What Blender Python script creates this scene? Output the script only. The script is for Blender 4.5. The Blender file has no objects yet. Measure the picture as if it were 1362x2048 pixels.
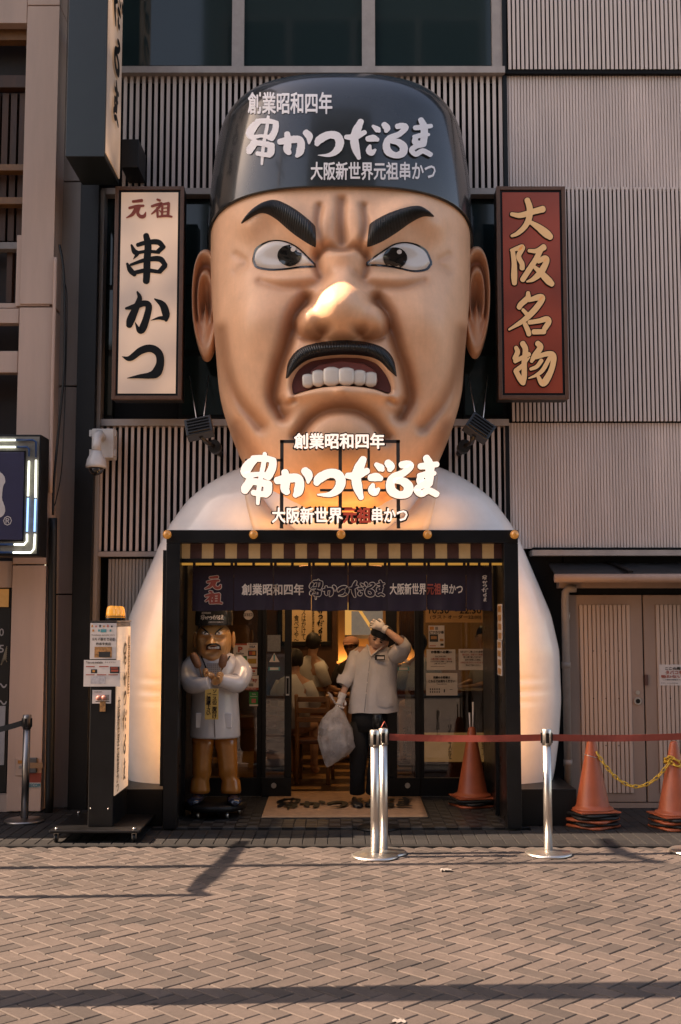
import bpy, bmesh, math, random
import numpy as np
from mathutils import Vector, Matrix
from mathutils.bvhtree import BVHTree
random.seed(7)
R = math.radians
sc = bpy.context.scene
COL = sc.collection

# ------------------------------------------------------------------ camera
F = 2300.0; PITCH = math.atan(216 / F); CAMH = 1.75
cam = bpy.data.cameras.new('camera'); camo = bpy.data.objects.new('camera', cam); COL.objects.link(camo)
cam.sensor_fit = 'VERTICAL'; cam.sensor_height = 36; cam.lens = F / 2048 * 36
cam.clip_start = .05; cam.clip_end = 1500
camo.location = (0, 0, CAMH); camo.rotation_euler = (math.pi / 2 + PITCH, 0, 0)
sc.camera = camo
# ------------------------------------------------------------------ sky, sun, exposure
SUN_EL = R(42); SUN_TW = R(2.5)           # sun from the left, almost along the street
w = bpy.data.worlds.new('World'); sc.world = w; w.use_nodes = True
nt = w.node_tree; bg = nt.nodes['Background']
sky = nt.nodes.new('ShaderNodeTexSky'); sky.sky_type = 'NISHITA'; sky.sun_disc = False
sdir = Vector((math.cos(SUN_EL) * math.cos(SUN_TW), math.cos(SUN_EL) * math.sin(SUN_TW), -math.sin(SUN_EL)))   # travel of light
tosun = -sdir
sky.sun_elevation = SUN_EL; sky.sun_rotation = math.atan2(tosun.x, tosun.y)
sky.air_density = 1.2; sky.dust_density = 2.0
nt.links.new(sky.outputs[0], bg.inputs[0]); bg.inputs[1].default_value = .098
sl = bpy.data.lights.new('sun', 'SUN'); sl.energy = 5.0; sl.angle = R(.4); sl.color = (1, .84, .68)
so = bpy.data.objects.new('sun', sl); COL.objects.link(so); so.rotation_euler = sdir.to_track_quat('-Z', 'Y').to_euler()
so.location = (-20, 0, 20)
vs = sc.view_settings; vs.view_transform = 'Standard'; vs.look = 'None'; vs.exposure = 1.75; vs.gamma = 1
vs.use_white_balance = True; vs.white_balance_temperature = 8000; vs.white_balance_tint = 20
sc.cycles.use_denoising = True
sc.cycles.max_bounces = 8; sc.cycles.transparent_max_bounces = 16
sc.cycles.sample_clamp_indirect = 6

EM = .575        # lamp output scale that goes with the exposure
# ------------------------------------------------------------------ helpers
CP, SP = math.cos(PITCH), math.sin(PITCH)
def ray(px, py):
    a = (px - 681) / F; b = (1024 - py) / F
    return Vector((a, CP - b * SP, SP + b * CP))
def P(px, py, Y):
    d = ray(px, py); t = Y / d.y
    return Vector((d.x * t, Y, CAMH + d.z * t))
def G(px, py, z=0.0):
    d = ray(px, py); t = (z - CAMH) / d.z
    return Vector((d.x * t, d.y * t, z))
def PX(px, py, Y): return P(px, py, Y).x
def PZ(py, Y): return P(681, py, Y).z

ORG = {}
def link(o, parent=None, origin=None):
    COL.objects.link(o)
    if parent is not None:
        o.parent = parent; ORG[o.name] = ORG[parent.name]
    else:
        ORG[o.name] = Vector(origin) if origin is not None else Vector((0, 0, 0))
    return o
def tag(o, label=None, cat=None, group=None, kind=None):
    if label: o['label'] = label
    if cat: o['category'] = cat
    if group: o['group'] = group
    if kind: o['kind'] = kind
    return o
def thing(name, label, cat, loc=(0, 0, 0), group=None):
    o = bpy.data.objects.new(name, None); o.empty_display_size = .1
    o.location = loc; link(o, None, loc)
    return tag(o, label, cat, group)
def structure(name, loc=(0, 0, 0)):
    o = bpy.data.objects.new(name, None); o.location = loc; link(o, None, loc); o['kind'] = 'structure'; return o

class MB:
    def __init__(s): s.v = []; s.f = []; s.sm = []
    def add(s, vs, fs, smooth=False):
        n = len(s.v); s.v += [tuple(v) for v in vs]; s.f += [tuple(i + n for i in f) for f in fs]; s.sm += [smooth] * len(fs); return s
    def box(s, x0, x1, y0, y1, z0, z1):
        return s.add([(x, y, z) for z in (z0, z1) for y in (y0, y1) for x in (x0, x1)],
                     [(0, 2, 3, 1), (4, 5, 7, 6), (0, 1, 5, 4), (2, 6, 7, 3), (0, 4, 6, 2), (1, 3, 7, 5)])
    def bar(s, a, b, wx, wy=None, up=(0, 0, 1)):
        a = Vector(a); b = Vector(b); d = (b - a).normalized(); wy = wy or wx
        u = Vector(up)
        if abs(d.dot(u)) > .95: u = Vector((0, 1, 0))
        x = d.cross(u).normalized(); y = x.cross(d)
        vs = [p + x * i * wx / 2 + y * j * wy / 2 for p in (a, b) for (i, j) in ((-1, -1), (1, -1), (1, 1), (-1, 1))]
        return s.add(vs, [(0, 1, 2, 3)[::-1], (4, 5, 6, 7), (0, 1, 5, 4), (1, 2, 6, 5), (2, 3, 7, 6), (3, 0, 4, 7)])
    def tube(s, pts, r, n=10, caps=True, smooth=True, flat=1.0):
        pts = [Vector(p) for p in pts]; m = len(pts)
        rs = r if isinstance(r, (list, tuple)) else [r] * m
        vs = []; px = None
        for i, p in enumerate(pts):
            d = (pts[min(i + 1, m - 1)] - pts[max(i - 1, 0)]).normalized()
            if px is None:
                px = d.cross(Vector((0, 0, 1)))
                if px.length < .1: px = d.cross(Vector((0, 1, 0)))
            px = (px - d * px.dot(d)).normalized(); py = d.cross(px)
            vs += [p + (px * math.cos(2 * math.pi * k / n) + py * math.sin(2 * math.pi * k / n) * flat) * rs[i] for k in range(n)]
        fs = [(i * n + k, i * n + (k + 1) % n, (i + 1) * n + (k + 1) % n, (i + 1) * n + k) for i in range(m - 1) for k in range(n)]
        s.add(vs, fs, smooth)
        if caps:
            s.add([vs[k] for k in range(n)], [tuple(range(n))[::-1]]); s.add(vs[-n:], [tuple(range(n))])
        return s
    def lathe(s, prof, c=(0, 0, 0), n=24, smooth=True):
        c = Vector(c); vs = []
        for r, z in prof:
            vs += [c + Vector((r * math.cos(2 * math.pi * k / n), r * math.sin(2 * math.pi * k / n), z)) for k in range(n)]
        m = len(prof)
        fs = [(i * n + k, i * n + (k + 1) % n, (i + 1) * n + (k + 1) % n, (i + 1) * n + k) for i in range(m - 1) for k in range(n)]
        s.add(vs, fs, smooth)
        if prof[0][0] > 1e-4: s.add(vs[:n], [tuple(range(n))[::-1]])
        if prof[-1][0] > 1e-4: s.add(vs[-n:], [tuple(range(n))])
        return s
    def loft(s, rings, caps=True, smooth=True, closed=True):
        n = len(rings[0]); vs = [p for r in rings for p in r]; m = len(rings); k1 = n if closed else n - 1
        s.add(vs, [(i * n + k, i * n + (k + 1) % n, (i + 1) * n + (k + 1) % n, (i + 1) * n + k) for i in range(m - 1) for k in range(k1)], smooth)
        if caps and closed:
            s.add(rings[0], [tuple(range(n))[::-1]]); s.add(rings[-1], [tuple(range(n))])
        return s
    def ball(s, c, rx, ry=None, rz=None, n=16, m=10, rot=None):
        ry = ry or rx; rz = rz or rx; c = Vector(c); rings = []
        for i in range(m + 1):
            t = math.pi * i / m; q = []
            for k in range(n):
                v = Vector((rx * math.sin(t) * math.cos(2 * math.pi * k / n), ry * math.sin(t) * math.sin(2 * math.pi * k / n), -rz * math.cos(t)))
                if rot: v = rot @ v
                q.append(c + v)
            rings.append(q)
        return s.loft(rings, caps=False)
    def prism(s, poly, y0, y1):       # poly in (x, z), extruded along y
        n = len(poly)
        vs = [(x, y0, z) for x, z in poly] + [(x, y1, z) for x, z in poly]
        return s.add(vs, [tuple(range(n)), tuple(range(n, 2 * n))[::-1]] + [(i, n + i, n + (i + 1) % n, (i + 1) % n) for i in range(n)])
    def quad(s, a, b, c, d): return s.add([a, b, c, d], [(0, 1, 2, 3)])
    def mesh(s, name, off=Vector((0, 0, 0)), fix=True):
        me = bpy.data.meshes.new(name)
        me.from_pydata([(v[0] - off.x, v[1] - off.y, v[2] - off.z) for v in s.v], [], s.f)
        me.polygons.foreach_set('use_smooth', s.sm)
        if fix:
            bm = bmesh.new(); bm.from_mesh(me); bmesh.ops.remove_doubles(bm, verts=bm.verts, dist=1e-6)
            bmesh.ops.recalc_face_normals(bm, faces=bm.faces); bm.to_mesh(me); bm.free()
        return me
    def build(s, name, mat, parent=None, bevel=0, fix=True, origin=None):
        off = ORG[parent.name] if parent is not None else Vector(origin or (0, 0, 0))
        me = s.mesh(name, off, fix)
        if mat: me.materials.append(mat)
        o = bpy.data.objects.new(name, me)
        link(o, parent, off)
        if parent is None: o.location = off
        if bevel:
            b = o.modifiers.new('bevel', 'BEVEL'); b.width = bevel; b.segments = 2; b.limit_method = 'ANGLE'
        return o
def piece(name, me, parent, loc, rot=None):
    o = bpy.data.objects.new(name, me); link(o, parent); o.location = Vector(loc) - ORG[parent.name]
    if rot: o.rotation_euler = rot
    return o
def copy_tree(o, parent=None, dl=None):
    c = o.copy(); COL.objects.link(c); c.parent = parent
    if dl is not None: c.location = Vector(o.location) + Vector(dl)
    ORG[c.name] = ORG[o.name] + (Vector(dl) if dl is not None else Vector((0, 0, 0)))
    for ch in list(o.children): copy_tree(ch, c)
    return c
def box(name, mat, parent, x0, x1, y0, y1, z0, z1, bevel=0): return MB().box(x0, x1, y0, y1, z0, z1).build(name, mat, parent, bevel)

# ------------------------------------------------------------------ materials
MATS = {}
def mk(name, col, rough=.5, metal=0, var=0.0, vscale=8.0, bump=0.0, bscale=60.0, emit=None, estr=0, coat=0, spec=.5, sss=0, vcol=None, streak=False):
    if name in MATS: return MATS[name]
    m = bpy.data.materials.new(name); m.use_nodes = True; n = m.node_tree.nodes; l = m.node_tree.links; b = n['Principled BSDF']
    b.inputs['Base Color'].default_value = (*col, 1); b.inputs['Roughness'].default_value = rough; b.inputs['Metallic'].default_value = metal
    b.inputs['Specular IOR Level'].default_value = spec
    if coat: b.inputs['Coat Weight'].default_value = coat; b.inputs['Coat Roughness'].default_value = .08
    if emit: b.inputs['Emission Color'].default_value = (*emit, 1); b.inputs['Emission Strength'].default_value = estr * EM
    if var or bump:
        tc = n.new('ShaderNodeTexCoord')
        src = tc.outputs['Object']
        if streak:
            mp = n.new('ShaderNodeMapping'); mp.inputs['Scale'].default_value = (1, 1, .12); l.new(src, mp.inputs[0]); src = mp.outputs[0]
    if var:
        t = n.new('ShaderNodeTexNoise'); t.inputs['Scale'].default_value = vscale; t.inputs['Detail'].default_value = 6; t.inputs['Roughness'].default_value = .65
        l.new(src, t.inputs['Vector'])
        r = n.new('ShaderNodeMapRange'); r.inputs['From Min'].default_value = .3; r.inputs['From Max'].default_value = .7
        r.inputs['To Min'].default_value = 1 - var; r.inputs['To Max'].default_value = 1 + var * .5
        l.new(t.outputs[0], r.inputs[0])
        mx = n.new('ShaderNodeMix'); mx.data_type = 'RGBA'; mx.blend_type = 'MULTIPLY'; mx.inputs[0].default_value = 1
        mx.inputs[6].default_value = (*col, 1); l.new(r.outputs[0], mx.inputs[7]); l.new(mx.outputs[2], b.inputs['Base Color'])
        r2 = n.new('ShaderNodeMapRange'); r2.inputs['To Min'].default_value = max(.03, rough - .12 * var * 3); r2.inputs['To Max'].default_value = min(1, rough + .12 * var * 3)
        l.new(t.outputs[0], r2.inputs[0]); l.new(r2.outputs[0], b.inputs['Roughness'])
    if bump:
        t2 = n.new('ShaderNodeTexNoise'); t2.inputs['Scale'].default_value = bscale; t2.inputs['Detail'].default_value = 4
        l.new(tc.outputs['Object'], t2.inputs['Vector'])
        bp = n.new('ShaderNodeBump'); bp.inputs['Strength'].default_value = bump; bp.inputs['Distance'].default_value = .01
        l.new(t2.outputs[0], bp.inputs['Height']); l.new(bp.outputs[0], b.inputs['Normal'])
    MATS[name] = m; return m
def glassmat(name, tint=(.8, .85, .85), refl=1.0, rough=.02):
    m = bpy.data.materials.new(name); m.use_nodes = True; n = m.node_tree.nodes; l = m.node_tree.links
    n.remove(n['Principled BSDF']); tr = n.new('ShaderNodeBsdfTransparent'); tr.inputs[0].default_value = (*tint, 1)
    gl = n.new('ShaderNodeBsdfGlossy'); gl.inputs['Roughness'].default_value = rough; gl.inputs[0].default_value = (refl, refl, refl, 1)
    fr = n.new('ShaderNodeFresnel'); fr.inputs[0].default_value = 1.5
    ml = n.new('ShaderNodeMath'); ml.operation = 'MULTIPLY_ADD'; ml.inputs[1].default_value = 1.6; ml.inputs[2].default_value = .03; l.new(fr.outputs[0], ml.inputs[0])
    mx = n.new('ShaderNodeMixShader'); l.new(ml.outputs[0], mx.inputs[0]); l.new(tr.outputs[0], mx.inputs[1]); l.new(gl.outputs[0], mx.inputs[2])
    l.new(mx.outputs[0], n['Material Output'].inputs[0]); return m

CLAD = mk('cladding_paint', (.66, .545, .49), .5, 0, .2, 2.5, .05, 90, streak=True)
CLAD2 = mk('ribbed_panel_paint', (.66, .535, .475), .5, 0, .26, 2.0, .06, 80, streak=True)
RAIL = mk('rail_paint', (.38, .325, .295), .45, 0, .2, 5)
BLACKW = mk('dark_recess', (.004, .004, .0045), .7, 0, .3, 4, spec=.2)
BLACK = mk('black_paint', (.0055, .0055, .006), .42, 0, .3, 6, .06, 50, spec=.3)
STEEL = mk('black_steel', (.006, .0062, .007), .36, 0, .35, 5, .05, 40, spec=.35)
PILLAR = mk('tan_stone_panel', (.62, .43, .335), .6, 0, .16, 2.5, .1, 120, streak=True)
GREYP = mk('grey_panel', (.33, .285, .255), .55, 0, .25, 3, .05, 70, streak=True)
WOOD = mk('brown_wood', (.10, .042, .02), .55, 0, .4, 9, .1, 40, streak=True)
WOODL = mk('orange_wood', (.27, .125, .05), .5, 0, .3, 9, .1, 40)
SKIN = None
WHITEP = mk('white_plastic', (.62, .58, .54), .35, 0, .15, 8)
PAPER = mk('paper_white', (.56, .5, .47), .6, 0, .08, 20)
INK = mk('ink_black', (.004, .0038, .0038), .5, spec=.25)
RED = mk('ink_red', (.33, .06, .035), .5)
AMBERM = mk('amber_lens', (.75, .30, .04), .15, 0, 0, emit=(1, .42, .06), estr=.35, coat=.5)
CHROME = mk('brushed_steel', (.58, .56, .53), .36, 1, .03, 30)
DGLASS = glassmat('door_glass', (.72, .74, .74), .9)
WGLASS = mk('window_dark_glass', (.014, .026, .027), .05, 0, spec=.45)
# ------------------------------------------------------------------ text and brush lettering
_tc = {}
def font_mesh(s, bold=.0, vertical=False):
    k = (s, bold, vertical)
    if k in _tc: return _tc[k]
    c = bpy.data.curves.new('t', 'FONT'); c.resolution_u = 2; c.offset = bold; c.fill_mode = 'FRONT'
    if vertical:
        c.body = '\n'.join(s); c.space_line = .82; c.align_x = 'CENTER'
    else: c.body = s
    o = bpy.data.objects.new('t', c); COL.objects.link(o); m = o.to_mesh()
    v = np.array([tuple(q.co)[:2] for q in m.vertices]); f = [tuple(p.vertices) for p in m.polygons]
    o.to_mesh_clear(); bpy.data.objects.remove(o); bpy.data.curves.remove(c)
    lo = v.min(0); hi = v.max(0); v = (v - lo) / (hi - lo)
    v[:, 1] = 1 - v[:, 1]          # v runs downward, like pixels
    _tc[k] = (v, f); return _tc[k]
def text(name, s, mapper, mat, parent, bold=.015, vertical=False, zoff=.003, asp=None):
    v, f = font_mesh(s, 0, vertical); n = len(s.split('\n')[0]) if not vertical else 1
    bx = bold * 1.1 / (max(1, n)) ; by = bold * 1.1 * (1 if not vertical else 1 / max(1, len(s)))
    mb = MB(); sh = [(0, 0)] if bold < .004 else [(0, 0), (1, 0), (-1, 0), (0, 1), (0, -1), (.7, .7), (-.7, .7), (.7, -.7), (-.7, -.7)]
    for i, (dx, dy) in enumerate(sh): mb.add([mapper(a + dx * bx, b + dy * by, zoff + i * .00008) for a, b in v], f)
    return mb.build(name, mat, parent, fix=False)
def planemap(x0, y0, x1, y1, Y):      # photo box on a vertical plane at depth Y
    a = P(x0, y0, Y); b = P(x1, y0, Y); c = P(x0, y1, Y)
    return lambda u, v, z=0: Vector((a.x + (b.x - a.x) * u, Y - z, a.z + (c.z - a.z) * v))
def quadmap(a, b, c, d):              # corners: top-left, top-right, bottom-right, bottom-left
    a, b, c, d = map(Vector, (a, b, c, d)); nrm = (d - a).cross(b - a).normalized()
    def m(u, v, z=0): return (a * (1 - u) + b * u) * (1 - v) + (d * (1 - u) + c * u) * v + nrm * z
    return m
def projmap(x0, y0, x1, y1, bvh, arc=0):     # photo box laid on a curved surface
    def m(u, v, z=0):
        px = x0 + (x1 - x0) * u; py = y0 + (y1 - y0) * v + arc * (2 * u - 1) ** 2
        d = ray(px, py).normalized(); h = bvh.ray_cast(Vector((0, 0, CAMH)), d)
        p = h[0] if h[0] is not None else P(px, py, 10)
        n = h[1] if h[0] is not None else Vector((0, -1, 0))
        if n.y > 0: n = -n
        return p + n * z
    return m
def cr(pts, k=6):
    pts = [np.array(p, float) for p in pts]
    if len(pts) < 3: pts = [pts[0], (pts[0] + pts[-1]) / 2, pts[-1]]
    q = [2 * pts[0] - pts[1]] + pts + [2 * pts[-1] - pts[-2]]; out = []
    for i in range(1, len(q) - 2):
        for j in range(k):
            t = j / k
            out.append(.5 * ((2 * q[i]) + (-q[i - 1] + q[i + 1]) * t + (2 * q[i - 1] - 5 * q[i] + 4 * q[i + 1] - q[i + 2]) * t * t + (-q[i - 1] + 3 * q[i] - 3 * q[i + 1] + q[i + 2]) * t ** 3))
    out.append(q[-2]); return out
def brush(name, strokes, bbox, mapper, mat, parent, grow=0.0, zoff=.004, thick=0.0, rough=.05, stagger=.0006, rnd=1):
    rg = random.Random(rnd); x0, y0, x1, y1 = bbox; mb = MB()
    for si, st in enumerate(strokes):
        pts = cr(st); m = len(pts); L = []; Rr = []
        for i, p in enumerate(pts):
            d = pts[min(i + 1, m - 1)][:2] - pts[max(i - 1, 0)][:2]; ln = math.hypot(*d) or 1; nx, ny = -d[1] / ln, d[0] / ln
            hw = max(.5, p[2] / 2) * (1 + rg.uniform(-rough, rough)) + grow
            hw2 = max(.5, p[2] / 2) * (1 + rg.uniform(-rough, rough)) + grow
            L.append((p[0] + nx * hw, p[1] + ny * hw)); Rr.append((p[0] - nx * hw2, p[1] - ny * hw2))
        def cap(p, q, a, b):        # rounded end beyond p coming from q
            d = p[:2] - q[:2]; ln = math.hypot(*d) or 1; d = d / ln; h = (max(.5, p[2] / 2) + grow); out = []
            for t in (30, 60, 90, 120, 150):
                c = math.cos(R(t)); s_ = math.sin(R(t)); ax = (np.array(a) - p[:2]); l2 = math.hypot(*ax) or 1; ax = ax / l2
                out.append(tuple(p[:2] + ax * h * c + d * h * s_ * .8))
            return out
        outline = L + cap(pts[-1], pts[-2], L[-1], Rr[-1]) + Rr[::-1] + cap(pts[0], pts[1], Rr[0], L[0])
        z = zoff + si * stagger
        mp = lambda q, zz: mapper((q[0] - x0) / (x1 - x0), (q[1] - y0) / (y1 - y0), zz)
        vs = [mp(q, z) for q in L] + [mp(q, z) for q in Rr]
        fs = [(i, i + 1, m + i + 1, m + i) for i in range(m - 1)]
        mb.add(vs, fs)
        c1 = [mp(q, z) for q in [L[-1]] + cap(pts[-1], pts[-2], L[-1], Rr[-1]) + [Rr[-1]]]; mb.add(c1, [tuple(range(len(c1)))])
        c0 = [mp(q, z) for q in [Rr[0]] + cap(pts[0], pts[1], Rr[0], L[0]) + [L[0]]]; mb.add(c0, [tuple(range(len(c0)))])
        if thick:
            o1 = [mp(q, z) for q in outline]; o2 = [mp(q, z - thick) for q in outline]; n = len(outline)
            mb.add(o1 + o2, [(i, (i + 1) % n, n + (i + 1) % n, n + i) for i in range(n)])
    return mb.build(name, mat, parent, fix=False)
LOGO = {
 '串': [[(187, 55, 20), (180, 120, 24), (163, 210, 24), (150, 300, 24), (143, 398, 16)], [(130, 85, 36), (85, 130, 56), (62, 178, 58), (80, 208, 40)],
        [(110, 88, 34), (185, 88, 38), (248, 100, 28)], [(240, 102, 40), (236, 150, 46), (212, 205, 48)], [(80, 206, 34), (150, 196, 24), (214, 212, 44)],
        [(100, 236, 44), (66, 288, 52), (58, 312, 40)], [(80, 246, 38), (150, 250, 40), (208, 266, 44)], [(210, 262, 46), (206, 312, 50), (192, 336, 40)], [(114, 322, 32), (160, 331, 34), (200, 334, 34)]],
 'か': [[(266, 240, 42), (330, 226, 52), (394, 222, 52), (414, 252, 52), (405, 312, 54), (384, 342, 26)], [(318, 180, 40), (325, 232, 48), (318, 292, 52), (332, 320, 36)], [(446, 172, 46), (470, 202, 52), (468, 252, 14)]],
 'つ': [[(522, 258, 34), (540, 226, 56), (600, 192, 54), (655, 197, 58), (680, 240, 58), (664, 296, 52), (610, 334, 30), (530, 336, 4)]],
 'だ': [[(722, 206, 32), (780, 206, 48), (852, 172, 34)], [(826, 92, 40), (800, 150, 58), (780, 212, 56), (788, 282, 56), (812, 358, 28)], [(908, 128, 22), (940, 154, 44), (952, 166, 22)], [(984, 116, 40), (1002, 142, 50), (998, 166, 28)],
        [(872, 220, 40), (910, 216, 50), (940, 226, 30)], [(888, 268, 20), (880, 302, 44), (900, 320, 42), (924, 298, 18)]],
 'る': [[(1074, 132, 40), (1112, 126, 42), (1130, 142, 42), (1088, 186, 40), (1022, 216, 44), (1000, 260, 50), (1012, 312, 54), (1062, 338, 44), (1110, 322, 54), (1116, 276, 56), (1080, 244, 46), (1030, 240, 26)]],
 'ま': [[(1234, 82, 38), (1256, 134, 50), (1256, 200, 50), (1250, 262, 44)], [(1194, 142, 34), (1240, 137, 38), (1304, 128, 30)], [(1186, 206, 26), (1240, 196, 36), (1288, 190, 22)], [(1200, 206, 34), (1196, 246, 44), (1250, 262, 40)], [(1250, 262, 38), (1200, 276, 36), (1172, 302, 38), (1200, 332, 36), (1246, 308, 38), (1300, 334, 36)]],
}
LOGO_BB = (28, 45, 1328, 405)
LOGO_ALL = [s for k in '串かつだるま' for s in LOGO[k]]
def logo_vertical():                   # the same six characters stacked in one column
    out = []; y = 0; ctr = {'串': 150, 'か': 375, 'つ': 605, 'だ': 865, 'る': 1065, 'ま': 1245}
    top = {'串': 45, 'か': 160, 'つ': 165, 'だ': 80, 'る': 108, 'ま': 68}; bot = {'串': 405, 'か': 360, 'つ': 350, 'だ': 368, 'る': 362, 'ま': 352}
    for k in '串かつだるま':
        for s in LOGO[k]: out.append([(px - ctr[k] + 150, py - top[k] + y, wd) for px, py, wd in s])
        y += bot[k] - top[k] + 40
    return out, (0, 0, 300, y - 40)
LOGO_V, LOGO_VBB = logo_vertical()
RSIGN = [[(160, 285, 36), (250, 297, 52), (380, 262, 56), (482, 236, 64)], [(322, 148, 56), (346, 230, 62), (336, 330, 60), (290, 410, 52), (220, 470, 42), (158, 496, 26)], [(346, 360, 36), (430, 412, 64), (510, 472, 80), (552, 506, 60)],
 [(168, 650, 46), (180, 760, 52), (178, 880, 62), (180, 950, 48)], [(150, 635, 28), (220, 615, 46), (268, 606, 52), (226, 690, 50), (258, 760, 50), (260, 806, 52)], [(330, 638, 32), (410, 640, 46), (484, 604, 62)], [(455, 622, 54), (400, 720, 54), (330, 820, 54), (262, 916, 52)],
 [(424, 742, 40), (486, 712, 58), (510, 734, 54), (450, 842, 66), (370, 910, 44), (306, 934, 18)], [(380, 790, 34), (450, 852, 58), (520, 922, 72), (560, 958, 52)],
 [(316, 1040, 40), (310, 1090, 54), (244, 1148, 54), (222, 1180, 50)], [(320, 1112, 36), (430, 1082, 60), (458, 1102, 54), (380, 1202, 58), (270, 1300, 50), (118, 1390, 20)], [(262, 1204, 36), (300, 1244, 40)], [(280, 1340, 46), (308, 1400, 50), (318, 1436, 46)],
 [(322, 1322, 42), (420, 1308, 46), (500, 1290, 54), (518, 1320, 54), (474, 1384, 50)], [(364, 1412, 50), (472, 1410, 48)],
 [(186, 1560, 40), (200, 1602, 50), (172, 1664, 50)], [(252, 1520, 54), (280, 1580, 56), (266, 1700, 54), (264, 1820, 54), (250, 1896, 50)], [(172, 1690, 40), (318, 1622, 40)], [(180, 1780, 50), (218, 1850, 54), (246, 1890, 50)], [(178, 1780, 44), (240, 1735, 40), (322, 1652, 12)],
 [(402, 1520, 54), (430, 1560, 58), (370, 1640, 54), (338, 1692, 32)], [(384, 1652, 40), (500, 1620, 48), (560, 1642, 58), (540, 1762, 54), (480, 1870, 68), (440, 1896, 54), (402, 1832, 34)], [(440, 1682, 40), (390, 1740, 38), (328, 1764, 30)], [(520, 1660, 40), (450, 1772, 42), (380, 1822, 30), (308, 1850, 12)]]
LS_RED = [[(190, 160, 26), (282, 150, 34)], [(156, 222, 26), (230, 206, 32), (300, 200, 24)], [(230, 212, 36), (192, 280, 36), (126, 318, 8)], [(256, 215, 32), (242, 270, 32), (270, 304, 36), (308, 300, 36), (324, 262, 10)],
 [(438, 140, 22), (466, 150, 26)], [(384, 206, 24), (440, 190, 30), (488, 182, 26), (430, 242, 26), (384, 280, 14)], [(440, 222, 26), (446, 310, 24)], [(462, 246, 14), (480, 262, 18)],
 [(492, 190, 24), (490, 300, 26)], [(490, 188, 22), (556, 178, 30)], [(556, 180, 30), (550, 296, 30)], [(495, 226, 13), (550, 221, 13)], [(495, 262, 13), (550, 257, 13)], [(462, 306, 22), (530, 299, 26), (590, 307, 20)]]
LS_BLK = [[(330, 486, 60), (352, 580, 72), (345, 720, 72), (344, 850, 72), (340, 926, 68)], [(184, 578, 20), (214, 640, 50), (244, 660, 44), (206, 714, 6)], [(246, 578, 40), (330, 556, 46), (450, 550, 54), (512, 600, 44)], [(504, 598, 50), (456, 640, 48)], [(232, 656, 34), (340, 640, 32), (466, 648, 34)],
 [(144, 756, 24), (178, 820, 54), (222, 860, 46)], [(180, 768, 26), (330, 722, 42), (470, 712, 56), (532, 772, 46)], [(526, 778, 54), (474, 832, 48)], [(212, 846, 40), (340, 822, 42), (484, 838, 34)],
 [(252, 1026, 18), (276, 1090, 52), (232, 1200, 72), (192, 1290, 84), (176, 1344, 64)], [(140, 1184, 24), (230, 1166, 56), (320, 1136, 58), (370, 1162, 66), (350, 1270, 70), (310, 1376, 76), (276, 1390, 50), (236, 1318, 8)], [(428, 1094, 14), (510, 1150, 66), (546, 1240, 76), (546, 1296, 36)], [(520, 1276, 44), (470, 1276, 28), (392, 1298, 5)],
 [(110, 1640, 5), (190, 1656, 54), (300, 1582, 70), (400, 1562, 72), (478, 1610, 76), (494, 1700, 80), (460, 1786, 96), (390, 1816, 62), (280, 1826, 36), (166, 1842, 6)]]
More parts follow.
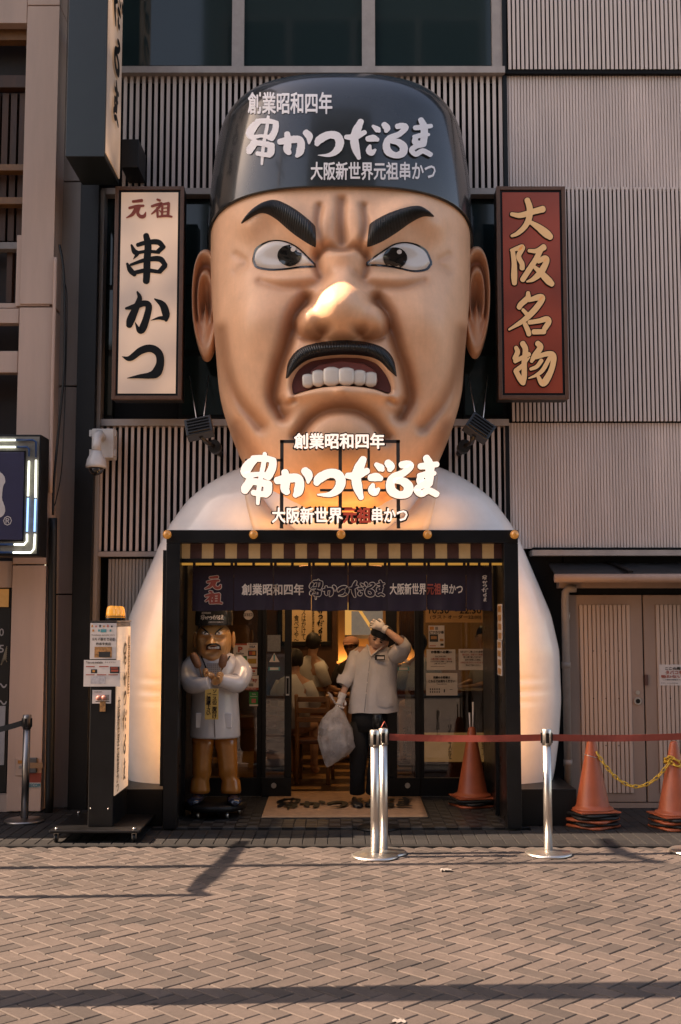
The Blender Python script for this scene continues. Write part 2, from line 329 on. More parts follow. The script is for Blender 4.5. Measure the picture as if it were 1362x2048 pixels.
# ------------------------------------------------------------------ ground
def brickmat(name, c1, c2, rough):
    m = bpy.data.materials.new(name); m.use_nodes = True; n = m.node_tree.nodes; l = m.node_tree.links; b = n['Principled BSDF']
    b.inputs['Roughness'].default_value = rough
    oi = n.new('ShaderNodeObjectInfo'); ge = n.new('ShaderNodeNewGeometry'); ad = n.new('ShaderNodeMath'); ad.operation = 'ADD'
    l.new(oi.outputs['Random'], ad.inputs[0]); l.new(ge.outputs['Random Per Island'], ad.inputs[1])
    fr = n.new('ShaderNodeMath'); fr.operation = 'FRACT'; l.new(ad.outputs[0], fr.inputs[0])
    cr_ = n.new('ShaderNodeValToRGB'); e = cr_.color_ramp.elements
    e[0].position = 0; e[0].color = (*c1, 1); e[1].position = 1; e[1].color = (*c2, 1)
    mid = cr_.color_ramp.elements.new(.22); mid.color = tuple(c1[i] * .35 + c2[i] * .65 * .9 for i in range(3)) + (1,)
    l.new(fr.outputs[0], cr_.inputs[0])
    def noise(sc_, lo, hi, det=5):
        t = n.new('ShaderNodeTexNoise'); t.inputs['Scale'].default_value = sc_; t.inputs['Detail'].default_value = det; t.inputs['Roughness'].default_value = .7
        l.new(ge.outputs['Position'], t.inputs['Vector'])
        r = n.new('ShaderNodeMapRange'); r.inputs[1].default_value = .32; r.inputs[2].default_value = .68; r.inputs[3].default_value = lo; r.inputs[4].default_value = hi; l.new(t.outputs[0], r.inputs[0]); return r, t
    r1, _ = noise(.9, .68, 1.14); r2, t2 = noise(45, .84, 1.1); r4, _ = noise(7, .86, 1.06)
    mu = n.new('ShaderNodeMath'); mu.operation = 'MULTIPLY'; l.new(r1.outputs[0], mu.inputs[0]); l.new(r2.outputs[0], mu.inputs[1])
    mu2 = n.new('ShaderNodeMath'); mu2.operation = 'MULTIPLY'; l.new(mu.outputs[0], mu2.inputs[0]); l.new(r4.outputs[0], mu2.inputs[1])
    mx = n.new('ShaderNodeMix'); mx.data_type = 'RGBA'; mx.blend_type = 'MULTIPLY'; mx.inputs[0].default_value = 1
    l.new(cr_.outputs[0], mx.inputs[6]); l.new(mu2.outputs[0], mx.inputs[7])
    # dark chewing-gum spots and stains
    vo = n.new('ShaderNodeTexVoronoi'); vo.inputs['Scale'].default_value = 2.3; l.new(ge.outputs['Position'], vo.inputs['Vector'])
    sr = n.new('ShaderNodeMapRange'); sr.inputs[1].default_value = .045; sr.inputs[2].default_value = .06; sr.inputs[3].default_value = .3; sr.inputs[4].default_value = 1; l.new(vo.outputs[0], sr.inputs[0])
    mx2 = n.new('ShaderNodeMix'); mx2.data_type = 'RGBA'; mx2.blend_type = 'MULTIPLY'; mx2.inputs[0].default_value = 1
    l.new(mx.outputs[2], mx2.inputs[6]); l.new(sr.outputs[0], mx2.inputs[7]); l.new(mx2.outputs[2], b.inputs['Base Color'])
    t3 = n.new('ShaderNodeTexNoise'); t3.inputs['Scale'].default_value = 260; t3.inputs['Detail'].default_value = 3; l.new(ge.outputs['Position'], t3.inputs['Vector'])
    bp = n.new('ShaderNodeBump'); bp.inputs['Strength'].default_value = .5; bp.inputs['Distance'].default_value = .004
    l.new(t3.outputs[0], bp.inputs['Height']); l.new(bp.outputs[0], b.inputs['Normal'])
    return m
BRICK = brickmat('paving_brick', (.038, .031, .029), (.086, .067, .059), .8)
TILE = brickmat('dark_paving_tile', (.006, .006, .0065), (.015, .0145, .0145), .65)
ASPH = mk('street_bed', (.07, .055, .046), .9, 0, .3, 3, .3, 120)
gm = MB(); gm.quad((-600, -600, -.034), (600, -600, -.034), (600, 600, -.034), (-600, 600, -.034))
tag(gm.build('ground', ASPH), kind='structure')
street = structure('street')
MORT = mk('brick_joint', (.006, .005, .0045), .95, 0, .3, 20)
ms = MB(); ms.quad((-7, 2.2, -.014), (8, 2.2, -.014), (8, 9.14, -.014), (-7, 9.14, -.014)); ms.build('joint_bed', MORT, street)
def brick_mesh(lx, ly, jit, rg, h=.034, bv=.004):
    j = lambda: rg.uniform(-jit, jit)
    top = [(-lx, -ly), (lx, -ly), (lx, ly), (-lx, ly)]; top = [(x + j(), y + j()) for x, y in top]
    v = [(x, y, -h) for x, y in top] + [(x, y, -bv) for x, y in top] + [(x * (1 - bv / lx), y * (1 - bv / ly), 0) for x, y in top]
    f = [(0, 1, 5, 4), (1, 2, 6, 5), (2, 3, 7, 6), (3, 0, 4, 7), (4, 5, 9, 8), (5, 6, 10, 9), (6, 7, 11, 10), (7, 4, 8, 11), (8, 9, 10, 11)]
    return v, f
rg = random.Random(3)
variants = []
for i in range(6):
    v, f = brick_mesh(.0970, .0470, .0016, rg); me = bpy.data.meshes.new('brick'); me.from_pydata(v, [], f); me.materials.append(BRICK); variants.append((me, v, f))
U = .1; s2 = math.sqrt(.5); blist = []
for k in range(-90, 100):
    for l_ in range(-5, 60):
        for t in (0, 1):
            u = k + 2 * l_; vv = -k + 2 * l_
            cu, cv = (u + 1, vv + .5) if t == 0 else (u + 2.5, vv + 1)
            x = (cu - cv) * s2 * U; y = (cu + cv) * s2 * U + 2.0
            if -6.9 < x < 7.9 and 2.3 < y < 9.04: blist.append((x, y, t))
def inframe(x, y):
    px = 681 + F * x / (y * CP); return -30 < px < 1392 and y > 4.88
vis = sorted([b for b in blist if inframe(b[0], b[1])], key=lambda b: b[1]); near = set(vis[:300])
rest = MB()
for b in blist:
    x, y, t = b; i = rg.randrange(6); me, v, f = variants[i]
    a = R(45) if t == 0 else R(135)
    # u axis maps to world (s2, s2); v axis to (-s2, s2)
    rz = a + rg.uniform(-.012, .012); tx = rg.gauss(0, .0055); ty = rg.gauss(0, .0055); dz = rg.uniform(-.0025, .0005)
    if y > 8.92: dz -= .001
    if b in near: piece('brick', me, street, (x, y, dz), (tx, ty, rz))
    else:
        c, s = math.cos(rz), math.sin(rz)
        rest.add([(x + p[0] * c - p[1] * s, y + p[0] * s + p[1] * c, p[2] + dz + p[1] * tx - p[0] * ty) for p in v], f)
o = rest.build('brick_paving', BRICK, street, fix=False); o['kind'] = 'stuff'
# dark strip of pavement in front of the buildings
pave = structure('pavement')
KY = 9.15
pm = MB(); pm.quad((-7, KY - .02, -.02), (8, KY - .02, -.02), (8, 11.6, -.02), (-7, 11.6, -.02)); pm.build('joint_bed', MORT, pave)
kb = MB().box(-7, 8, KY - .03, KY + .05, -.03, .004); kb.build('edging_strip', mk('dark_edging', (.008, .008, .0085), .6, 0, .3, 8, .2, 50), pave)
v, f = brick_mesh(.047, .0965, .001, rg, .02, .003); tme = bpy.data.meshes.new('paving_tile'); tme.from_pydata(v, [], f); tme.materials.append(TILE)
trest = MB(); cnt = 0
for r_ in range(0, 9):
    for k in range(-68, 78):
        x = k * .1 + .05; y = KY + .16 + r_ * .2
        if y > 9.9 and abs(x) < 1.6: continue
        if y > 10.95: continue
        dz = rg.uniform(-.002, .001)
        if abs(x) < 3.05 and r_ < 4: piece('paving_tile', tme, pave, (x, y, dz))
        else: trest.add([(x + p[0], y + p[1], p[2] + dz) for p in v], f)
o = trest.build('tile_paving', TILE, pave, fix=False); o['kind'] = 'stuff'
# chequered tiles inside the porch
TA = mk('porch_tile_grey', (.04, .039, .038), .45, 0, .3, 12); TB = mk('porch_tile_black', (.007, .007, .0075), .4, 0, .3, 12)
tm = []
for m_ in (TA, TB):
    v2, f2 = brick_mesh(.0485, .0485, .0004, rg, .02, .002); me = bpy.data.meshes.new('floor_tile'); me.from_pydata(v2, [], f2); me.materials.append(m_); tm.append(me)
fl = structure('porch_floor'); MB().quad((-1.6, 9.95, -.012), (1.6, 9.95, -.012), (1.6, 11.76, -.012), (-1.6, 11.76, -.012)).build('joint_bed', MORT, fl)
tr2 = [MB(), MB()]
for i in range(-16, 16):
    for j in range(17):
        x = i * .1 + .05; y = 10.0 + j * .1
        q = (i + j) % 2
        if (x < -.7 or x > .65) and j < 12: piece('floor_tile', tm[q], fl, (x, y, rg.uniform(-.001, .001)))
        else: tr2[q].add([(x + p[0], y + p[1], p[2]) for p in v2], f2)
for q in (0, 1):
    o = tr2[q].build('floor_tiling', (TA, TB)[q], fl, fix=False); o['kind'] = 'stuff'

# ------------------------------------------------------------------ the restaurant building
YF = 11.0
bld = thing('restaurant_building', 'restaurant front clad in pale vertical slats and ribbed panels with brown service doors', 'building', (0, YF, 0))
ZT = 10.2
wl = MB()
XL, XR = PX(166, 600, YF), 4.6
wl.box(XL, -1.62, YF + .16, YF + .75, 0, 2.75); wl.box(1.62, XR, YF + .16, YF + .75, 0, 2.75); wl.box(XL, XR, YF + .16, YF + .75, 2.75, ZT)
wl.build('wall', BLACKW, bld)
def slats(x0, x1, pitch, wpx, y0, y1, Y, name='slat', dep=.025, mat=CLAD, pyr=None):
    pyr = pyr or (y0 + y1) / 2; xa, xb = PX(x0, pyr, Y), PX(x1, pyr, Y); n = max(1, int(round((x1 - x0) / pitch)))
    ww = PX(681 + wpx, pyr, Y); z0, z1 = PZ(y1, Y), PZ(y0, Y)
    mb = MB().box(-ww / 2, ww / 2, 0, dep, 0, z1 - z0); me = mb.mesh(name); me.materials.append(mat)
    for i in range(n):
        piece(name, me, bld, (xa + (xb - xa) * (i + .5) / n, Y + rg.uniform(-.002, .002), z0))
def ribbed(name, x0, x1, y0, y1, Y, pitch, mat, parent, dep=.014, pyr=None, gap=.13):
    pyr = pyr or (y0 + y1) / 2; xa, xb = PX(x0, pyr, Y), PX(x1, pyr, Y); n = int(round((x1 - x0) / pitch)); z0, z1 = PZ(y1, Y), PZ(y0, Y)
    mb = MB(); pw = (xb - xa) / n; prof = []
    for i in range(n):
        a = xa + i * pw; prof += [(a, Y + dep), (a + pw * gap, Y + dep), (a + pw * (gap + .08), Y), (a + pw * .92, Y)]
    prof.append((xb, Y + dep))
    vs = [(x, y, z0) for x, y in prof] + [(x, y, z1) for x, y in prof]; m = len(prof)
    mb.add(vs, [(i, i + 1, m + i + 1, m + i) for i in range(m - 1)])
    mb.box(xa, xb, Y + dep + .002, Y + dep + .05, z0, z1)
    return mb.build(name, mat, parent, fix=False)
# slat screens
slats(243, 1008, 12.35, 6.4, 146, 378, YF)
slats(195, 505, 12.4, 5.6, 853, 1102, YF); slats(895, 1018, 12.3, 5.6, 853, 1090, YF)
slats(1015, 1440, 8.42, 5.2, -10, 138, YF - .06); slats(1020, 1440, 8.42, 5.0, 374, 842, YF - .05)
ribbed('ribbed_panel', 1011, 1440, 146, 378, YF + .0, 6.1, CLAD2, bld)
ribbed('ribbed_panel', 1017, 1440, 846, 1097, YF + .0, 6.1, CLAD2, bld)
ribbed('ribbed_panel', 215, 345, 1118, 1260, YF + .02, 7, GREYP, bld)
def bp(name, mat, x0, x1, y0, y1, Ya, Yb, pyr=None, bevel=0, parent=None):     # box from a photo rectangle at front depth Ya
    pyr = pyr or (y0 + y1) / 2
    return box(name, mat, parent or bld, PX(x0, pyr, Ya), PX(x1, pyr, Ya), Ya, Yb, PZ(y1, Ya), PZ(y0, Ya), bevel)
bp('rail', RAIL, 195, 1010, 376, 388, YF - .03, YF + .1); bp('rail', RAIL, 188, 1018, 838, 851, YF - .04, YF + .1)
bp('rail', RAIL, 188, 520, 1103, 1113, YF - .03, YF + .1)
bp('sill', RAIL, 240, 1010, 132, 145, YF - .08, YF + .15); bp('corner_trim', BLACK, 1006, 1014, -20, 378, YF - .02, YF + .12, 180)
bp('soffit', BLACKW, 1011, 1440, 139, 147, YF - .05, YF + .1)
bp('corner_post', GREYP, 187, 199, 380, 1620, YF - .06, YF + .1, 900)
bp('corner_post', BLACK, 1012, 1020, 850, 1100, YF - .02, YF + .12)
# upper windows
win = []
for (a, b) in ((243, 466), (486, 727), (748, 986)):
    wn = bp('window', RAIL, a - 1, b + 1, -160, 0, YF + .12, YF + .15, 60); win.append(wn)
    bp('pane', WGLASS, a + 2, b - 2, -160, 131, YF + .05, YF + .06, 60, parent=wn)
for (a, b) in ((464, 488), (724, 750), (984, 1009)):
    bp('mullion', RAIL, a, b, -160, 132, YF + .0, YF + .1, 60)
# recess behind the head with its dark windows
for (a, b) in ((205, 230), (360, 450), (925, 1010)):
    wn = bp('window', BLACK, a, b, 395, 836, YF + .13, YF + .155, 600)
    bp('pane', WGLASS, a + 5, b - 5, 402, 570, YF + .11, YF + .128, 500, parent=wn); bp('pane', WGLASS, a + 5, b - 5, 580, 700, YF + .11, YF + .128, 640, parent=wn); bp('pane', WGLASS, a + 5, b - 5, 712, 830, YF + .11, YF + .128, 770, parent=wn)
# steel column and ledge
bp('column', BLACK, 150, 188, 330, 1640, 10.86, YF + .3, 900, .006)
bp('ledge', RAIL, 1065, 1440, 1100, 1111, YF - .12, YF + .1); bp('ledge_shadow_gap', BLACKW, 1065, 1440, 1095, 1100, YF - .02, YF + .1)
# the side bay with its service doors and small awning
DBR = mk('brown_door_paint', (.31, .215, .17), .5, 0, .2, 3, .06, 80, streak=True); DBR2 = mk('ribbed_door_panel', (.50, .375, .31), .5, 0, .18, 3, .05, 80, streak=True)
bp('bay_wall', BLACKW, 1040, 1128, 1112, 1640, YF + .03, YF + .15, 1300); bp('header', BLACKW, 1128, 1440, 1112, 1200, YF + .02, YF + .15)
bp('lintel', DBR, 1118, 1440, 1158, 1176, YF - .1, YF + .1); bp('threshold', DBR, 1128, 1440, 1606, 1626, YF - .03, YF + .12, 1610)
YD = YF - .02
for (a, b, hs) in ((1137, 1288, 1), (1291, 1442, 0)):
    dr = bp('door', DBR, a, b, 1190, 1604, YD, YD + .06, 1400, .004)
    ribbed('ribbed_inset', a + 24, b - 24, 1210, 1586, YD - .012, 8.7, DBR2, dr, .012, 1400, .12)
    if hs:
        c = P(1275, 1402, YD); mb = MB()
        mb.tube([c, c + Vector((0, -.018, 0))], .034, 20); mb.build('ring_handle', CHROME, dr)
        MB().tube([c + Vector((0, -.017, 0)), c + Vector((0, -.02, 0))], .022, 20).build('handle_recess', BLACK, dr)
        c = P(1275, 1385, YD); MB().tube([c, c + Vector((0, -.012, 0))], .02, 16).build('lock', CHROME, dr)
        for py in (1240, 1395): c = P(1138, py, YD); MB().tube([c + Vector((0, -.01, 0)), c + Vector((0, -.01, .07))], .009, 8).build('hinge', CHROME, dr)
    else:
        c = P(1292, 1360, YD); MB().box(c.x - .015, c.x + .015, c.y - .02, c.y, c.z - .05, c.z + .05).build('latch', mk('rust_brown', (.09, .035, .025), .6), dr)
    for px in (a + 50, a + 75, a + 101):
        for py in (1302, 1397, 1491):
            c = P(px, py, YD - .012); MB().ball(c, .006, .004, .006, 8, 4).build('screw', BLACK, dr)
aw = MB(); q = [P(1100, 1131, YF), P(1460, 1131, YF), P(1460, 1146, 10.6), P(1112, 1146, 10.6)]
aw = MB(); ya, yb = 10.62, YF
za, zb = PZ(1150, ya), PZ(1150, ya) + .13; xa = PX(1112, 1146, ya)
aw.add([(xa, ya, za), (XR, ya, za), (XR, yb, zb), (xa, yb, zb), (xa, ya, za - .02), (XR, ya, za - .02), (XR, yb, zb - .02), (xa, yb, zb - .02)], [(0, 1, 2, 3), (7, 6, 5, 4), (0, 4, 5, 1), (1, 5, 6, 2), (2, 6, 7, 3), (3, 7, 4, 0)])
awn = aw.build('awning', mk('awning_sheet', (.022, .022, .023), .45, 0, .3, 6), bld)
MB().tube([(xa - .02, ya - .03, za - .03), (XR, ya - .03, za - .03)], .04, 12).build('gutter', DBR, awn)
for px in (1262,): MB().bar(P(px, 1146, ya) + Vector((0, -.0, .012)), Vector((PX(px, 1146, ya) - .11, yb, zb + .012)), .05, .02).build('batten', BLACK, awn)
# grey drain pipe with elbow
pz = [P(1152, 1177, 10.85), P(1135, 1178, 10.85), P(1131, 1184, 10.85), P(1130, 1200, 10.85)]
PIPE = mk('grey_drain_pipe', (.27, .22, .19), .5, 0, .25, 6)
dp = thing('drain_pipe', 'grey elbowed drain pipe running down beside the brown service doors', 'pipe', (pz[-1].x, 10.85, 0))
MB().tube(pz + [Vector((pz[-1].x, 10.85, 0))], .036, 14).build('pipe', PIPE, dp)
for z in (.4, 1.3): MB().tube([(pz[-1].x, 10.85, z), (pz[-1].x, 10.85, z + .06)], .042, 14).build('coupling', PIPE, dp)

# ------------------------------------------------------------------ neighbouring building on the left
nb = thing('neighbouring_building', 'tan stone panelled shop building with dark wooden louvres, left of the restaurant', 'building', (-3.4, 10.7, 0))
YP = 10.73
bp('pillar', PILLAR, 30, 99, 470, 612, YP, YP + .5, 620, .004, nb)
for (a, b) in ((-160, 12), (14, 609), (616, 1128), (1131, 1622)):
    box('pillar_panel', PILLAR, nb, PX(40, 620, YP), PX(106, 620, YP), YP - .02, YP + .1, PZ(b, YP), PZ(a, YP), .004)
    box('side_panel', PILLAR, nb, PX(106, 620, YP) - .02, PX(106, 620, YP) - .001, YP + .105, YP + .42, PZ(b, YP), PZ(a, YP), .002)
for (a, b) in ((-160, 360), (363, 770), (773, 1187), (1190, 1640)):
    box('grey_wall_panel', GREYP, nb, PX(112, 620, YF), PX(163, 620, YF), YF + .02, YF + .2, PZ(b, YF), PZ(a, YF), .003)
box('backing', BLACKW, nb, PX(95, 620, YF), PX(172, 620, YF), YF + .21, YF + .35, 0, ZT)
box('gap', BLACKW, nb, PX(101, 620, YF), PX(120, 620, YF), YF + .06, YF + .3, 0, ZT)
box('back_wall', mk('wood_dark_wall', (.035, .02, .014), .6, 0, .4, 5), nb, -5.2, PX(60, 620, YP), YF + .2, YF + .5, 0, ZT)
xr = PX(38, 600, YP)
for i in range(9): box('louvre', WOOD, nb, -3.62 + i * .085, -3.62 + i * .085 + .06, YF + .02, YF + .1, PZ(480, YF), PZ(185, YF))
for (a, b, m_, ya) in ((328, 341, WOODL, 10.85), (394, 408, WOODL, 10.85), (48, 80, WOODL, 10.9), (150, 175, WOOD, 10.95), (484, 498, GREYP, 10.9), (606, 616, PILLAR, 10.78), (617, 646, PILLAR, 10.74), (702, 745, PILLAR, 10.74), (1122, 1175, PILLAR, 10.74), (-60, 46, PILLAR, 10.74)):
    box('beam', m_, nb, -4.4, xr, ya, ya + .12, PZ(b, ya), PZ(a, ya), .004)
box('post', WOOD, nb, PX(13, 550, YF), PX(24, 550, YF), YF, YF + .1, PZ(605, YF), PZ(500, YF))
sw = box('shop_window', BLACK, nb, -4.4, PX(20, 1400, 10.85), 10.85, 10.9, PZ(1625, 10.85), PZ(1176, 10.85))
box('light_panel', mk('window_amber', (.4, .22, .08), .5, 0, .4, 5, emit=(.8, .4, .12), estr=.12), sw, -4.4, PX(17, 1200, 10.84), 10.835, 10.849, PZ(1214, 10.84), PZ(1178, 10.84))
pw = box('window_poster', mk('poster_black', (.012, .011, .01), .35), sw, -4.3, PX(16, 1400, 10.83), 10.835, 10.849, PZ(1585, 10.84), PZ(1216, 10.84))
text('lettering', '0', planemap(-1, 1257, 8, 1272, 10.83), PAPER, pw); text('lettering', '5', planemap(-1, 1290, 8, 1305, 10.83), PAPER, pw)
text('lettering', '～', planemap(-6, 1366, 14, 1376, 10.83), PAPER, pw); text('lettering', '～', planemap(-6, 1400, 14, 1410, 10.83), PAPER, pw)
GOLD = mk('printed_gold', (.45, .36, .24), .5, 0, .5, 14)
mb = MB()
for i in range(9): mb.bar(P(2 + i, 1330 - i * 1.5, 10.829), P(14, 1292 + i * 4, 10.829), .008, .004)
mb.build('printed_skewers', GOLD, pw)
box('notice', PAPER, sw, -4.2, PX(9, 1480, 10.82), 10.822, 10.832, PZ(1530, 10.82), PZ(1412, 10.82))
box('sill', PILLAR, nb, -4.4, PX(35, 1600, YP), YP + .02, YP + .2, 0, PZ(1590, YP))
# forward wing, unseen, added outside the picture to keep the shop front in shade
shade_wing = thing('shade_building', 'unseen tan plastered building block added to shade the shop front', 'building', (-8.0, 9.7, 0))
WT = mk('shade_wing_plaster', (.34, .29, .25), .8, 0, .2, 2, .2, 40)
box('wall', WT, shade_wing, -11.5, -4.6, 9.39, 12.5, 0, 16.5)
for i in range(3):
    for j in range(4):
        wn = box('window', RAIL, shade_wing, -11.0 + i * 2.1, -9.5 + i * 2.1, 9.35, 9.43, 1.2 + j * 3, 2.9 + j * 3)
        box('pane', WGLASS, wn, -10.93 + i * 2.1, -9.57 + i * 2.1, 9.338, 9.348, 1.27 + j * 3, 2.83 + j * 3)
box('cornice', WT, shade_wing, -11.6, -4.55, 9.33, 12.6, 16.5, 16.8)
# the other side of the street, behind the camera
WO = [mk('facade_teal_grey', (.16, .2, .2), .6, 0, .2, 1), mk('facade_cream', (.45, .36, .28), .7, 0, .2, 1), mk('facade_brown', (.2, .12, .09), .7, 0, .2, 1)]
for i, (x0, x1, h, lab) in enumerate(((-3.2, 3.4, 21, 'tall grey green office tower across the street from the restaurant'), (-13, -3.3, 8, 'low cream plastered shop building across the street from the restaurant'), (3.5, 13, 9, 'brown tiled shop building across the street from the restaurant'))):
    ob = thing('street_building', lab, 'building', ((x0 + x1) / 2, -3.5, 0))
    box('wall', WO[i], ob, x0, x1, -9, -3.5, 0, h)
    nx = 4
    for a in range(nx):
        for j in range(int(h // 3.2)):
            xa_ = x0 + .5 + a * (x1 - x0 - .6) / nx
            wn = box('window', RAIL, ob, xa_, xa_ + 1.5, -3.52, -3.44, .9 + j * 3.2, 2.9 + j * 3.2)
            box('pane', WGLASS, wn, xa_ + .07, xa_ + 1.43, -3.44 + .001, -3.43, .97 + j * 3.2, 2.83 + j * 3.2)
# street furniture outside the picture that casts the long shadows on the paving
CONC = mk('pole_concrete', (.35, .33, .31), .8, 0, .15, 4, .1, 60)
T_ = math.tan(SUN_EL)
up = thing('utility_pole', 'thick round concrete utility pole at the street side', 'pole', (-3.1, 5.46, 0))
MB().lathe([(.125, 0), (.115, 5), (.1, 10.5)], (-3.1, 5.46, 0), 24).build('shaft', CONC, up)
for z in (8.6, 9.6): MB().bar((-3.1, 4.6, z), (-3.1, 6.2, z), .09).build('crossarm', mk('galvanised', (.4, .4, .4), .4, .8), up)
LP = mk('lamp_post_paint', (.05, .05, .05), .4, .3)
def lamp(x, y, xend, pts, lab):
    t = thing('street_lamp', lab, 'street lamp', (x, y, 0), 'street lamps along the street'); h = (xend - x) / math.cos(SUN_TW) * T_ 
    MB().tube([(x, y, 0), (x, y, h)], [.05, .035], 12).build('post', LP, t)
    MB().tube([(x, y + a, h + b) for a, b in pts], [.04] * len(pts), 10).build('arm', LP, t)
    n_ = len(pts); MB().tube([(x, y + a, h + b) for a, b in pts[1:]], [.055, .07, .065, .05][:n_ - 1] + [.09] * (n_ - 5), 12, flat=.5).build('lamp_head', LP, t)
lamp(-4.3, 7.40, -.84, [(0, -.03), (.12, -.1), (.5, -.06), (1.0, .0), (1.8, .06)], 'dark lamp post with a long curved arm over the paving')
lamp(-4.2, 8.28, 2.35, [(0, -.03), (.1, -.12), (.3, -.2), (.6, -.22), (.9, -.2)], 'taller dark lamp post with a short hooked arm')
# ------------------------------------------------------------------ the giant chef bust
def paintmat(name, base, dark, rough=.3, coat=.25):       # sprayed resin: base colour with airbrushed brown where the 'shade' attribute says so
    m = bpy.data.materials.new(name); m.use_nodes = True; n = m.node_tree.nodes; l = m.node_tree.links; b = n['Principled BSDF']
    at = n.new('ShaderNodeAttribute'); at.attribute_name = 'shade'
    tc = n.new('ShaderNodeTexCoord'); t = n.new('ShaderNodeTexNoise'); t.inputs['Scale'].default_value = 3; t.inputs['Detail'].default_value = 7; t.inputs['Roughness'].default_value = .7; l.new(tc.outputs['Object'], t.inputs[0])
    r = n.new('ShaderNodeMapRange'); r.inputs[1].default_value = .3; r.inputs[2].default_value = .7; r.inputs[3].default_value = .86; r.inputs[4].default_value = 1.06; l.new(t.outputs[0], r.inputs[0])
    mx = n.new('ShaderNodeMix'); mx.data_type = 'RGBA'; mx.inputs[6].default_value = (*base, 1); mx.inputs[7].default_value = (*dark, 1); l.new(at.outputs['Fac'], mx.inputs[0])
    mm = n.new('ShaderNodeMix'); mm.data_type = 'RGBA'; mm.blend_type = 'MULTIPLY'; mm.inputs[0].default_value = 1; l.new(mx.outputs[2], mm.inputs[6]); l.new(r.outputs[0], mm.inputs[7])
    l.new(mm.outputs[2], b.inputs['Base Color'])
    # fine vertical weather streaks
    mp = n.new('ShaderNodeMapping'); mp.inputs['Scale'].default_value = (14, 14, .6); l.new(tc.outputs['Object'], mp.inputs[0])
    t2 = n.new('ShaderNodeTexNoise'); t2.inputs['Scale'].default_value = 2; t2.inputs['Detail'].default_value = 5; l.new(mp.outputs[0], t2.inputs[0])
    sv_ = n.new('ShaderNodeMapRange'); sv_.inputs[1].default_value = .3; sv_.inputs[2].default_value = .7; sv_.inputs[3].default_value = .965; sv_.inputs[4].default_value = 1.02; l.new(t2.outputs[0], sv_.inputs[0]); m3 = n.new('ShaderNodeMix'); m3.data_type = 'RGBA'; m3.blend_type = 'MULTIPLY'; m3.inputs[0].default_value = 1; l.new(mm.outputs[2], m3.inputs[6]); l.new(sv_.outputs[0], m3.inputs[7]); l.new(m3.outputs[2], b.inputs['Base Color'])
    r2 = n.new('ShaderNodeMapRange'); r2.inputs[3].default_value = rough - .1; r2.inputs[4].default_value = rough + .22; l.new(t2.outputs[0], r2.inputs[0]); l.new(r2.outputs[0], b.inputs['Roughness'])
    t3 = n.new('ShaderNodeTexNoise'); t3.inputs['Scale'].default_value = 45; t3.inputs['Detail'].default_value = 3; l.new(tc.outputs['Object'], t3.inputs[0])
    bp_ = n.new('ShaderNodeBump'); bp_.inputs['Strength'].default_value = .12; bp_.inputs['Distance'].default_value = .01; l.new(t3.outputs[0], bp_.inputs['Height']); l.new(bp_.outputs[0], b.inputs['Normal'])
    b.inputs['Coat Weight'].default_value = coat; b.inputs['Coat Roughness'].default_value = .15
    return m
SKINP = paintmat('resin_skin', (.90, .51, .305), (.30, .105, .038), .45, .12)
COATP = mk('resin_white', (.80, .74, .70), .25, 0, .1, 3, .03, 30, coat=.35)
CAPP = mk('resin_black_cap', (.026, .029, .031), .22, 0, .25, 2, .03, 20, coat=.6)
HAIRB = mk('resin_black_hair', (.006, .007, .0075), .45, 0, .2, 8, coat=.1)
LETW = mk('letter_white', (.85, .8, .79), .5, 0, .08, 5)
chef = thing('chef_bust_statue', 'giant scowling chef bust with black cap and white coat towering over the entrance', 'statue', (0, 10.9, 0))
YC = 10.75
def interp_tab(tab, z):
    zs = np.array([t[0] for t in tab]); vs = np.array([t[1] for t in tab]); o = np.argsort(zs); return np.interp(z, zs[o], vs[o])
HW = [(300, 256), (470, 257), (560, 257), (640, 253), (720, 246), (800, 240), (860, 223), (920, 199), (980, 168), (1030, 130), (1075, 92), (1140, 80)]
HWt = [(PZ(a, YC), abs(PX(681 + b, a, YC))) for a, b in HW]
FR = [(250, 9.92), (373, 9.83), (420, 9.80), (500, 9.79), (600, 9.74), (700, 9.76), (800, 9.80), (880, 9.85), (950, 9.93), (1000, 10.03), (1040, 10.15), (1100, 10.3), (1140, 10.32)]
FRt = [(PZ(a, b), b) for a, b in FR]
def shell(z0, z1, nz, nt_, n=2.5, tmax=math.pi / 2):
    z = np.linspace(z0, z1, nz); th = np.linspace(-tmax, tmax, nt_)
    def sm(tab):
        zz = np.linspace(z0 - .6, z1 + .6, 400); q = interp_tab(tab, zz); k = np.ones(25) / 25; q = np.convolve(np.pad(q, 12, mode='edge'), k, 'valid'); return np.interp(z, zz, q)
    a = sm(HWt); b = YC - sm(FRt)
    ct = np.abs(np.cos(th)) ** (2 / n); st = np.sign(np.sin(th)) * np.abs(np.sin(th)) ** (2 / n)
    X = a[:, None] * st[None, :]; Y = YC - b[:, None] * ct[None, :]; Z = np.repeat(z[:, None], nt_, 1)
    return X, Y, Z
def uniform_theta(n, nt_):     # theta values giving even spacing in x
    u = np.linspace(-1, 1, nt_) ; return u
XC = 684.0
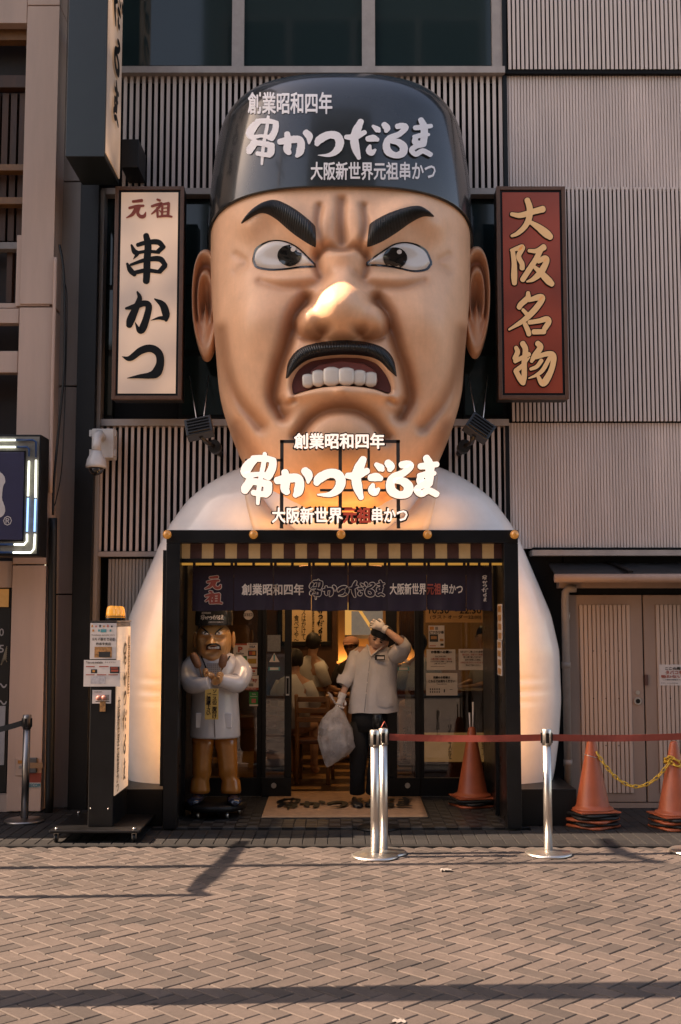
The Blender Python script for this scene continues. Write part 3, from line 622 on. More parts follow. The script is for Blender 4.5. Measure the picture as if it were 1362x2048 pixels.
class Field:
    """displacement towards the street, in photo pixels laid on the face"""
    def __init__(s, X, Z, Y): 
        d_y = Y; t = (Z - CAMH) / Y          # project the surface into the photograph
        # py from elevation, px from X
        el = np.arctan(t); s.py = 1024 - F * np.tan(el - PITCH); cosf = CP + ((s.py - 1024) / F) * SP
        s.px = 681 + F * X / Y * cosf
        s.D = np.zeros_like(X); s.S = np.zeros_like(X)
    def blob(s, x, y, rx, ry, amp, rot=0, p=2):
        dx = s.px - x; dy = s.py - y; c, q = math.cos(R(rot)), math.sin(R(rot)); a = (dx * c + dy * q) / rx; b = (-dx * q + dy * c) / ry
        g = np.exp(-(a * a + b * b) ** (p / 2)); s.D += amp * g; return g
    def both(s, x, y, *a, **k):
        s.blob(x, y, *a, **k); k = dict(k)
        if 'rot' in k: k['rot'] = -k['rot']
        s.blob(2 * XC - x, y, *a, **k)
    def dist(s, pts):
        best = np.full(s.px.shape, 1e9); side = np.zeros_like(best); ppts = [(q[0], q[1]) for q in cr([(a, b, 0) for a, b in pts], 5)]
        for (x0, y0), (x1, y1) in zip(ppts[:-1], ppts[1:]):
            ux, uy = x1 - x0, y1 - y0; L2 = ux * ux + uy * uy + 1e-9; t = np.clip(((s.px - x0) * ux + (s.py - y0) * uy) / L2, 0, 1)
            dx = s.px - (x0 + t * ux); dy = s.py - (y0 + t * uy); d = np.hypot(dx, dy); m = d < best
            best = np.where(m, d, best); side = np.where(m, np.sign(ux * dy - uy * dx), side)
        return best, side
    def ridge(s, pts, wd, amp, shade=0, sw=None):
        d, _ = s.dist(pts); s.D += amp * np.exp(-(d / wd) ** 2)
        if shade: s.S = np.maximum(s.S, shade * np.exp(-(d / (sw or wd * 1.3)) ** 2))
    def ridge2(s, pts, *a, **k):
        s.ridge(pts, *a, **k); s.ridge([(2 * XC - x, y) for x, y in pts], *a, **k)
    def inside(s, poly, soft):
        best, _ = s.dist(poly + [poly[0]]); ins = np.zeros(s.px.shape, bool); n = len(poly); j = n - 1
        for i in range(n):
            xi, yi = poly[i]; xj, yj = poly[j]
            c = ((yi > s.py) != (yj > s.py)) & (s.px < (xj - xi) * (s.py - yi) / ((yj - yi) or 1e-9) + xi); ins ^= c; j = i
        sd = np.where(ins, best, -best); return 1 / (1 + np.exp(-sd / soft))
zlo, zhi = PZ(1130, 10.3), PZ(360, 9.8)
NZ, NT = 520, 420
X, Y, Z = shell(zlo, zhi, NZ, NT)
f_ = Field(X, Z, Y - .06)
front = np.clip((YC - Y) / .75, 0, 1) ** .8
# brows and forehead
f_.ridge2([(498, 446), (530, 420), (570, 424), (632, 480)], 26, .085)
f_.blob(684, 430, 150, 40, .03); f_.blob(655, 448, 26, 46, .05); f_.blob(712, 448, 26, 46, .05)
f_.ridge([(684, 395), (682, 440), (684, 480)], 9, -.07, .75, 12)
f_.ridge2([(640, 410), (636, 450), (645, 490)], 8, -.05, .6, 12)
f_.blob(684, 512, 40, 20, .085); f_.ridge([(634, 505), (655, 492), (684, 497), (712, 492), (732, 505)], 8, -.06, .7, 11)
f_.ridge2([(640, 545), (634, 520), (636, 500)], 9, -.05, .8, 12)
# eye sockets and under-eye folds
f_.both(572, 514, 66, 30, -.07); f_.both(580, 552, 60, 14, .035)
f_.ridge2([(520, 560), (570, 572), (630, 562), (655, 545)], 9, -.03, .5, 14)
f_.ridge2([(470, 505), (490, 520), (470, 540)], 8, -.02, .25, 12)
# cheeks
f_.both(515, 640, 66, 70, .12); f_.both(482, 720, 46, 100, .06)
f_.ridge2([(440, 660), (452, 740), (478, 800), (520, 850)], 13, -.075, .75, 17)
f_.ridge2([(612, 590), (590, 630), (572, 690), (556, 740), (548, 790), (566, 826)], 14, -.115, .95, 20)
f_.ridge2([(470, 850), (500, 900), (540, 950), (600, 990)], 14, -.05, .6, 18)
# muzzle, lips, chin
f_.blob(684, 745, 118, 76, .1, p=3)
mouth = [(588, 786), (586, 762), (596, 736), (618, 717), (650, 709), (690, 706), (728, 709), (755, 722), (772, 746), (780, 772), (777, 784), (752, 776), (720, 771), (684, 770), (646, 772), (612, 779)]
f_.ridge(mouth + [mouth[0]], 10, .02)
mi = f_.inside(mouth, 3.0); f_.D -= .24 * mi
f_.ridge2([(578, 800), (600, 792), (640, 788), (684, 786)], 13, .045)
f_.ridge2([(560, 800), (575, 806), (590, 800)], 7, -.04, .7, 10)
f_.ridge([(596, 872), (620, 838), (650, 820), (684, 815), (718, 820), (748, 838), (772, 872)], 13, -.10, .9, 18)
f_.blob(684, 880, 78, 62, .13, p=3); f_.both(585, 860, 30, 60, .03)
f_.ridge([(560, 1000), (620, 1022), (684, 1028), (748, 1022), (808, 1000)], 16, -.04, .4, 20)
# nose
nose = np.zeros_like(X)
def dome(x, y, rx, ry, amp, pw=.55):
    r2 = ((f_.px - x) / rx) ** 2 + ((f_.py - y) / ry) ** 2; return amp * np.clip(1 - r2, 0, 1) ** pw
ball = dome(683, 622, 62, 58, .40); al = dome(624, 640, 36, 36, .25); ar = dome(744, 640, 36, 36, .25)
bd, _ = f_.dist([(684, 530), (684, 580), (683, 622)]); br = .27 * np.exp(-(bd / 32) ** 3) * np.clip((f_.py - 500) / 90, .2, 1)
k_ = 26.0
nose = np.log(np.exp(k_ * ball) + np.exp(k_ * al) + np.exp(k_ * ar) + np.exp(k_ * br)) / k_ - math.log(4) / k_
kern = np.array([1, 4, 6, 4, 1]) / 16
for ax in (0, 1):
    for _ in range(3): nose = np.apply_along_axis(lambda v: np.convolve(np.pad(v, 2, mode='edge'), kern, 'valid'), ax, nose)
f_.D += np.maximum(nose, 0) * .95
f_.ridge2([(592, 650), (606, 672), (640, 676)], 8, -.04, .8, 11)
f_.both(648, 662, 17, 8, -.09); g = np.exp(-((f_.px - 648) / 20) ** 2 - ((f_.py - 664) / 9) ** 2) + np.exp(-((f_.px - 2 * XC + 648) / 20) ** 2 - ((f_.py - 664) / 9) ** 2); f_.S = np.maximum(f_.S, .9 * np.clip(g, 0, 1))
f_.ridge([(612, 668), (650, 680), (684, 682), (718, 680), (756, 668)], 9, -.02, .7, 12)
Dd = f_.D
for ax in (0, 1):
    Dd = np.apply_along_axis(lambda v: np.convolve(np.pad(v, 2, mode='edge'), kern, 'valid'), ax, Dd)
Yd = Y - Dd * front
# soft broad airbrush toward the sides
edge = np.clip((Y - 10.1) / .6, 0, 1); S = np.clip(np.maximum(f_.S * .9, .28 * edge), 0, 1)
def grid_obj(name, X, Y, Z, mat, parent, shade=None):
    nz, nt_ = X.shape; off = ORG[parent.name]
    co = np.stack([X - off.x, Y - off.y, Z - off.z], -1).reshape(-1, 3)
    idx = np.arange(nz * nt_).reshape(nz, nt_); q = np.stack([idx[:-1, :-1], idx[:-1, 1:], idx[1:, 1:], idx[1:, :-1]], -1).reshape(-1, 4)
    me = bpy.data.meshes.new(name); me.from_pydata(co.tolist(), [], q.tolist()); me.polygons.foreach_set('use_smooth', [True] * len(q)); me.materials.append(mat)
    if shade is not None:
        at = me.attributes.new('shade', 'FLOAT', 'POINT'); at.data.foreach_set('value', shade.reshape(-1).astype(np.float32))
    o = bpy.data.objects.new(name, me); link(o, parent)
    b = BVHTree.FromPolygons((co + np.array([off.x, off.y, off.z])).tolist(), q.tolist()); return o, b
# run the sides straight back to the wall
def close_sides(A, B, C, yb=11.12):
    l = lambda M, v=None: np.concatenate([(M[:, :1] if v is None else np.full_like(M[:, :1], v)), M, (M[:, -1:] if v is None else np.full_like(M[:, -1:], v))], 1)
    return l(A), l(B, yb), l(C)
Xs, Ys, Zs = close_sides(X, Yd, Z); Ss = np.pad(S, ((0, 0), (1, 1)), mode='edge')
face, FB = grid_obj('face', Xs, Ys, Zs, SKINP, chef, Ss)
# cap: a separate shell, a little wider, with a domed top
zb, zt = PZ(374, 9.79), PZ(121, 9.95)
zc = np.concatenate([np.linspace(zb, zb + .02, 3), np.linspace(zb + .03, zt - .40, 14), zt - .40 + .40 * np.sin(np.linspace(0, math.pi / 2, 26)[1:])])
tt = np.linspace(-math.pi / 2, math.pi / 2, 121); n_ = 2.5
az = interp_tab(HWt, np.array([zb]))[0] + .025; bz = YC - interp_tab(FRt, np.array([zb]))[0] + .055
sc_ = np.ones_like(zc); fl_ = (zc - (zt - .40)) / .40; mt = fl_ > 0; sc_[mt] = 1 - .30 * (1 - np.sqrt(np.clip(1 - fl_[mt] ** 2, 0, 1)))
lean = 1 - .145 * np.clip((zc - zb) / (zt - zb), 0, 1) ** 1.9
sc_ = sc_ * lean
ct = np.abs(np.cos(tt)) ** (2 / n_); st = np.sign(np.sin(tt)) * np.abs(np.sin(tt)) ** (2 / n_)
CX = az * sc_[:, None] * st[None]; CY = YC - bz * sc_[:, None] * ct[None] + np.clip((zc - zb) / (zt - zb), 0, 1)[:, None] ** 1.5 * .07; CZ = np.repeat(zc[:, None], 121, 1)
# brim lip turned under, then the flat top closed to the centre
lip = [(.96, zb + .004)]
CX = np.concatenate([CX[:1] * .965, CX], 0); CY = np.concatenate([YC - (YC - CY[:1]) * .965, CY], 0); CZ = np.concatenate([CZ[:1] + .004, CZ], 0)
for k, dz in ((.8, .03), (.5, .055), (.02, .07)):
    CX = np.concatenate([CX, CX[-1:] * (k if True else 1)], 0) if False else np.concatenate([CX, az * sc_[-1] * st[None] * k], 0)
    CY = np.concatenate([CY, YC - (YC - (YC - bz * sc_[-1] * ct[None] + .07)) * k], 0); CZ = np.concatenate([CZ, np.full((1, 121), zt + dz)], 0)
ctw = np.concatenate([ct]); CZ = CZ - .27 * (1 - ctw)[None] ** 1.3 * np.clip(1 - (CZ - zb) / (zt - zb), 0, 1)
CXs, CYs, CZs = close_sides(CX, CY, CZ)
cap, CB = grid_obj('cap', CXs, CYs, CZs, CAPP, chef)
brush('lettering', LOGO_ALL, LOGO_BB, projmap(491, 231, 867, 331, CB), LETW, cap, zoff=.006)
text('lettering', '創業昭和四年', projmap(497, 186, 664, 228, CB, 0), LETW, cap, .022, zoff=.006)
text('lettering', '大阪新世界元祖串かつ', projmap(622, 325, 870, 360, CB), LETW, cap, .022, zoff=.006)
# dark hairline below the cap at the temples
for sx in (-1, 1):
    pts = [P(681 + sx * 257, y, YC) for y in (430, 480, 530, 560)]
    MB().tube([Vector((sx * (abs(p.x) + .002), YC + .05, p.z)) for p in pts], [.05, .05, .04, .02], 10).build('hairline', HAIRB, chef)
def strip(name, up_, lo_, mat, parent, bvh, nu, nv, thick, groove=0, gn=40, base=.0, edge=.6):
    A = cr([(a, b, 0) for a, b in up_], 12); Bq = cr([(a, b, 0) for a, b in lo_], 12)
    def at(Q, t):
        x = t * (len(Q) - 1); i = min(int(x), len(Q) - 2); return Q[i] + (Q[i + 1] - Q[i]) * (x - i)
    rows = []
    for i in range(nu + 1):
        t = i / nu; a = at(A, t); b = at(Bq, t); row = []
        for j in range(nv + 1):
            s_ = j / nv; q = a + (b - a) * s_; d = ray(q[0], q[1]).normalized(); h = bvh.ray_cast(Vector((0, 0, CAMH)), d)
            p = h[0] if h[0] is not None else P(q[0], q[1], 9.8)
            prof = max(0, 1 - (2 * s_ - 1) ** 2) ** .5 * min(1, (min(t, 1 - t) / .08)) ** edge
            g = groove * (.5 + .5 * math.sin(gn * 2 * math.pi * t + 3.5 * s_ + .8 * math.sin(9 * t))) * prof
            row.append(p + Vector((0, -(base + thick * prof - g), 0)))
        rows.append(row)
    # back row so that the piece is solid
    return MB().loft(rows, caps=False, closed=False).build(name, mat, parent, fix=False)
for side in (0, 1):
    fx = (lambda x: x) if side == 0 else (lambda x: 2 * XC - x)
    up_ = [(481, 446), (505, 418), (532, 402), (556, 400), (592, 418), (632, 450)]; lo_ = [(483, 448), (506, 433), (526, 427), (550, 438), (588, 470), (634, 500)]
    if side: up_ = [(869, 432), (845, 414), (828, 411), (800, 417), (770, 428), (738, 446)]; lo_ = [(868, 434), (846, 434), (822, 446), (794, 466), (765, 484), (732, 498)]
    strip('eyebrow', up_, lo_, HAIRB, chef, FB, 220, 12, .06, .011, 46, -.008)
# eyes: white, iris, glint and a dark rim
EW = mk('eye_white', (.66, .6, .55), .12, 0, .05, 6, coat=.6); EB = mk('eye_black', (.004, .004, .004), .1, coat=.6)
eyes = [([(509, 520), (516, 499), (540, 485), (568, 485), (595, 498), (628, 531)], [(509, 521), (516, 533), (540, 538), (570, 537), (600, 533), (629, 532)], (579, 508)),
        ([(736, 528), (762, 508), (792, 490), (822, 489), (848, 502), (860, 526)], [(736, 529), (764, 530), (792, 534), (826, 541), (850, 538), (860, 527)], (790, 513))]
def ydepth(px, py, bvh): 
    h = bvh.ray_cast(Vector((0, 0, CAMH)), ray(px, py).normalized()); return h[0].y if h[0] is not None else 9.8
for up_, lo_, (ix, iy) in eyes:
    eye = strip('eye', up_, lo_, EW, chef, FB, 40, 14, .045, 0, 1, .012)
    big = lambda Q, s_: [(684 + (x - 684) * 1.0 + (x - ix) * .06, y + s_) for x, y in Q]
    strip('eye_rim', big(up_, -3.2), big(lo_, 3.0), EB, eye, FB, 40, 10, .006, 0, 1, .006)
    me_ = eye.data; off = ORG[chef.name]
    eb = BVHTree.FromPolygons([tuple(Vector(v.co) + off) for v in me_.vertices], [tuple(p.vertices) for p in me_.polygons])
    def disc(name, x, y, rx, ry, mat, par, z):
        mb = MB(); mp = projmap(x - rx, y - ry, x + rx, y + ry, eb); vs = [mp(.5, .5, z)]; fs = []; K = 28; rings = 4
        for r_ in range(1, rings + 1):
            for k in range(K): vs.append(mp(.5 + .5 * r_ / rings * math.cos(2 * math.pi * k / K), .5 + .5 * r_ / rings * math.sin(2 * math.pi * k / K), z))
        fs = [(0, 1 + k, 1 + (k + 1) % K) for k in range(K)]
        for r_ in range(rings - 1): fs += [(1 + r_ * K + k, 1 + (r_ + 1) * K + k, 1 + (r_ + 1) * K + (k + 1) % K, 1 + r_ * K + (k + 1) % K) for k in range(K)]
        mb.add(vs, fs, True); return mb.build(name, mat, par, fix=False)
    disc('iris', ix, iy + 3, 24, 21, EB, eye, .006)
    disc('glint', ix + 8, iy - 9, 5, 4.5, EW, eye, .012)
# moustache, mouth lining, teeth
strip('moustache', [(571, 757), (577, 722), (600, 696), (640, 684), (690, 680), (735, 684), (768, 696), (787, 718), (794, 752)], [(574, 758), (594, 736), (616, 721), (648, 713), (690, 710), (732, 713), (758, 722), (777, 740), (793, 754)], HAIRB, chef, FB, 300, 10, .05, .010, 70, -.004)
ML = mk('mouth_maroon', (.13, .03, .022), .5, 0, .15, 6); GUM = mk('gum_red', (.24, .055, .04), .4, 0, .15, 8, coat=.3)
mdy = 9.83
ml = MB(); mp = [P(x, y, mdy) for x, y in [(684 + (x - 684) * 1.03, 745 + (y - 745) * 1.06) for x, y in mouth]]
ml.prism([(p.x, p.z) for p in mp], mdy, mdy + .02); lining = ml.build('mouth_lining', ML, chef)
gp = [(618, 762), (622, 742), (640, 730), (684, 722), (728, 728), (750, 742), (757, 765), (684, 770)]
mp = [P(x, y, mdy - .02) for x, y in gp]; MB().prism([(p.x, p.z) for p in mp], mdy - .04, mdy).build('gum', GUM, lining, .01)
TOOTH = mk('tooth_white', (.68, .61, .54), .18, 0, .05, 10, coat=.4)
for (a, b, t_, bt) in ((605, 627, 748, 776), (625, 649, 740, 774), (647, 679, 734, 773), (677, 708, 735, 772), (706, 731, 740, 772), (729, 753, 744, 774)):
    ty = 9.74 + abs((a + b) / 2 - 680) / 75 * .06; c = P((a + b) / 2, (t_ + bt) / 2, ty); hw = (b - a) / 2 / F * ty * 1.09; hh = (bt - t_) / 2 / F * ty * 1.02
    rings = []
    for i in range(9):
        q = -1 + 2 * i / 8; e = max(.05, (1 - abs(q) ** 6)) ** .35; e2 = e * (1 - .1 * (q < 0) * -q)
        rings.append([(c.x + hw * e2 * np.sign(math.cos(t)) * abs(math.cos(t)) ** .45, c.y + .05 * e * np.sign(math.sin(t)) * abs(math.sin(t)) ** .5, c.z + hh * q) for t in [2 * math.pi * k / 16 for k in range(16)]])
    MB().loft(rings).build('tooth', TOOTH, lining)
# ears
def ear(side):
    nr, na = 26, 56; cx, cy = (411, 606) if side < 0 else (953, 600); rows = []; sh = []
    for i in range(nr + 1):
        r = i / nr; row = []; srow = []
        for k in range(na):
            t = 2 * math.pi * k / na; x = math.cos(t); y = math.sin(t)      # y down
            ox = 27 * np.sign(x) * abs(x) ** .85; oy = 112 * y
            wq = 1.05 - .22 * max(0, y) ** 2 + .1 * max(0, -y)
            rim = .11 * math.exp(-((r - .86) / .09) ** 2); conch = -.15 * math.exp(-(r / .45) ** 2); anti = .08 * math.exp(-((r - .5) / .09) ** 2) * (1 if y < .6 else .3)
            lobe = .06 * max(0, y - .45)
            h = (rim + conch + anti) * (1 - .9 * max(0, (y - .55) / .45)) + lobe + .05 * (1 - r ** 4)
            yy = YC - .06 - h + (.12 if i == nr else 0)
            p = P(cx + ox * r * wq, cy + oy * r, YC - .1); row.append((p.x, yy, p.z))
            srow.append(1.0 * math.exp(-((r - .66) / .1) ** 2) * (1 if y < .5 else 0) + .6 * math.exp(-(r / .3) ** 2) + .2)
        rows.append(row); sh += srow
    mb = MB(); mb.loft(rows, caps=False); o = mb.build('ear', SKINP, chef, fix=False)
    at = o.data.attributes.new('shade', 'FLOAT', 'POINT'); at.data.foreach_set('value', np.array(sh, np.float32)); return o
ear(-1); ear(1)
# coat with shoulders and arms
AW = [(912, 120), (925, 170), (945, 225), (970, 268), (1000, 305), (1050, 342), (1090, 362), (1170, 396), (1230, 421), (1300, 437), (1400, 441), (1480, 436), (1540, 428), (1585, 418)]
zs_ = np.array([PZ(a, 10.7) for a, b in AW]); aw_ = np.array([abs(PX(681 + b, a, 10.7)) for a, b in AW])
bw_ = np.interp([a for a, b in AW], [912, 945, 1000, 1090, 1230, 1400, 1585], [.25, .42, .55, .62, .66, .68, .62])
zz = np.linspace(zs_.min(), zs_.max(), 120); o_ = np.argsort(zs_); A_ = np.interp(zz, zs_[o_], aw_[o_]); B_ = np.interp(zz, zs_[o_], bw_[o_])
for _ in range(4):
    A_[1:-1] = (A_[:-2] + 2 * A_[1:-1] + A_[2:]) / 4; B_[1:-1] = (B_[:-2] + 2 * B_[1:-1] + B_[2:]) / 4
tt = np.linspace(-math.pi / 2, math.pi / 2, 220); n_ = 2.2
ct = np.abs(np.cos(tt)) ** (2 / n_); st = np.sign(np.sin(tt)) * np.abs(np.sin(tt)) ** (2 / n_)
BX = A_[:, None] * st[None]; BY = 10.72 - B_[:, None] * ct[None]; BZ = np.repeat(zz[:, None], 220, 1)
# sleeve folds at the elbow
for sx in (-1, 1):
    for (dz, k) in ((0, .035), (-.09, .02), (.1, .02)):
        zf = 1.12 + dz + .25 * dz * (np.abs(BX) - 1.5); BY += k * np.exp(-((BZ - zf) / .022) ** 2) * np.exp(-((BX * sx - 1.52) / .22) ** 2)
BXs, BYs, BZs = close_sides(BX, BY, BZ, 11.12)
nz, nt_ = BXs.shape; off = ORG[chef.name]
co = np.stack([BXs, BYs, BZs], -1).reshape(-1, 3); idx = np.arange(nz * nt_).reshape(nz, nt_)
q = np.stack([idx[:-1, :-1], idx[:-1, 1:], idx[1:, 1:], idx[1:, :-1]], -1).reshape(-1, 4)
ctr = co[q].mean(1); keep = ~((np.abs(ctr[:, 0]) < 1.50) & (ctr[:, 2] < 2.47)); q = q[keep]
me = bpy.data.meshes.new('coat'); me.from_pydata((co - np.array(tuple(off))).tolist(), [], q.tolist()); me.polygons.foreach_set('use_smooth', [True] * len(q)); me.materials.append(COATP)
coat = bpy.data.objects.new('coat', me); link(coat, chef)
KB = BVHTree.FromPolygons(co.tolist(), q.tolist())
bm_ = bmesh.new(); bm_.from_mesh(me); bmesh.ops.delete(bm_, geom=[v for v in bm_.verts if not v.link_faces], context='VERTS'); bm_.to_mesh(me); bm_.free()
LAP = mk('lapel_cream', (.50, .42, .37), .4, 0, .1, 4, coat=.2)
for side in (0, 1):
    fx = lambda x: x if side == 0 else 2 * 681 - x
    o1 = [(fx(x), y) for x, y in ((486, 950), (491, 1000), (506, 1062))]; i1 = [(fx(x), y) for x, y in ((512, 975), (545, 1022), (600, 1066))]
    rows = []
    for t in np.linspace(0, 1, 12):
        A1 = cr([(a, b, 0) for a, b in o1], 8); B1 = cr([(a, b, 0) for a, b in i1], 8)
        a = A1[int(t * (len(A1) - 1))]; b = B1[int(t * (len(B1) - 1))]
        rows.append([P(a[0] + (b[0] - a[0]) * s_, a[1] + (b[1] - a[1]) * s_, 10.10 - .12 * math.sin(math.pi * s_) * .3 + .12 * (1 - t)) for s_ in np.linspace(0, 1, 7)])
    mb = MB().loft(rows, caps=False, closed=False); rows2 = [[p + Vector((0, .05, 0)) for p in r_] for r_ in rows]; mb.loft(rows2, caps=False, closed=False)
    mb.loft([[r_[-1] for r_ in rows], [r_[-1] for r_ in rows2]], caps=False, closed=False); mb.loft([[r_[0] for r_ in rows], [r_[0] for r_ in rows2]], caps=False, closed=False)
    mb.build('lapel', LAP, chef)
for sx in (-1, 1):
    x0, x1 = sorted((sx * 1.52, sx * 2.02)); box('plinth', BLACK, chef, x0, x1, 10.02, 11.1, 0, PZ(1578, 10.1) + .01, .006)
# ------------------------------------------------------------------ entrance porch
por = thing('entrance_porch', 'black framed entrance porch with striped valance and row of amber globe bulbs', 'porch', (0, 9.9, 0))
YPF = 9.87
xo0, xi0, xi1, xo1 = PX(329, 1350, YPF), PX(357, 1350, YPF), PX(1011, 1350, YPF), PX(1040, 1350, YPF)
zt_ = PZ(1060, YPF); zl = PZ(1086, YPF)
box('post', STEEL, por, xo0, xi0, YPF, YPF + .12, 0, zl - .001, .004); box('post', STEEL, por, xi1, xo1, YPF, YPF + .12, 0, zl - .001, .004)
box('lintel', STEEL, por, xo0, xo1, YPF - .004, YPF + .14, zl, zt_, .004)
BULB = mk('amber_bulb_glass', (.45, .2, .05), .08, .3, .2, 40, emit=(1, .42, .08), estr=.10, coat=.8)
for px in (336, 508, 682, 854, 1027):
    c = P(px, 1070, YPF); lp = MB().tube([c + Vector((0, .01, 0)), c + Vector((0, -.03, 0))], [.034, .028], 16).build('bulb_holder', CHROME, por)
    MB().ball(c + Vector((0, -.055, 0)), .039, .039, .039, 18, 12).build('bulb', BULB, lp)
SR = mk('valance_maroon', (.085, .028, .02), .5, 0, .2, 8); SC_ = mk('valance_cream', (.50, .33, .17), .5, 0, .12, 8, emit=(1, .6, .25), estr=.03)
YV = 10.0; x = 357.0; i = 0; wst = 23.3
xs0 = PX(357, 1100, YV); n_st = 28; dx = (PX(1011, 1100, YV) - xs0) / n_st
za, zb_ = PZ(1117, YV), PZ(1083, YV)
for i in range(n_st):
    box('stripe', SC_ if i % 2 == 0 else SR, por, xs0 + i * dx + .0005, xs0 + (i + 1) * dx - .0005, YV - .003 * (i % 2), YV + .03, za, zb_)
box('valance_rail', BLACK, por, xs0, xs0 + n_st * dx, YV - .01, YV + .06, za - .035, za - .001)
# side walls and ceiling
PW = mk('porch_wall_dark', (.009, .007, .006), .3, 0, .3, 5)
for sx in (-1, 1):
    x0, x1 = sorted((sx * 1.43, sx * 1.495)); box('side_wall', PW, por, x0, x1, YPF + .121, 11.64, 0, zl - .05)
    xa, xb = sorted((sx * 1.40, sx * 1.4299)); box('side_post', STEEL, por, xa, xb, 10.55, 10.63, 0, 2.5)
box('ceiling', PW, por, -1.495, 1.495, YPF + .141, 11.64, 2.5, zt_ - .003)
# amber strip lamps: over the lintel and behind both posts, lighting the bust
LEDM = mk('led_strip_lens', (.8, .5, .2), .3, emit=(1, .55, .18), estr=4)
def arealamp(parent, name, loc, sx, sy, power, col, direction):
    la = bpy.data.lights.new(name, 'AREA'); la.shape = 'RECTANGLE'; la.size = sx; la.size_y = sy; la.energy = power * EM; la.color = col
    o = bpy.data.objects.new(name, la); link(o, parent); o.location = Vector(loc) - ORG[parent.name]
    o.rotation_euler = Vector(direction).to_track_quat('-Z', 'Y').to_euler(); return o
LED_P = 3.2
for sx, lab in ((-1, 'slim amber strip lamp behind the porch post beside the standing menu sign'), (1, 'slim amber strip lamp behind the porch post beside the service doors')):
    t = thing('strip_lamp', lab, 'lamp', (sx * 1.535, 9.97, .4))
    x0, x1 = sorted((sx * 1.50, sx * 1.53)); box('housing', BLACK, t, x0, x1, 9.905, 9.985, .35, 2.35)
    la = arealamp(t, 'light', (sx * 1.545, 9.94, 1.35), .03, 1.9, LED_P, (1, .52, .17), (sx * .6, .8, 0))
t = thing('strip_lamp', 'slim amber strip lamp on top of the porch lintel under the chin', 'lamp', (0, 9.97, zt_))
box('housing', BLACK, t, -1.3, 1.3, 9.955, 9.995, zt_ + .0005, zt_ + .006)
arealamp(t, 'light', (0, 9.975, zt_ + .0085), 2.4, .03, 4.6, (1, .52, .17), (0, .05, 1))

t = thing('strip_lamp', 'slim warm strip lamp under the porch lintel behind the striped valance', 'lamp', (0, 10.3, 2.44))
box('housing', BLACK, t, -1.2, 1.2, 10.3, 10.36, 2.46, 2.499)
arealamp(t, 'light', (0, 10.33, 2.45), 2.3, .05, 8, (1, .72, .46), (0, .15, -1))
# ------------------------------------------------------------------ door curtain
YN = 10.2
nor = thing('door_curtain', 'dark purple split door curtain with white and red lettering across the entrance', 'curtain', (0, YN, 1.9))
CUR = mk('purple_cloth', (.019, .0075, .019), .75, 0, .25, 20, .25, 250)
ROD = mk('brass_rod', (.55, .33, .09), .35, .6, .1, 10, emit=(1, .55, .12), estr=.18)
MB().tube([P(352, 1127, YN), P(1014, 1127, YN)], .016, 12).build('rod', ROD, nor)
edges = [385, 468, 547, 623, 696, 774, 853, 932, 984]; zn0, zn1 = PZ(1221, YN), PZ(1134, YN)
allv = []; allf = []; rgn = random.Random(5)
for i in range(8):
    xa, xb = PX(edges[i] + .6, 1180, YN), PX(edges[i + 1] - .6, 1180, YN); rows = []; ph = rgn.uniform(0, 6); am = rgn.uniform(.006, .014); tl = rgn.uniform(-.012, .012)
    for a in range(13):
        u = a / 12; row = []
        for b in range(11):
            v_ = b / 10; y = YN - .02 + am * v_ * math.sin(6 * u + ph) + .006 * v_ * math.sin(14 * u + 2 * ph + 2 * v_) - .004 * i % .003 + tl * v_ * (u - .5) * 2
            row.append((xa + (xb - xa) * u, y, zn1 + (zn0 - zn1 + .006 * math.sin(3 * u + ph)) * v_))
        rows.append(row)
    mb = MB().loft(rows, caps=False, closed=False); pn = mb.build('cloth_panel', CUR, nor, fix=False)
    n0 = len(allv); allv += mb.v; allf += [tuple(k + n0 for k in f) for f in mb.f]
    for px in (edges[i] + 4, (edges[i] + edges[i + 1]) / 2, edges[i + 1] - 4):
        c = P(px, 1127, YN); MB().tube([c + Vector((-.012, 0, 0)), c + Vector((.012, 0, 0))], .021, 10).build('loop', CUR, pn)
        MB().box(c.x - .012, c.x + .012, YN - .021, YN - .017, zn1 - .01, c.z).build('tab', CUR, pn)
NB = BVHTree.FromPolygons(allv, allf)
CRM = mk('printed_cream', (.78, .64, .53), .6, 0, .1, 20); REDC = mk('printed_red', (.42, .075, .045), .6, 0, .1, 20)
mp = projmap(410, 1152, 444, 1208, NB)
# red stacked characters with a cream outline
def vstack(strokes_a, strokes_b):
    a = [[(x - 125, y - 135, w_) for x, y, w_ in s] for s in strokes_a]; b = [[(x - 378, y - 135 + 215, w_) for x, y, w_ in s] for s in strokes_b]; return a + b
RV = vstack(LS_RED[:4], LS_RED[4:]); RVB = (0, 0, 215, 400)
pn0 = [o for o in nor.children if o.name.startswith('cloth_panel')]
brush('lettering_outline', RV, RVB, mp, CRM, pn0[0], 11, .004, rough=.02, stagger=.0002); brush('lettering', RV, RVB, mp, REDC, pn0[0], 2, .010, stagger=.0002)
text('lettering', '創業昭和四年', projmap(484, 1168, 607, 1190, NB), CRM, nor, .025, zoff=.006)
mp = projmap(618, 1158, 771, 1199, NB)
brush('lettering_outline', LOGO_ALL, LOGO_BB, mp, CRM, nor, 10, .004, rough=.02, stagger=.0002); brush('lettering', LOGO_ALL, LOGO_BB, mp, CUR, nor, -3, .010, rough=.02, stagger=.0002)
text('lettering', '大阪新世界', projmap(780, 1167, 852, 1189, NB), CRM, nor, .025, zoff=.006); text('lettering', '元祖', projmap(854, 1167, 882, 1189, NB), REDC, nor, .03, zoff=.006)
text('lettering', '串かつ', projmap(884, 1168, 925, 1188, NB), CRM, nor, .025, zoff=.006)
brush('lettering', LOGO_V, LOGO_VBB, projmap(963, 1150, 975, 1203, NB), CRM, nor, 0, .006)

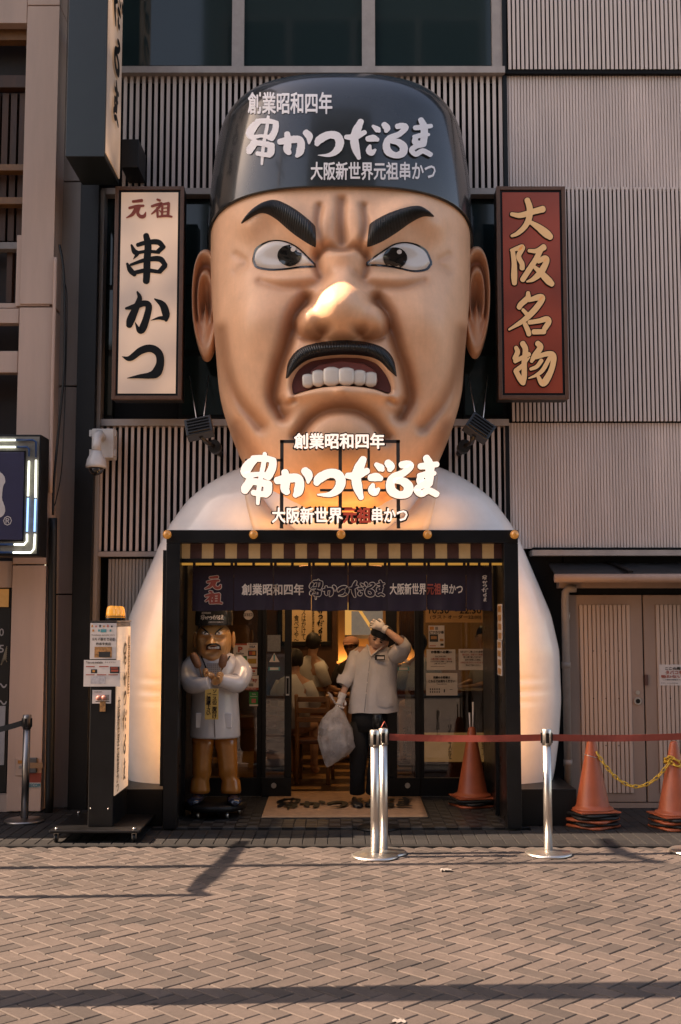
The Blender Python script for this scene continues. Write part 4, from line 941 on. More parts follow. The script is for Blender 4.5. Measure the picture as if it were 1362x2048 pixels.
# ------------------------------------------------------------------ illuminated lettering over the porch
YS = 9.66
let = thing('shop_name_sign', 'large glowing white brush lettering on a thin metal frame above the porch', 'sign', (0, YS, zt_))
FRM = mk('frame_grey_metal', (.08, .07, .065), .35, .6, .1, 10)
for (a, b, c_, d_) in ((560, 880, 800, 886), (560, 1030, 800, 1036), (520, 955, 850, 961), (640, 978, 800, 983), (560, 880, 567, 1058), (677, 890, 684, 1058), (793, 880, 800, 1058), (735, 900, 740, 960), (490, 918, 566, 923)):
    z0, z1 = PZ(d_, YS + .04), PZ(b, YS + .04); box('frame_bar', FRM, let, PX(a, (b + d_) / 2, YS + .04), PX(c_, (b + d_) / 2, YS + .04), YS + .035, YS + .055, max(z0, zt_), z1)
WLIT = mk('lit_letter_face', (.8, .74, .7), .4, emit=(1, .86, .78), estr=.42); WRED = mk('lit_letter_red', (.35, .05, .03), .4, emit=(.6, .07, .04), estr=.18)
for k, (a, b) in zip('串かつだるま', ((28, 268), (240, 500), (500, 710), (708, 1030), (968, 1150), (1145, 1328))):
    full = planemap(481, 905, 881, 1010, YS)
    lo = brush('letter', LOGO[k], LOGO_BB, full, WLIT, let, 3, .03, thick=.045, rough=.04); brush('letter_edge', LOGO[k], LOGO_BB, full, INK, lo, 8, .0, thick=.02, rough=.03)
text('small_letters_edge', '創業昭和四年', planemap(587, 866, 770, 900, YS), INK, let, .052, zoff=.018)
text('small_letters', '創業昭和四年', planemap(589, 868, 768, 898, YS), WLIT, let, .028, zoff=.03)
text('small_letters_edge', '大阪新世界元祖串かつ', planemap(543, 1014, 816, 1048, YS), INK, let, .052, zoff=.018)
text('small_letters', '大阪新世界', planemap(545, 1016, 684, 1046, YS), WLIT, let, .028, zoff=.03); text('small_letters', '元祖', planemap(687, 1016, 741, 1046, YS), WRED, let, .032, zoff=.03); text('small_letters', '串かつ', planemap(744, 1016, 814, 1045, YS), WLIT, let, .028, zoff=.03)

# ------------------------------------------------------------------ the two upright light boxes and the projecting sign
def lightbox(x0, x1, y0, y1, Y, dep, label, face, strokes):
    a = P(x0, y0, Y); b = P(x1, y1, Y); t = thing('upright_sign', label, 'sign', (a.x, Y, b.z), None)
    FRB = mk('sign_frame_brown', (.12, .055, .03), .4, 0, .2, 10)
    xa, xb, za, zb = PX(x0, 585, Y), PX(x1, 585, Y), b.z, a.z
    box('case', BLACK, t, xa + .004, xb - .004, Y + .02, Y + dep, za + .004, zb - .004, .004)
    fw = .035
    box('frame', FRB, t, xa, xa + fw, Y - .01, Y + .04, za, zb, .003); box('frame', FRB, t, xb - fw, xb, Y - .01, Y + .04, za, zb, .003)
    box('frame', FRB, t, xa + fw, xb - fw, Y - .008, Y + .04, zb - fw, zb, .003); box('frame', FRB, t, xa + fw, xb - fw, Y - .008, Y + .04, za, za + fw, .003)
    box('inner_border', INK, t, xa + fw, xb - fw, Y + .005, Y + .019, za + fw, zb - fw)
    g = .022; fc = box('face', face, t, xa + fw + g, xb - fw - g, Y + .0, Y + .004, za + fw + g, zb - fw - g)
    m = quadmap((xa, Y, zb), (xb, Y, zb), (xb, Y, za), (xa, Y, za))
    for st, mat, grow, z in strokes: brush('lettering', st, (10, 12, 712, 2040), m, mat, fc, grow, z, rough=.02, stagger=.0003)
    for z in (za + .4, zb - .4): box('bracket', BLACK, t, (xa + xb) / 2 - .03, (xa + xb) / 2 + .03, Y + dep, 11.14, z, z + .06)
    return t
def litface(name, col, e, lo, hi, zspots):      # back-lit acrylic with tubes brighter behind parts of the sheet
    m = bpy.data.materials.new(name); m.use_nodes = True; n = m.node_tree.nodes; l = m.node_tree.links; b = n['Principled BSDF']
    b.inputs['Base Color'].default_value = (*col, 1); b.inputs['Roughness'].default_value = .3; b.inputs['Emission Color'].default_value = (*e, 1)
    tc = n.new('ShaderNodeTexCoord'); t = n.new('ShaderNodeTexNoise'); t.inputs['Scale'].default_value = 1.6; t.inputs['Detail'].default_value = 1; l.new(tc.outputs['Object'], t.inputs[0])
    r = n.new('ShaderNodeMapRange'); r.inputs[1].default_value = .35; r.inputs[2].default_value = .7; r.inputs[3].default_value = lo * EM; r.inputs[4].default_value = hi * EM; l.new(t.outputs[0], r.inputs[0]); l.new(r.outputs[0], b.inputs['Emission Strength']); return m
LF = litface('acrylic_cream', (.55, .46, .40), (1, .66, .42), .05, .22, None)
RF = litface('acrylic_red', (.13, .024, .013), (.5, .08, .035), .05, .13, None)
GOLDL = mk('sign_letter_gold', (.62, .38, .19), .5, emit=(1, .6, .28), estr=.10)
lightbox(227, 366, 373, 799, 10.5, .2, 'cream light box with black brush characters under red ones, on the left of the head', LF, [(LS_RED, RED, 0, .006), (LS_BLK, INK, 0, .006)])
lightbox(995, 1134, 373, 798, 10.5, .2, 'brick red light box with golden outlined characters, on the right of the head', RF, [(RSIGN, INK, 12, .005), (RSIGN, GOLDL, 0, .016)])
pj = thing('projecting_sign', 'tall black box sign projecting from the wall with a cream lit side', 'sign', (-2.1, 10.2, 5.87))
yf, yb = 9.92, 10.6; zb0 = PZ(313, yf); xl, xr_ = PX(131, 300, yf), PX(212, 300, yf)
DK = mk('dark_slate_panel', (.012, .018, .0195), .35, 0, .25, 3)
box('case', DK, pj, xl, xr_ - .012, yf, yb, zb0, 10.0, .004)
sf = box('lit_side', LF, pj, xr_ - .0119, xr_ - .002, yf + .03, yb - .03, zb0 + .05, 10.0)
mq = quadmap((xr_, yf + .1, 8.9), (xr_, yb - .1, 8.9), (xr_, yb - .1, zb0 + .45), (xr_, yf + .1, zb0 + .45))
brush('lettering', LOGO_V, LOGO_VBB, mq, INK, sf, 0, .004)
for z in (zb0 + .3, zb0 + 1.6): box('bracket', BLACK, pj, xl + .1, xl + .18, yb, 11.02, z, z + .08)
bx = box('bracket_box', BLACK, pj, xr_ + .003, xr_ + .17, yb, 11.0, PZ(335, yb), PZ(278, yb), .005)

# ------------------------------------------------------------------ floodlights, camera, neon sign
FLM = mk('floodlight_black', (.008, .008, .008), .45, 0, .2, 10); FLG = mk('floodlight_glass', (.05, .05, .05), .08, coat=.6)
for (cx, cy, sx, lab) in ((399, 857, -1, 'black floodlight on an arm below the cream light box'), (958, 857, 1, 'black floodlight on an arm below the red light box')):
    Y = 10.2; c = P(cx, cy, Y); t = thing('floodlight', lab, 'floodlight', c, 'floodlights at both cheeks')
    rot = Matrix.Rotation(R(35 * sx if sx > 0 else -12), 3, 'Y') @ Matrix.Rotation(R(-20), 3, 'X')
    def rb(name, mat, hx, hy, hz, d=(0, 0, 0), par=t):
        mb = MB().box(-hx, hx, -hy, hy, -hz, hz); mb.v = [tuple(rot @ (Vector(v) + Vector(d)) + c) for v in mb.v]; return mb.build(name, mat, par, .006)
    hd = rb('housing', FLM, .12, .06, .085); rb('glass', FLG, .105, .004, .07, (0, .064, 0), hd)
    for k in range(5): rb('cooling_fin', FLM, .1, .008, .006, (0, -.067, -.06 + k * .03), hd)
    kx = -sx; e = P(cx + kx * 30, cy + 36, 10.55)
    MB().tube([c + rot @ Vector((0, 0, -.08)), (c + e) / 2 + Vector((0, -.03, -.05)), e], .02, 10).build('arm', FLM, t)
    MB().tube([e + Vector((0, -.05, 0)), e + Vector((0, .1, 0))], .06, 16).build('arm_base', FLM, t)
    MB().tube([e + Vector((0, .1, 0)), Vector((e.x, 11.15, e.z))], .03, 10).build('stay', FLM, t)
    for a, b in ((cx - 20, cx - 6), (cx + 18, cx + 8)):
        MB().tube([P(a, 752, 11.1), P(b, cy - 18, Y)], .004, 6).build('wire', CHROME, t)
Y = 10.55; c = P(192, 905, Y)
cv = thing('security_camera', 'white dome security camera hanging from a white wall box', 'camera', P(205, 895, 10.7))
box('wall_box', WHITEP, cv, PX(183, 890, 10.72), PX(227, 890, 10.72), 10.72, 10.9, PZ(916, 10.72), PZ(857, 10.72), .01)
for py in (866, 905): 
    for px in (181, 229): q_ = P(px, py, 10.74); box('clip', WHITEP, cv, q_.x - .012, q_.x + .012, 10.74, 10.8, q_.z - .03, q_.z + .03)
MB().tube([P(203, 875, 10.72), P(199, 868, 10.62), P(194, 874, 10.55), P(193, 888, 10.52), P(193, 902, 10.52)], [.042, .042, .042, .042, .045], 16).build('arm', WHITEP, cv)
c = P(193, 902, 10.52)
dm = MB().lathe([(.045, 0), (.06, -.03), (.085, -.08), (.095, -.13), (.095, -.155), (.07, -.157)], c, 24).build('hood', WHITEP, cv)
MB().lathe([(.068, -.157), (.066, -.185), (.05, -.21), (.025, -.225), (.001, -.23)], c, 24).build('dome', mk('smoked_dome', (.01, .01, .01), .05, coat=1), cv)
box('mount', RAIL, cv, PX(195, 890, 10.9), PX(222, 890, 10.9), 10.901, 10.99, PZ(910, 10.9), PZ(862, 10.9))
# neon edged sign
Yn = 10.1; nx1 = PX(80, 990, Yn); nz0, nz1 = PZ(1112, Yn), PZ(869, Yn); nx0 = nx1 - .95
neo = thing('neon_sign', 'navy box sign edged with white and blue neon tubes on the left building', 'sign', (nx0 + .5, Yn, nz0))
box('case', BLACK, neo, nx0, nx1, Yn, Yn + .28, nz0, nz1, .008)
TRAY = mk('neon_tray_zinc', (.20, .19, .17), .5, .4, .35, 12); box('tray', TRAY, neo, nx0 + .02, nx1 - .015, Yn - .006, Yn - .0001, nz0 + .02, nz1 - .02)
NV = mk('navy_panel', (.022, .02, .06), .4, 0, .15, 6); fp = box('panel', NV, neo, nx0 + .15, PX(48, 990, Yn), Yn - .03, Yn - .0061, PZ(1080, Yn), PZ(905, Yn), .004)
box('panel_border', INK, neo, nx0 + .14, PX(50, 990, Yn), Yn - .02, Yn - .0065, PZ(1083, Yn), PZ(902, Yn))
brush('lettering', [[(0, 0, 40), (20, 30, 52), (10, 70, 50), (8, 140, 50), (24, 200, 52), (0, 228, 40)]], (-22, -22, 40, 250), planemap(-14, 940, 9, 1040, Yn - .03), PAPER, fp, 0, .003)
text('lettering', 'Ⓡ' if False else '®', planemap(7, 1032, 24, 1051, Yn - .03), PAPER, fp, .005)
NW = mk('neon_white', (.8, .9, .85), .3, emit=(.82, 1, .9), estr=1.5); NBL = mk('neon_blue', (.2, .4, .9), .3, emit=(.18, .45, 1), estr=1.3); NCB = mk('neon_dark_blue', (.01, .05, .15), .35)
def neon(pts, m): MB().tube([P(a, b, Yn - .03) for a, b in pts], .0085 if m is not NCB else .010, 8).build('neon_tube', m, neo)
neon([(-40, 880), (31, 880)], NW); neon([(-40, 894), (31, 894)], NW); neon([(32, 880), (66, 880), (72, 884), (72, 915)], NCB); neon([(34, 894), (54, 894), (58, 898), (58, 913)], NCB)
neon([(58, 922), (56, 992)], NW); neon([(72, 920), (71, 995)], NW); neon([(56, 996), (54, 1063)], NBL); neon([(71, 998), (69, 1063)], NBL)
neon([(54, 1068), (54, 1082), (48, 1089), (28, 1089)], NW); neon([(70, 1068), (68, 1098), (62, 1105), (26, 1105)], NW); neon([(-40, 1089), (26, 1089)], NCB); neon([(-40, 1105), (25, 1105)], NCB)
box('bracket', BLACK, neo, nx1 - .3, nx1 - .2, Yn + .28, 10.71, nz1 - .3, nz1 - .22); box('bracket', BLACK, neo, nx1 - .3, nx1 - .2, Yn + .28, 10.71, nz0 + .2, nz0 + .28)
# cables on the neighbour's flank
CAB = mk('cable_black', (.005, .005, .005), .5)
def cable(name, lab, pts, r, Y, m=CAB, sag=None):
    q = cr([(a, b, 0) for a, b in pts], 6); o = MB().tube([P(p[0], p[1], Y) for p in q], r, 8).build(name, m, None, origin=P(pts[-1][0], pts[-1][1], Y)); return tag(o, lab, 'cable' if m is CAB else 'pipe')
cable('hanging_cable', 'thick black cable dropping down the gap beside the tan pillar', [(119, 490), (127, 540), (129, 620), (128, 740), (118, 850), (108, 960), (106, 1030)], .012, 10.7)
cable('hanging_cable', 'thin black wire looping beside the thick cable in the gap', [(128, 560), (134, 600), (131, 760), (124, 930), (112, 1000), (107, 1015)], .005, 10.72)
cable('conduit', 'thin tan conduit pipe fixed on the flank of the tan pillar', [(111, 515), (109, 600), (104, 800), (101, 985)], .018, 10.68, PILLAR)
cable('cable_sleeve', 'fat black rubber sleeve standing in the gap beside the tan pillar', [(106, 1036), (104, 1200), (102, 1400), (98, 1630)], .04, 10.72, CAB)
# ------------------------------------------------------------------ glazed entrance
YG = 11.66
ent = thing('entrance_doors', 'black framed glass entrance front with one sliding door standing open', 'door', (0, YG, 0))
def gb(name, mat, x0, x1, y0, y1, Ya=YG, dep=.05, parent=None, bev=.003):
    return box(name, mat, parent or ent, PX(x0, 1400, Ya), PX(x1, 1400, Ya), Ya, Ya + dep, max(0.003, PZ(y1, Ya)), PZ(y0, Ya), bev)
gb('jamb', STEEL, 385, 397, 1130, 1600); gb('jamb', STEEL, 985, 1003, 1130, 1600)
gb('transom', STEEL, 385, 1003, 1128, 1150, YG - .01, .08)
gb('sill_track', CHROME, 385, 1003, 1593, 1597, YG - .02, .1)
for (a, b, Ya, st) in ((397, 524, YG, 0), (524, 583, YG - .06, 1), (772, 840, YG - .06, 2), (840, 985, YG, 0)):
    lf = gb('door_leaf', STEEL, a, b, 1556, 1594, Ya)
    gb('stile', STEEL, a, a + (8 if st != 2 else 22), 1150, 1555.8, Ya, parent=lf); gb('stile', STEEL, b - (14 if st == 1 else 10), b, 1150, 1555.8, Ya, parent=lf)
    gb('pane', DGLASS, a + (8 if st != 2 else 22), b - (14 if st == 1 else 10), 1150, 1556, Ya + .02, .006, parent=lf, bev=0)
    if st:
        c = P((a + b) / 2 + (-6 if st == 1 else 9), 1571, Ya); MB().tube([c, c + Vector((0, -.012, 0))], .026, 18).build('lock', CHROME, lf)
    if st == 1:
        gb('pull_handle', STEEL, 570, 580, 1350, 1394, Ya - .012, .012, lf, .004)
        gb('handle_rim', CHROME, 571.5, 578.5, 1353, 1391, Ya - .014, .0015, lf, 0); gb('handle_recess', BLACK, 572.5, 577.5, 1356, 1388, Ya - .0165, .002, lf, 0)

# ------------------------------------------------------------------ dining room behind the glass
rm = structure('dining_room')
AMB = mk('amber_wall', (.46, .27, .12), .7, 0, .15, 2); WDK = mk('room_dark_wood', (.07, .03, .015), .5, 0, .35, 8); CEI = mk('room_ceiling', (.1, .06, .035), .8)
box('back_wall', AMB, rm, -2.6, 2.6, 16.5, 16.7, 0, 2.9); box('side_wall', AMB, rm, -2.7, -2.6, 11.78, 16.5, 0, 2.9); box('side_wall', WDK, rm, 2.6, 2.7, 11.78, 16.5, 0, 2.9)
box('ceiling', CEI, rm, -2.7, 2.7, 11.78, 16.7, 2.76, 2.95); MB().quad((-2.7, 11.74, -.012), (2.7, 11.74, -.012), (2.7, 16.7, -.012), (-2.7, 16.7, -.012)).build('floor_bed', WDK, rm)
FA = mk('floor_board_light', (.30, .17, .075), .3, 0, .25, 10); FBm = mk('floor_board_dark', (.035, .02, .013), .3, 0, .25, 10)
bms = []
for m_ in (FA, FBm):
    mb = MB().box(-.198, .198, -.098, .098, -.01, 0); me = mb.mesh('floor_board'); me.materials.append(m_); bms.append(me)
for i in range(-4, 4):
    for j in range(24):
        piece('floor_board', bms[0 if (i + j + (i * j) // 3) % 3 == 0 else 1], rm, (i * .4 + .1 * (j % 2), 11.86 + j * .2, 0))
MB().box(-1.5, 1.6, 11.74, 11.765, 0, .004).build('threshold', STEEL, rm)
WARM = (1, .62, .28)
for k, (x, y, e) in enumerate(((-1.2, 12.6, 3.5), (.9, 12.6, 3.5), (-.4, 14.6, 6), (1.5, 14.8, 5))):
    t = thing('ceiling_lamp', ['round warm ceiling lamp over the chairs behind the sliding door', 'round warm ceiling lamp over the front of the service counter', 'round warm ceiling lamp over the middle of the dining room', 'round warm ceiling lamp over the rear of the service counter'][k], 'lamp', (x, y, 2.74), 'ceiling lamps in the dining room')
    MB().lathe([(.1, 0), (.1, -.03), (.07, -.05), (.001, -.052)], (x, y, 2.755), 20).build('shade', mk('lamp_opal', (.8, .7, .5), .4, emit=(1, .7, .35), estr=3), t)
    arealamp(t, 'light', (x, y, 2.69), .25, .25, e, WARM, (0, 0, -1))
# cove light along the back wall bench
cv_ = thing('bench_cove_lamp', 'hidden warm cove lamp behind the wall bench of the dining room', 'lamp', (-.2, 16.3, 1.0)); box('trough', WDK, cv_, -1.6, 1.2, 16.28, 16.42, PZ(1330, 16.3) - .06, PZ(1330, 16.3)); arealamp(cv_, 'light', (-.2, 16.42, PZ(1330, 16.3) + .02), 2.6, .06, 6, (1, .55, .2), (0, .25, 1))
wb = thing('wall_bench', 'long brown padded bench along the back wall of the dining room', 'bench', (-.2, 16.0, 0))
LEA = mk('brown_leather', (.09, .03, .016), .45, 0, .2, 6); box('backrest', LEA, wb, -1.7, 1.3, 16.1, 16.27, .5, PZ(1333, 16.1), .02); box('seat', LEA, wb, -1.7, 1.3, 15.6, 16.1, .3, .48, .03); box('base', WDK, wb, -1.7, 1.3, 15.65, 16.1, 0, .3)
# framed calligraphy
def framed(x0, y0, x1, y1, Y, lab, name='framed_calligraphy', cat='picture'):
    a = P(x0, y0, Y); b = P(x1, y1, Y); t = thing(name, lab, cat, (a.x, Y, b.z)); fw = .06
    box('frame', BLACK, t, a.x, b.x, Y + .002, Y + .04, b.z, b.z + fw, .004); box('frame', BLACK, t, a.x, b.x, Y + .002, Y + .04, a.z - fw, a.z, .004)
    box('frame', BLACK, t, a.x, a.x + fw, Y, Y + .04, b.z + fw, a.z - fw, .004); box('frame', BLACK, t, b.x - fw, b.x, Y, Y + .04, b.z + fw, a.z - fw, .004)
    sh = box('sheet', mk('calligraphy_sheet', (.62, .47, .3), .7, 0, .1, 6), t, a.x + fw, b.x - fw, Y + .02, Y + .03, b.z + fw, a.z - fw); return t, sh
t, sh = framed(556, 1175, 663, 1292, 15.4, 'framed cream calligraphy sheet with black brush writing on the dining room wall')
brush('lettering', LOGO_V, LOGO_VBB, planemap(634, 1200, 648, 1282, 15.42), INK, sh, 0, .004); text('lettering', '上ソースはかけて', planemap(603, 1180, 612, 1280, 15.42), INK, sh, .01, True); text('lettering', '食べてや～', planemap(588, 1230, 598, 1282, 15.42), INK, sh, .01, True); text('lettering', '大阪新世界元祖', planemap(624, 1210, 629, 1270, 15.42), INK, sh, .01, True)
box('partition', WDK, rm, -1.6, -.05, 15.44, 15.5, .9, 2.7); box('picture_wall', AMB, rm, -1.6, -.03, 15.501, 15.56, 1.2, 2.75)
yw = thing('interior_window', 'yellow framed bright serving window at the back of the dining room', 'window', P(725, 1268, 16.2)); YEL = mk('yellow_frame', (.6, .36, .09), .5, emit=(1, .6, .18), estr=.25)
a, b = P(690, 1205, 16.2), P(766, 1270, 16.2); box('pane', mk('kitchen_view', (.12, .11, .1), .4, 0, .5, 6, emit=(.5, .48, .42), estr=.12), yw, a.x, b.x, 16.24, 16.26, b.z, a.z)
box('frame', YEL, yw, a.x, b.x, 16.2, 16.23, a.z - .12, a.z); box('frame', YEL, yw, a.x, a.x + .09, 16.2, 16.23, b.z, a.z - .12); MB().bar((a.x + .2, 16.21, a.z - .1), (b.x - .1, 16.21, b.z), .1, .04).build('brace', YEL, yw); box('ledge', PAPER, yw, a.x, b.x, 16.15, 16.23, b.z - .05, b.z)
cu = thing('slat_curtain', 'hanging amber cord curtain beside the counter inside the dining room', 'curtain', P(812, 1300, 13.6))
for k in range(9):
    q_ = P(800 + k * 4, 1200, 13.6); MB().tube([q_ + Vector((0, 0, .3)), Vector((q_.x, 13.6, 1.45))], .012, 6).build('cord', WOODL, cu)
ct_ = thing('service_counter', 'wooden service counter with a lit front, right side of the dining room', 'counter', (1.3, 13.2, 0))
box('top', WDK, ct_, .78, 2.5, 12.9, 13.5, .92, .97, .005); box('body', WDK, ct_, .82, 2.5, 13.0, 13.5, 0, .92)
box('lit_front', mk('counter_front', (.5, .3, .13), .5, 0, .2, 8, emit=(1, .55, .2), estr=.1), ct_, .83, 2.5, 12.985, 12.999, .18, .5)
# tables and chairs
def table(x, y, lab):
    t = thing('dining_table', lab, 'table', (x, y, 0), None); box('top', WDK, t, x - .32, x + .32, y - .35, y + .35, .70, .74, .006); MB().lathe([(.2, 0), (.2, .02), (.04, .04), (.035, .7)], (x, y, 0), 20).build('pedestal', BLACK, t)
    return t
table(-.62, 13.75, 'dark square table between the two seated diners'); table(.25, 15.0, 'dark square table in front of the wall bench')
def chair(x, y, rz, lab):
    t = thing('wooden_chair', lab, 'chair', (0, 0, 0), 'dining chairs'); CW = mk('chair_wood', (.20, .09, .035), .45, 0, .25, 10)
    box('seat', LEA, t, -.2, .2, -.2, .2, .42, .47, .015)
    for sx in (-1, 1):
        MB().tube([(sx * .17, -.17, .42), (sx * .18, -.19, 0)], .02, 8).build('leg', CW, t); MB().tube([(sx * .17, .26, 0), (sx * .17, .19, .44), (sx * .17, .22, .7), (sx * .17, .29, .95)], .022, 8).build('leg', CW, t)
    for z in (.68, .78, .9): box('back_slat', CW, t, -.17, .17, .2 + (z - .6) * .22, .225 + (z - .6) * .22, z - .025, z + .03, .004)
    t.location = (x, y, 0); t.rotation_euler = (0, 0, rz); return t
chair(-.72, 12.95, R(170), 'wooden chair with slatted back under the dark haired diner in the pale blouse'); chair(-.42, 14.5, R(200), 'wooden chair with slatted back under the short haired diner in the white shirt'); chair(-.28, 12.75, R(175), 'empty wooden chair with slatted back pulled out beside the diners')

# ------------------------------------------------------------------ people
SK = mk('skin', (.44, .25, .17), .5, 0, .08, 30); HAIR = mk('black_hair', (.012, .010, .009), .55, 0, .3, 60, .4, 150)
BLKC = mk('black_trousers', (.004, .004, .0045), .9, 0, .2, 30, .3, 120); SHIRT = mk('white_cotton', (.52, .485, .47), .85, 0, .12, 5, .25, 90); GLOVE = mk('white_glove', (.62, .57, .54), .7, 0, .08, 30, .2, 200)
def skinmesh(name, pts, edges, mat, parent, root=0, sub=2):
    off = ORG[parent.name]; me = bpy.data.meshes.new(name); me.from_pydata([tuple(Vector(p[0]) - off) for p in pts], edges, []); me.materials.append(mat)
    o = bpy.data.objects.new(name, me); link(o, parent); md = o.modifiers.new('skin', 'SKIN'); md.use_smooth_shade = True
    sv = me.skin_vertices[0].data
    for i, p in enumerate(pts):
        r = p[1]; sv[i].radius = (r, r) if not isinstance(r, tuple) else r; sv[i].use_root = (i == root)
    s_ = o.modifiers.new('sub', 'SUBSURF'); s_.levels = sub; s_.render_levels = sub; return o
V = Vector
YW = 11.1
wk = thing('person', 'worker in white cook coat and black cap wiping forehead and carrying a rubbish bag', 'person', (P(730, 1596, YW).x, YW, 0))
j = {}
def J(k, px, py, r, Y=YW): j[k] = (P(px, py, Y), r)
J('pel', 738, 1432, .115); J('waist', 744, 1385, .115); J('chest', 750, 1328, .125); J('nb', 754, 1298, .055); J('neck', 757, 1290, .048); J('head', 762, 1275, .083, YW - .03); J('top', 771, 1254, .078, YW - .03)
J('shL', 716, 1298, .056); J('elL', 698, 1350, .044, YW - .02); J('wrL', 684, 1394, .028, YW - .1)
J('shR', 787, 1302, .058); J('elR', 808, 1288, .046, YW - .24); J('wrR', 769, 1258, .03, YW - .2)
J('hpL', 720, 1440, .092); J('knL', 717, 1515, .062, YW - .04); J('anL', 714, 1580, .045, YW + .02); J('hpR', 757, 1440, .092); J('knR', 756, 1515, .062, YW + .0); J('anR', 744, 1580, .045, YW + .06)
ks = list(j); E_ = [('pel', 'waist'), ('waist', 'chest'), ('chest', 'nb'), ('nb', 'neck'), ('neck', 'head'), ('head', 'top'), ('chest', 'shL'), ('shL', 'elL'), ('elL', 'wrL'), ('chest', 'shR'), ('shR', 'elR'), ('elR', 'wrR'), ('pel', 'hpL'), ('hpL', 'knL'), ('knL', 'anL'), ('pel', 'hpR'), ('hpR', 'knR'), ('knR', 'anR')]
skinmesh('body', [j[k] for k in ks], [(ks.index(a), ks.index(b)) for a, b in E_], SK, wk, ks.index('pel'))
def ell(c, rx, ry, n=28, tilt=0): return [(c.x + rx * math.cos(2 * math.pi * k / n), c.y + ry * math.sin(2 * math.pi * k / n), c.z + tilt * math.cos(2 * math.pi * k / n)) for k in range(n)]
from mathutils import noise as mnoise
def wrinkle(mb, amp, sc_, n0=0):
    for i in range(n0, len(mb.v)):
        v = Vector(mb.v[i]); q = mnoise.noise_vector(Vector((v.x * sc_, v.y * sc_, v.z * sc_ * .6)) + Vector((3, 1, 7))); mb.v[i] = tuple(v + q * amp)
    return mb
def wpx(n): return n / F * YW
rings = []
for (px, py, hw, dp, tl) in ((747, 1424, 50, .165, .005), (747, 1405, 49, .16, 0), (746, 1385, 46.5, .155, 0), (748, 1360, 45, .15, 0), (750, 1335, 45, .148, 0), (752, 1318, 46, .14, 0), (753, 1305, 42, .12, 0), (754, 1297, 31, .095, 0), (755, 1293, 19, .07, 0)):
    rings.append(ell(P(px, py, YW), wpx(hw), dp, 48, tl))
mb = MB().loft(rings, caps=False); wrinkle(mb, .016, 9)
for i in range(len(mb.v)):
    v = mb.v[i]; cc_ = P(748, 1350, YW); s1 = (v[0] - cc_.x) * .9 + (v[2] - cc_.z); s2_ = (v[0] - cc_.x) - (v[2] - cc_.z)
    mb.v[i] = (v[0], v[1] - .007 * max(0, math.sin(s1 * 38 + 2 * math.sin(s2_ * 9))) * math.exp(-((s1 - .08) / .25) ** 2), v[2])
shirt = mb.build('coat', SHIRT, wk); 
s_ = shirt.modifiers.new('sub', 'SUBSURF'); s_.levels = 1; s_.render_levels = 2
def sleeve(pts, rs, cuff, name='sleeve'):
    q = cr([tuple(p) for p in pts], 6); rr = np.interp(np.linspace(0, 1, len(q)), np.linspace(0, 1, len(rs)), rs); mb = MB(); mb.tube([V(p) for p in q], list(rr), 20, caps=False); wrinkle(mb, .02, 14); o = mb.build(name, SHIRT, shirt)
    return o
sleeve([P(727, 1306, YW), P(713, 1311, YW), P(700, 1345, YW - .02), P(690, 1362, YW - .04)], [.05, .068, .066, .064], 0)
mb = MB(); mb.tube([P(692, 1352, YW - .035), P(689, 1362, YW - .04), P(685, 1371, YW - .05)], [.068, .079, .064], 20, caps=False); wrinkle(mb, .012, 18); mb.build('rolled_cuff', SHIRT, shirt)
sleeve([P(772, 1314, YW), P(791, 1310, YW - .06), P(806, 1295, YW - .2), P(800, 1281, YW - .25)], [.075, .085, .078, .058], 0)
# collar opening, buttons, pocket, badge
yb_ = YW - .155
ne = MB(); ne.add([P(739, 1291, yb_ + .035), P(766, 1291, yb_ + .035), P(741, 1311, yb_ - .006)], [(0, 1, 2)]); ne.build('open_neck', SK, wk, fix=False)
for (a, b, c_, d_) in ((734, 1289, 741, 1312), (768, 1289, 742, 1312)): MB().bar(P(a, b, yb_ + .03), P(c_, d_, yb_ - .008), .018, .008).build('collar', SHIRT, shirt)
for px, py in ((737, 1322), (736, 1344), (734, 1365), (732, 1386)): c = P(px, py, yb_ - .018); MB().tube([c, c + V((0, -.005, 0))], .008, 12).build('button', PAPER, shirt)
MB().tube([P(741, 1312, yb_ - .006), P(737, 1345, yb_ - .012), P(732, 1390, yb_ - .02), P(729, 1424, yb_ - .02)], .0035, 6).build('placket_edge', mk('cotton_seam', (.30, .28, .27), .9), shirt)
gbx = lambda n_, m_, x0, y0, x1, y1, Y, d: box(n_, m_, shirt, PX(x0, y0, Y), PX(x1, y0, Y), Y, Y + d, PZ(y1, Y), PZ(y0, Y), .004)
CBW = BVHTree.FromPolygons([tuple(Vector(v.co) + ORG[wk.name]) for v in shirt.data.vertices], [tuple(p.vertices) for p in shirt.data.polygons])
strip('pocket', [(754, 1377), (771, 1376.5), (788, 1376)], [(755, 1411), (771, 1415), (787, 1411)], SHIRT, shirt, CBW, 16, 8, .004, 0, 1, .008)
bd = gbx('name_badge', INK, 750, 1310, 770, 1320, yb_ - .016, .02); MB().box(PX(754, 1314, yb_), PX(768, 1314, yb_), yb_ - .0205, yb_ - .0165, PZ(1318, yb_), PZ(1313, yb_)).build('badge_label', PAPER, bd)
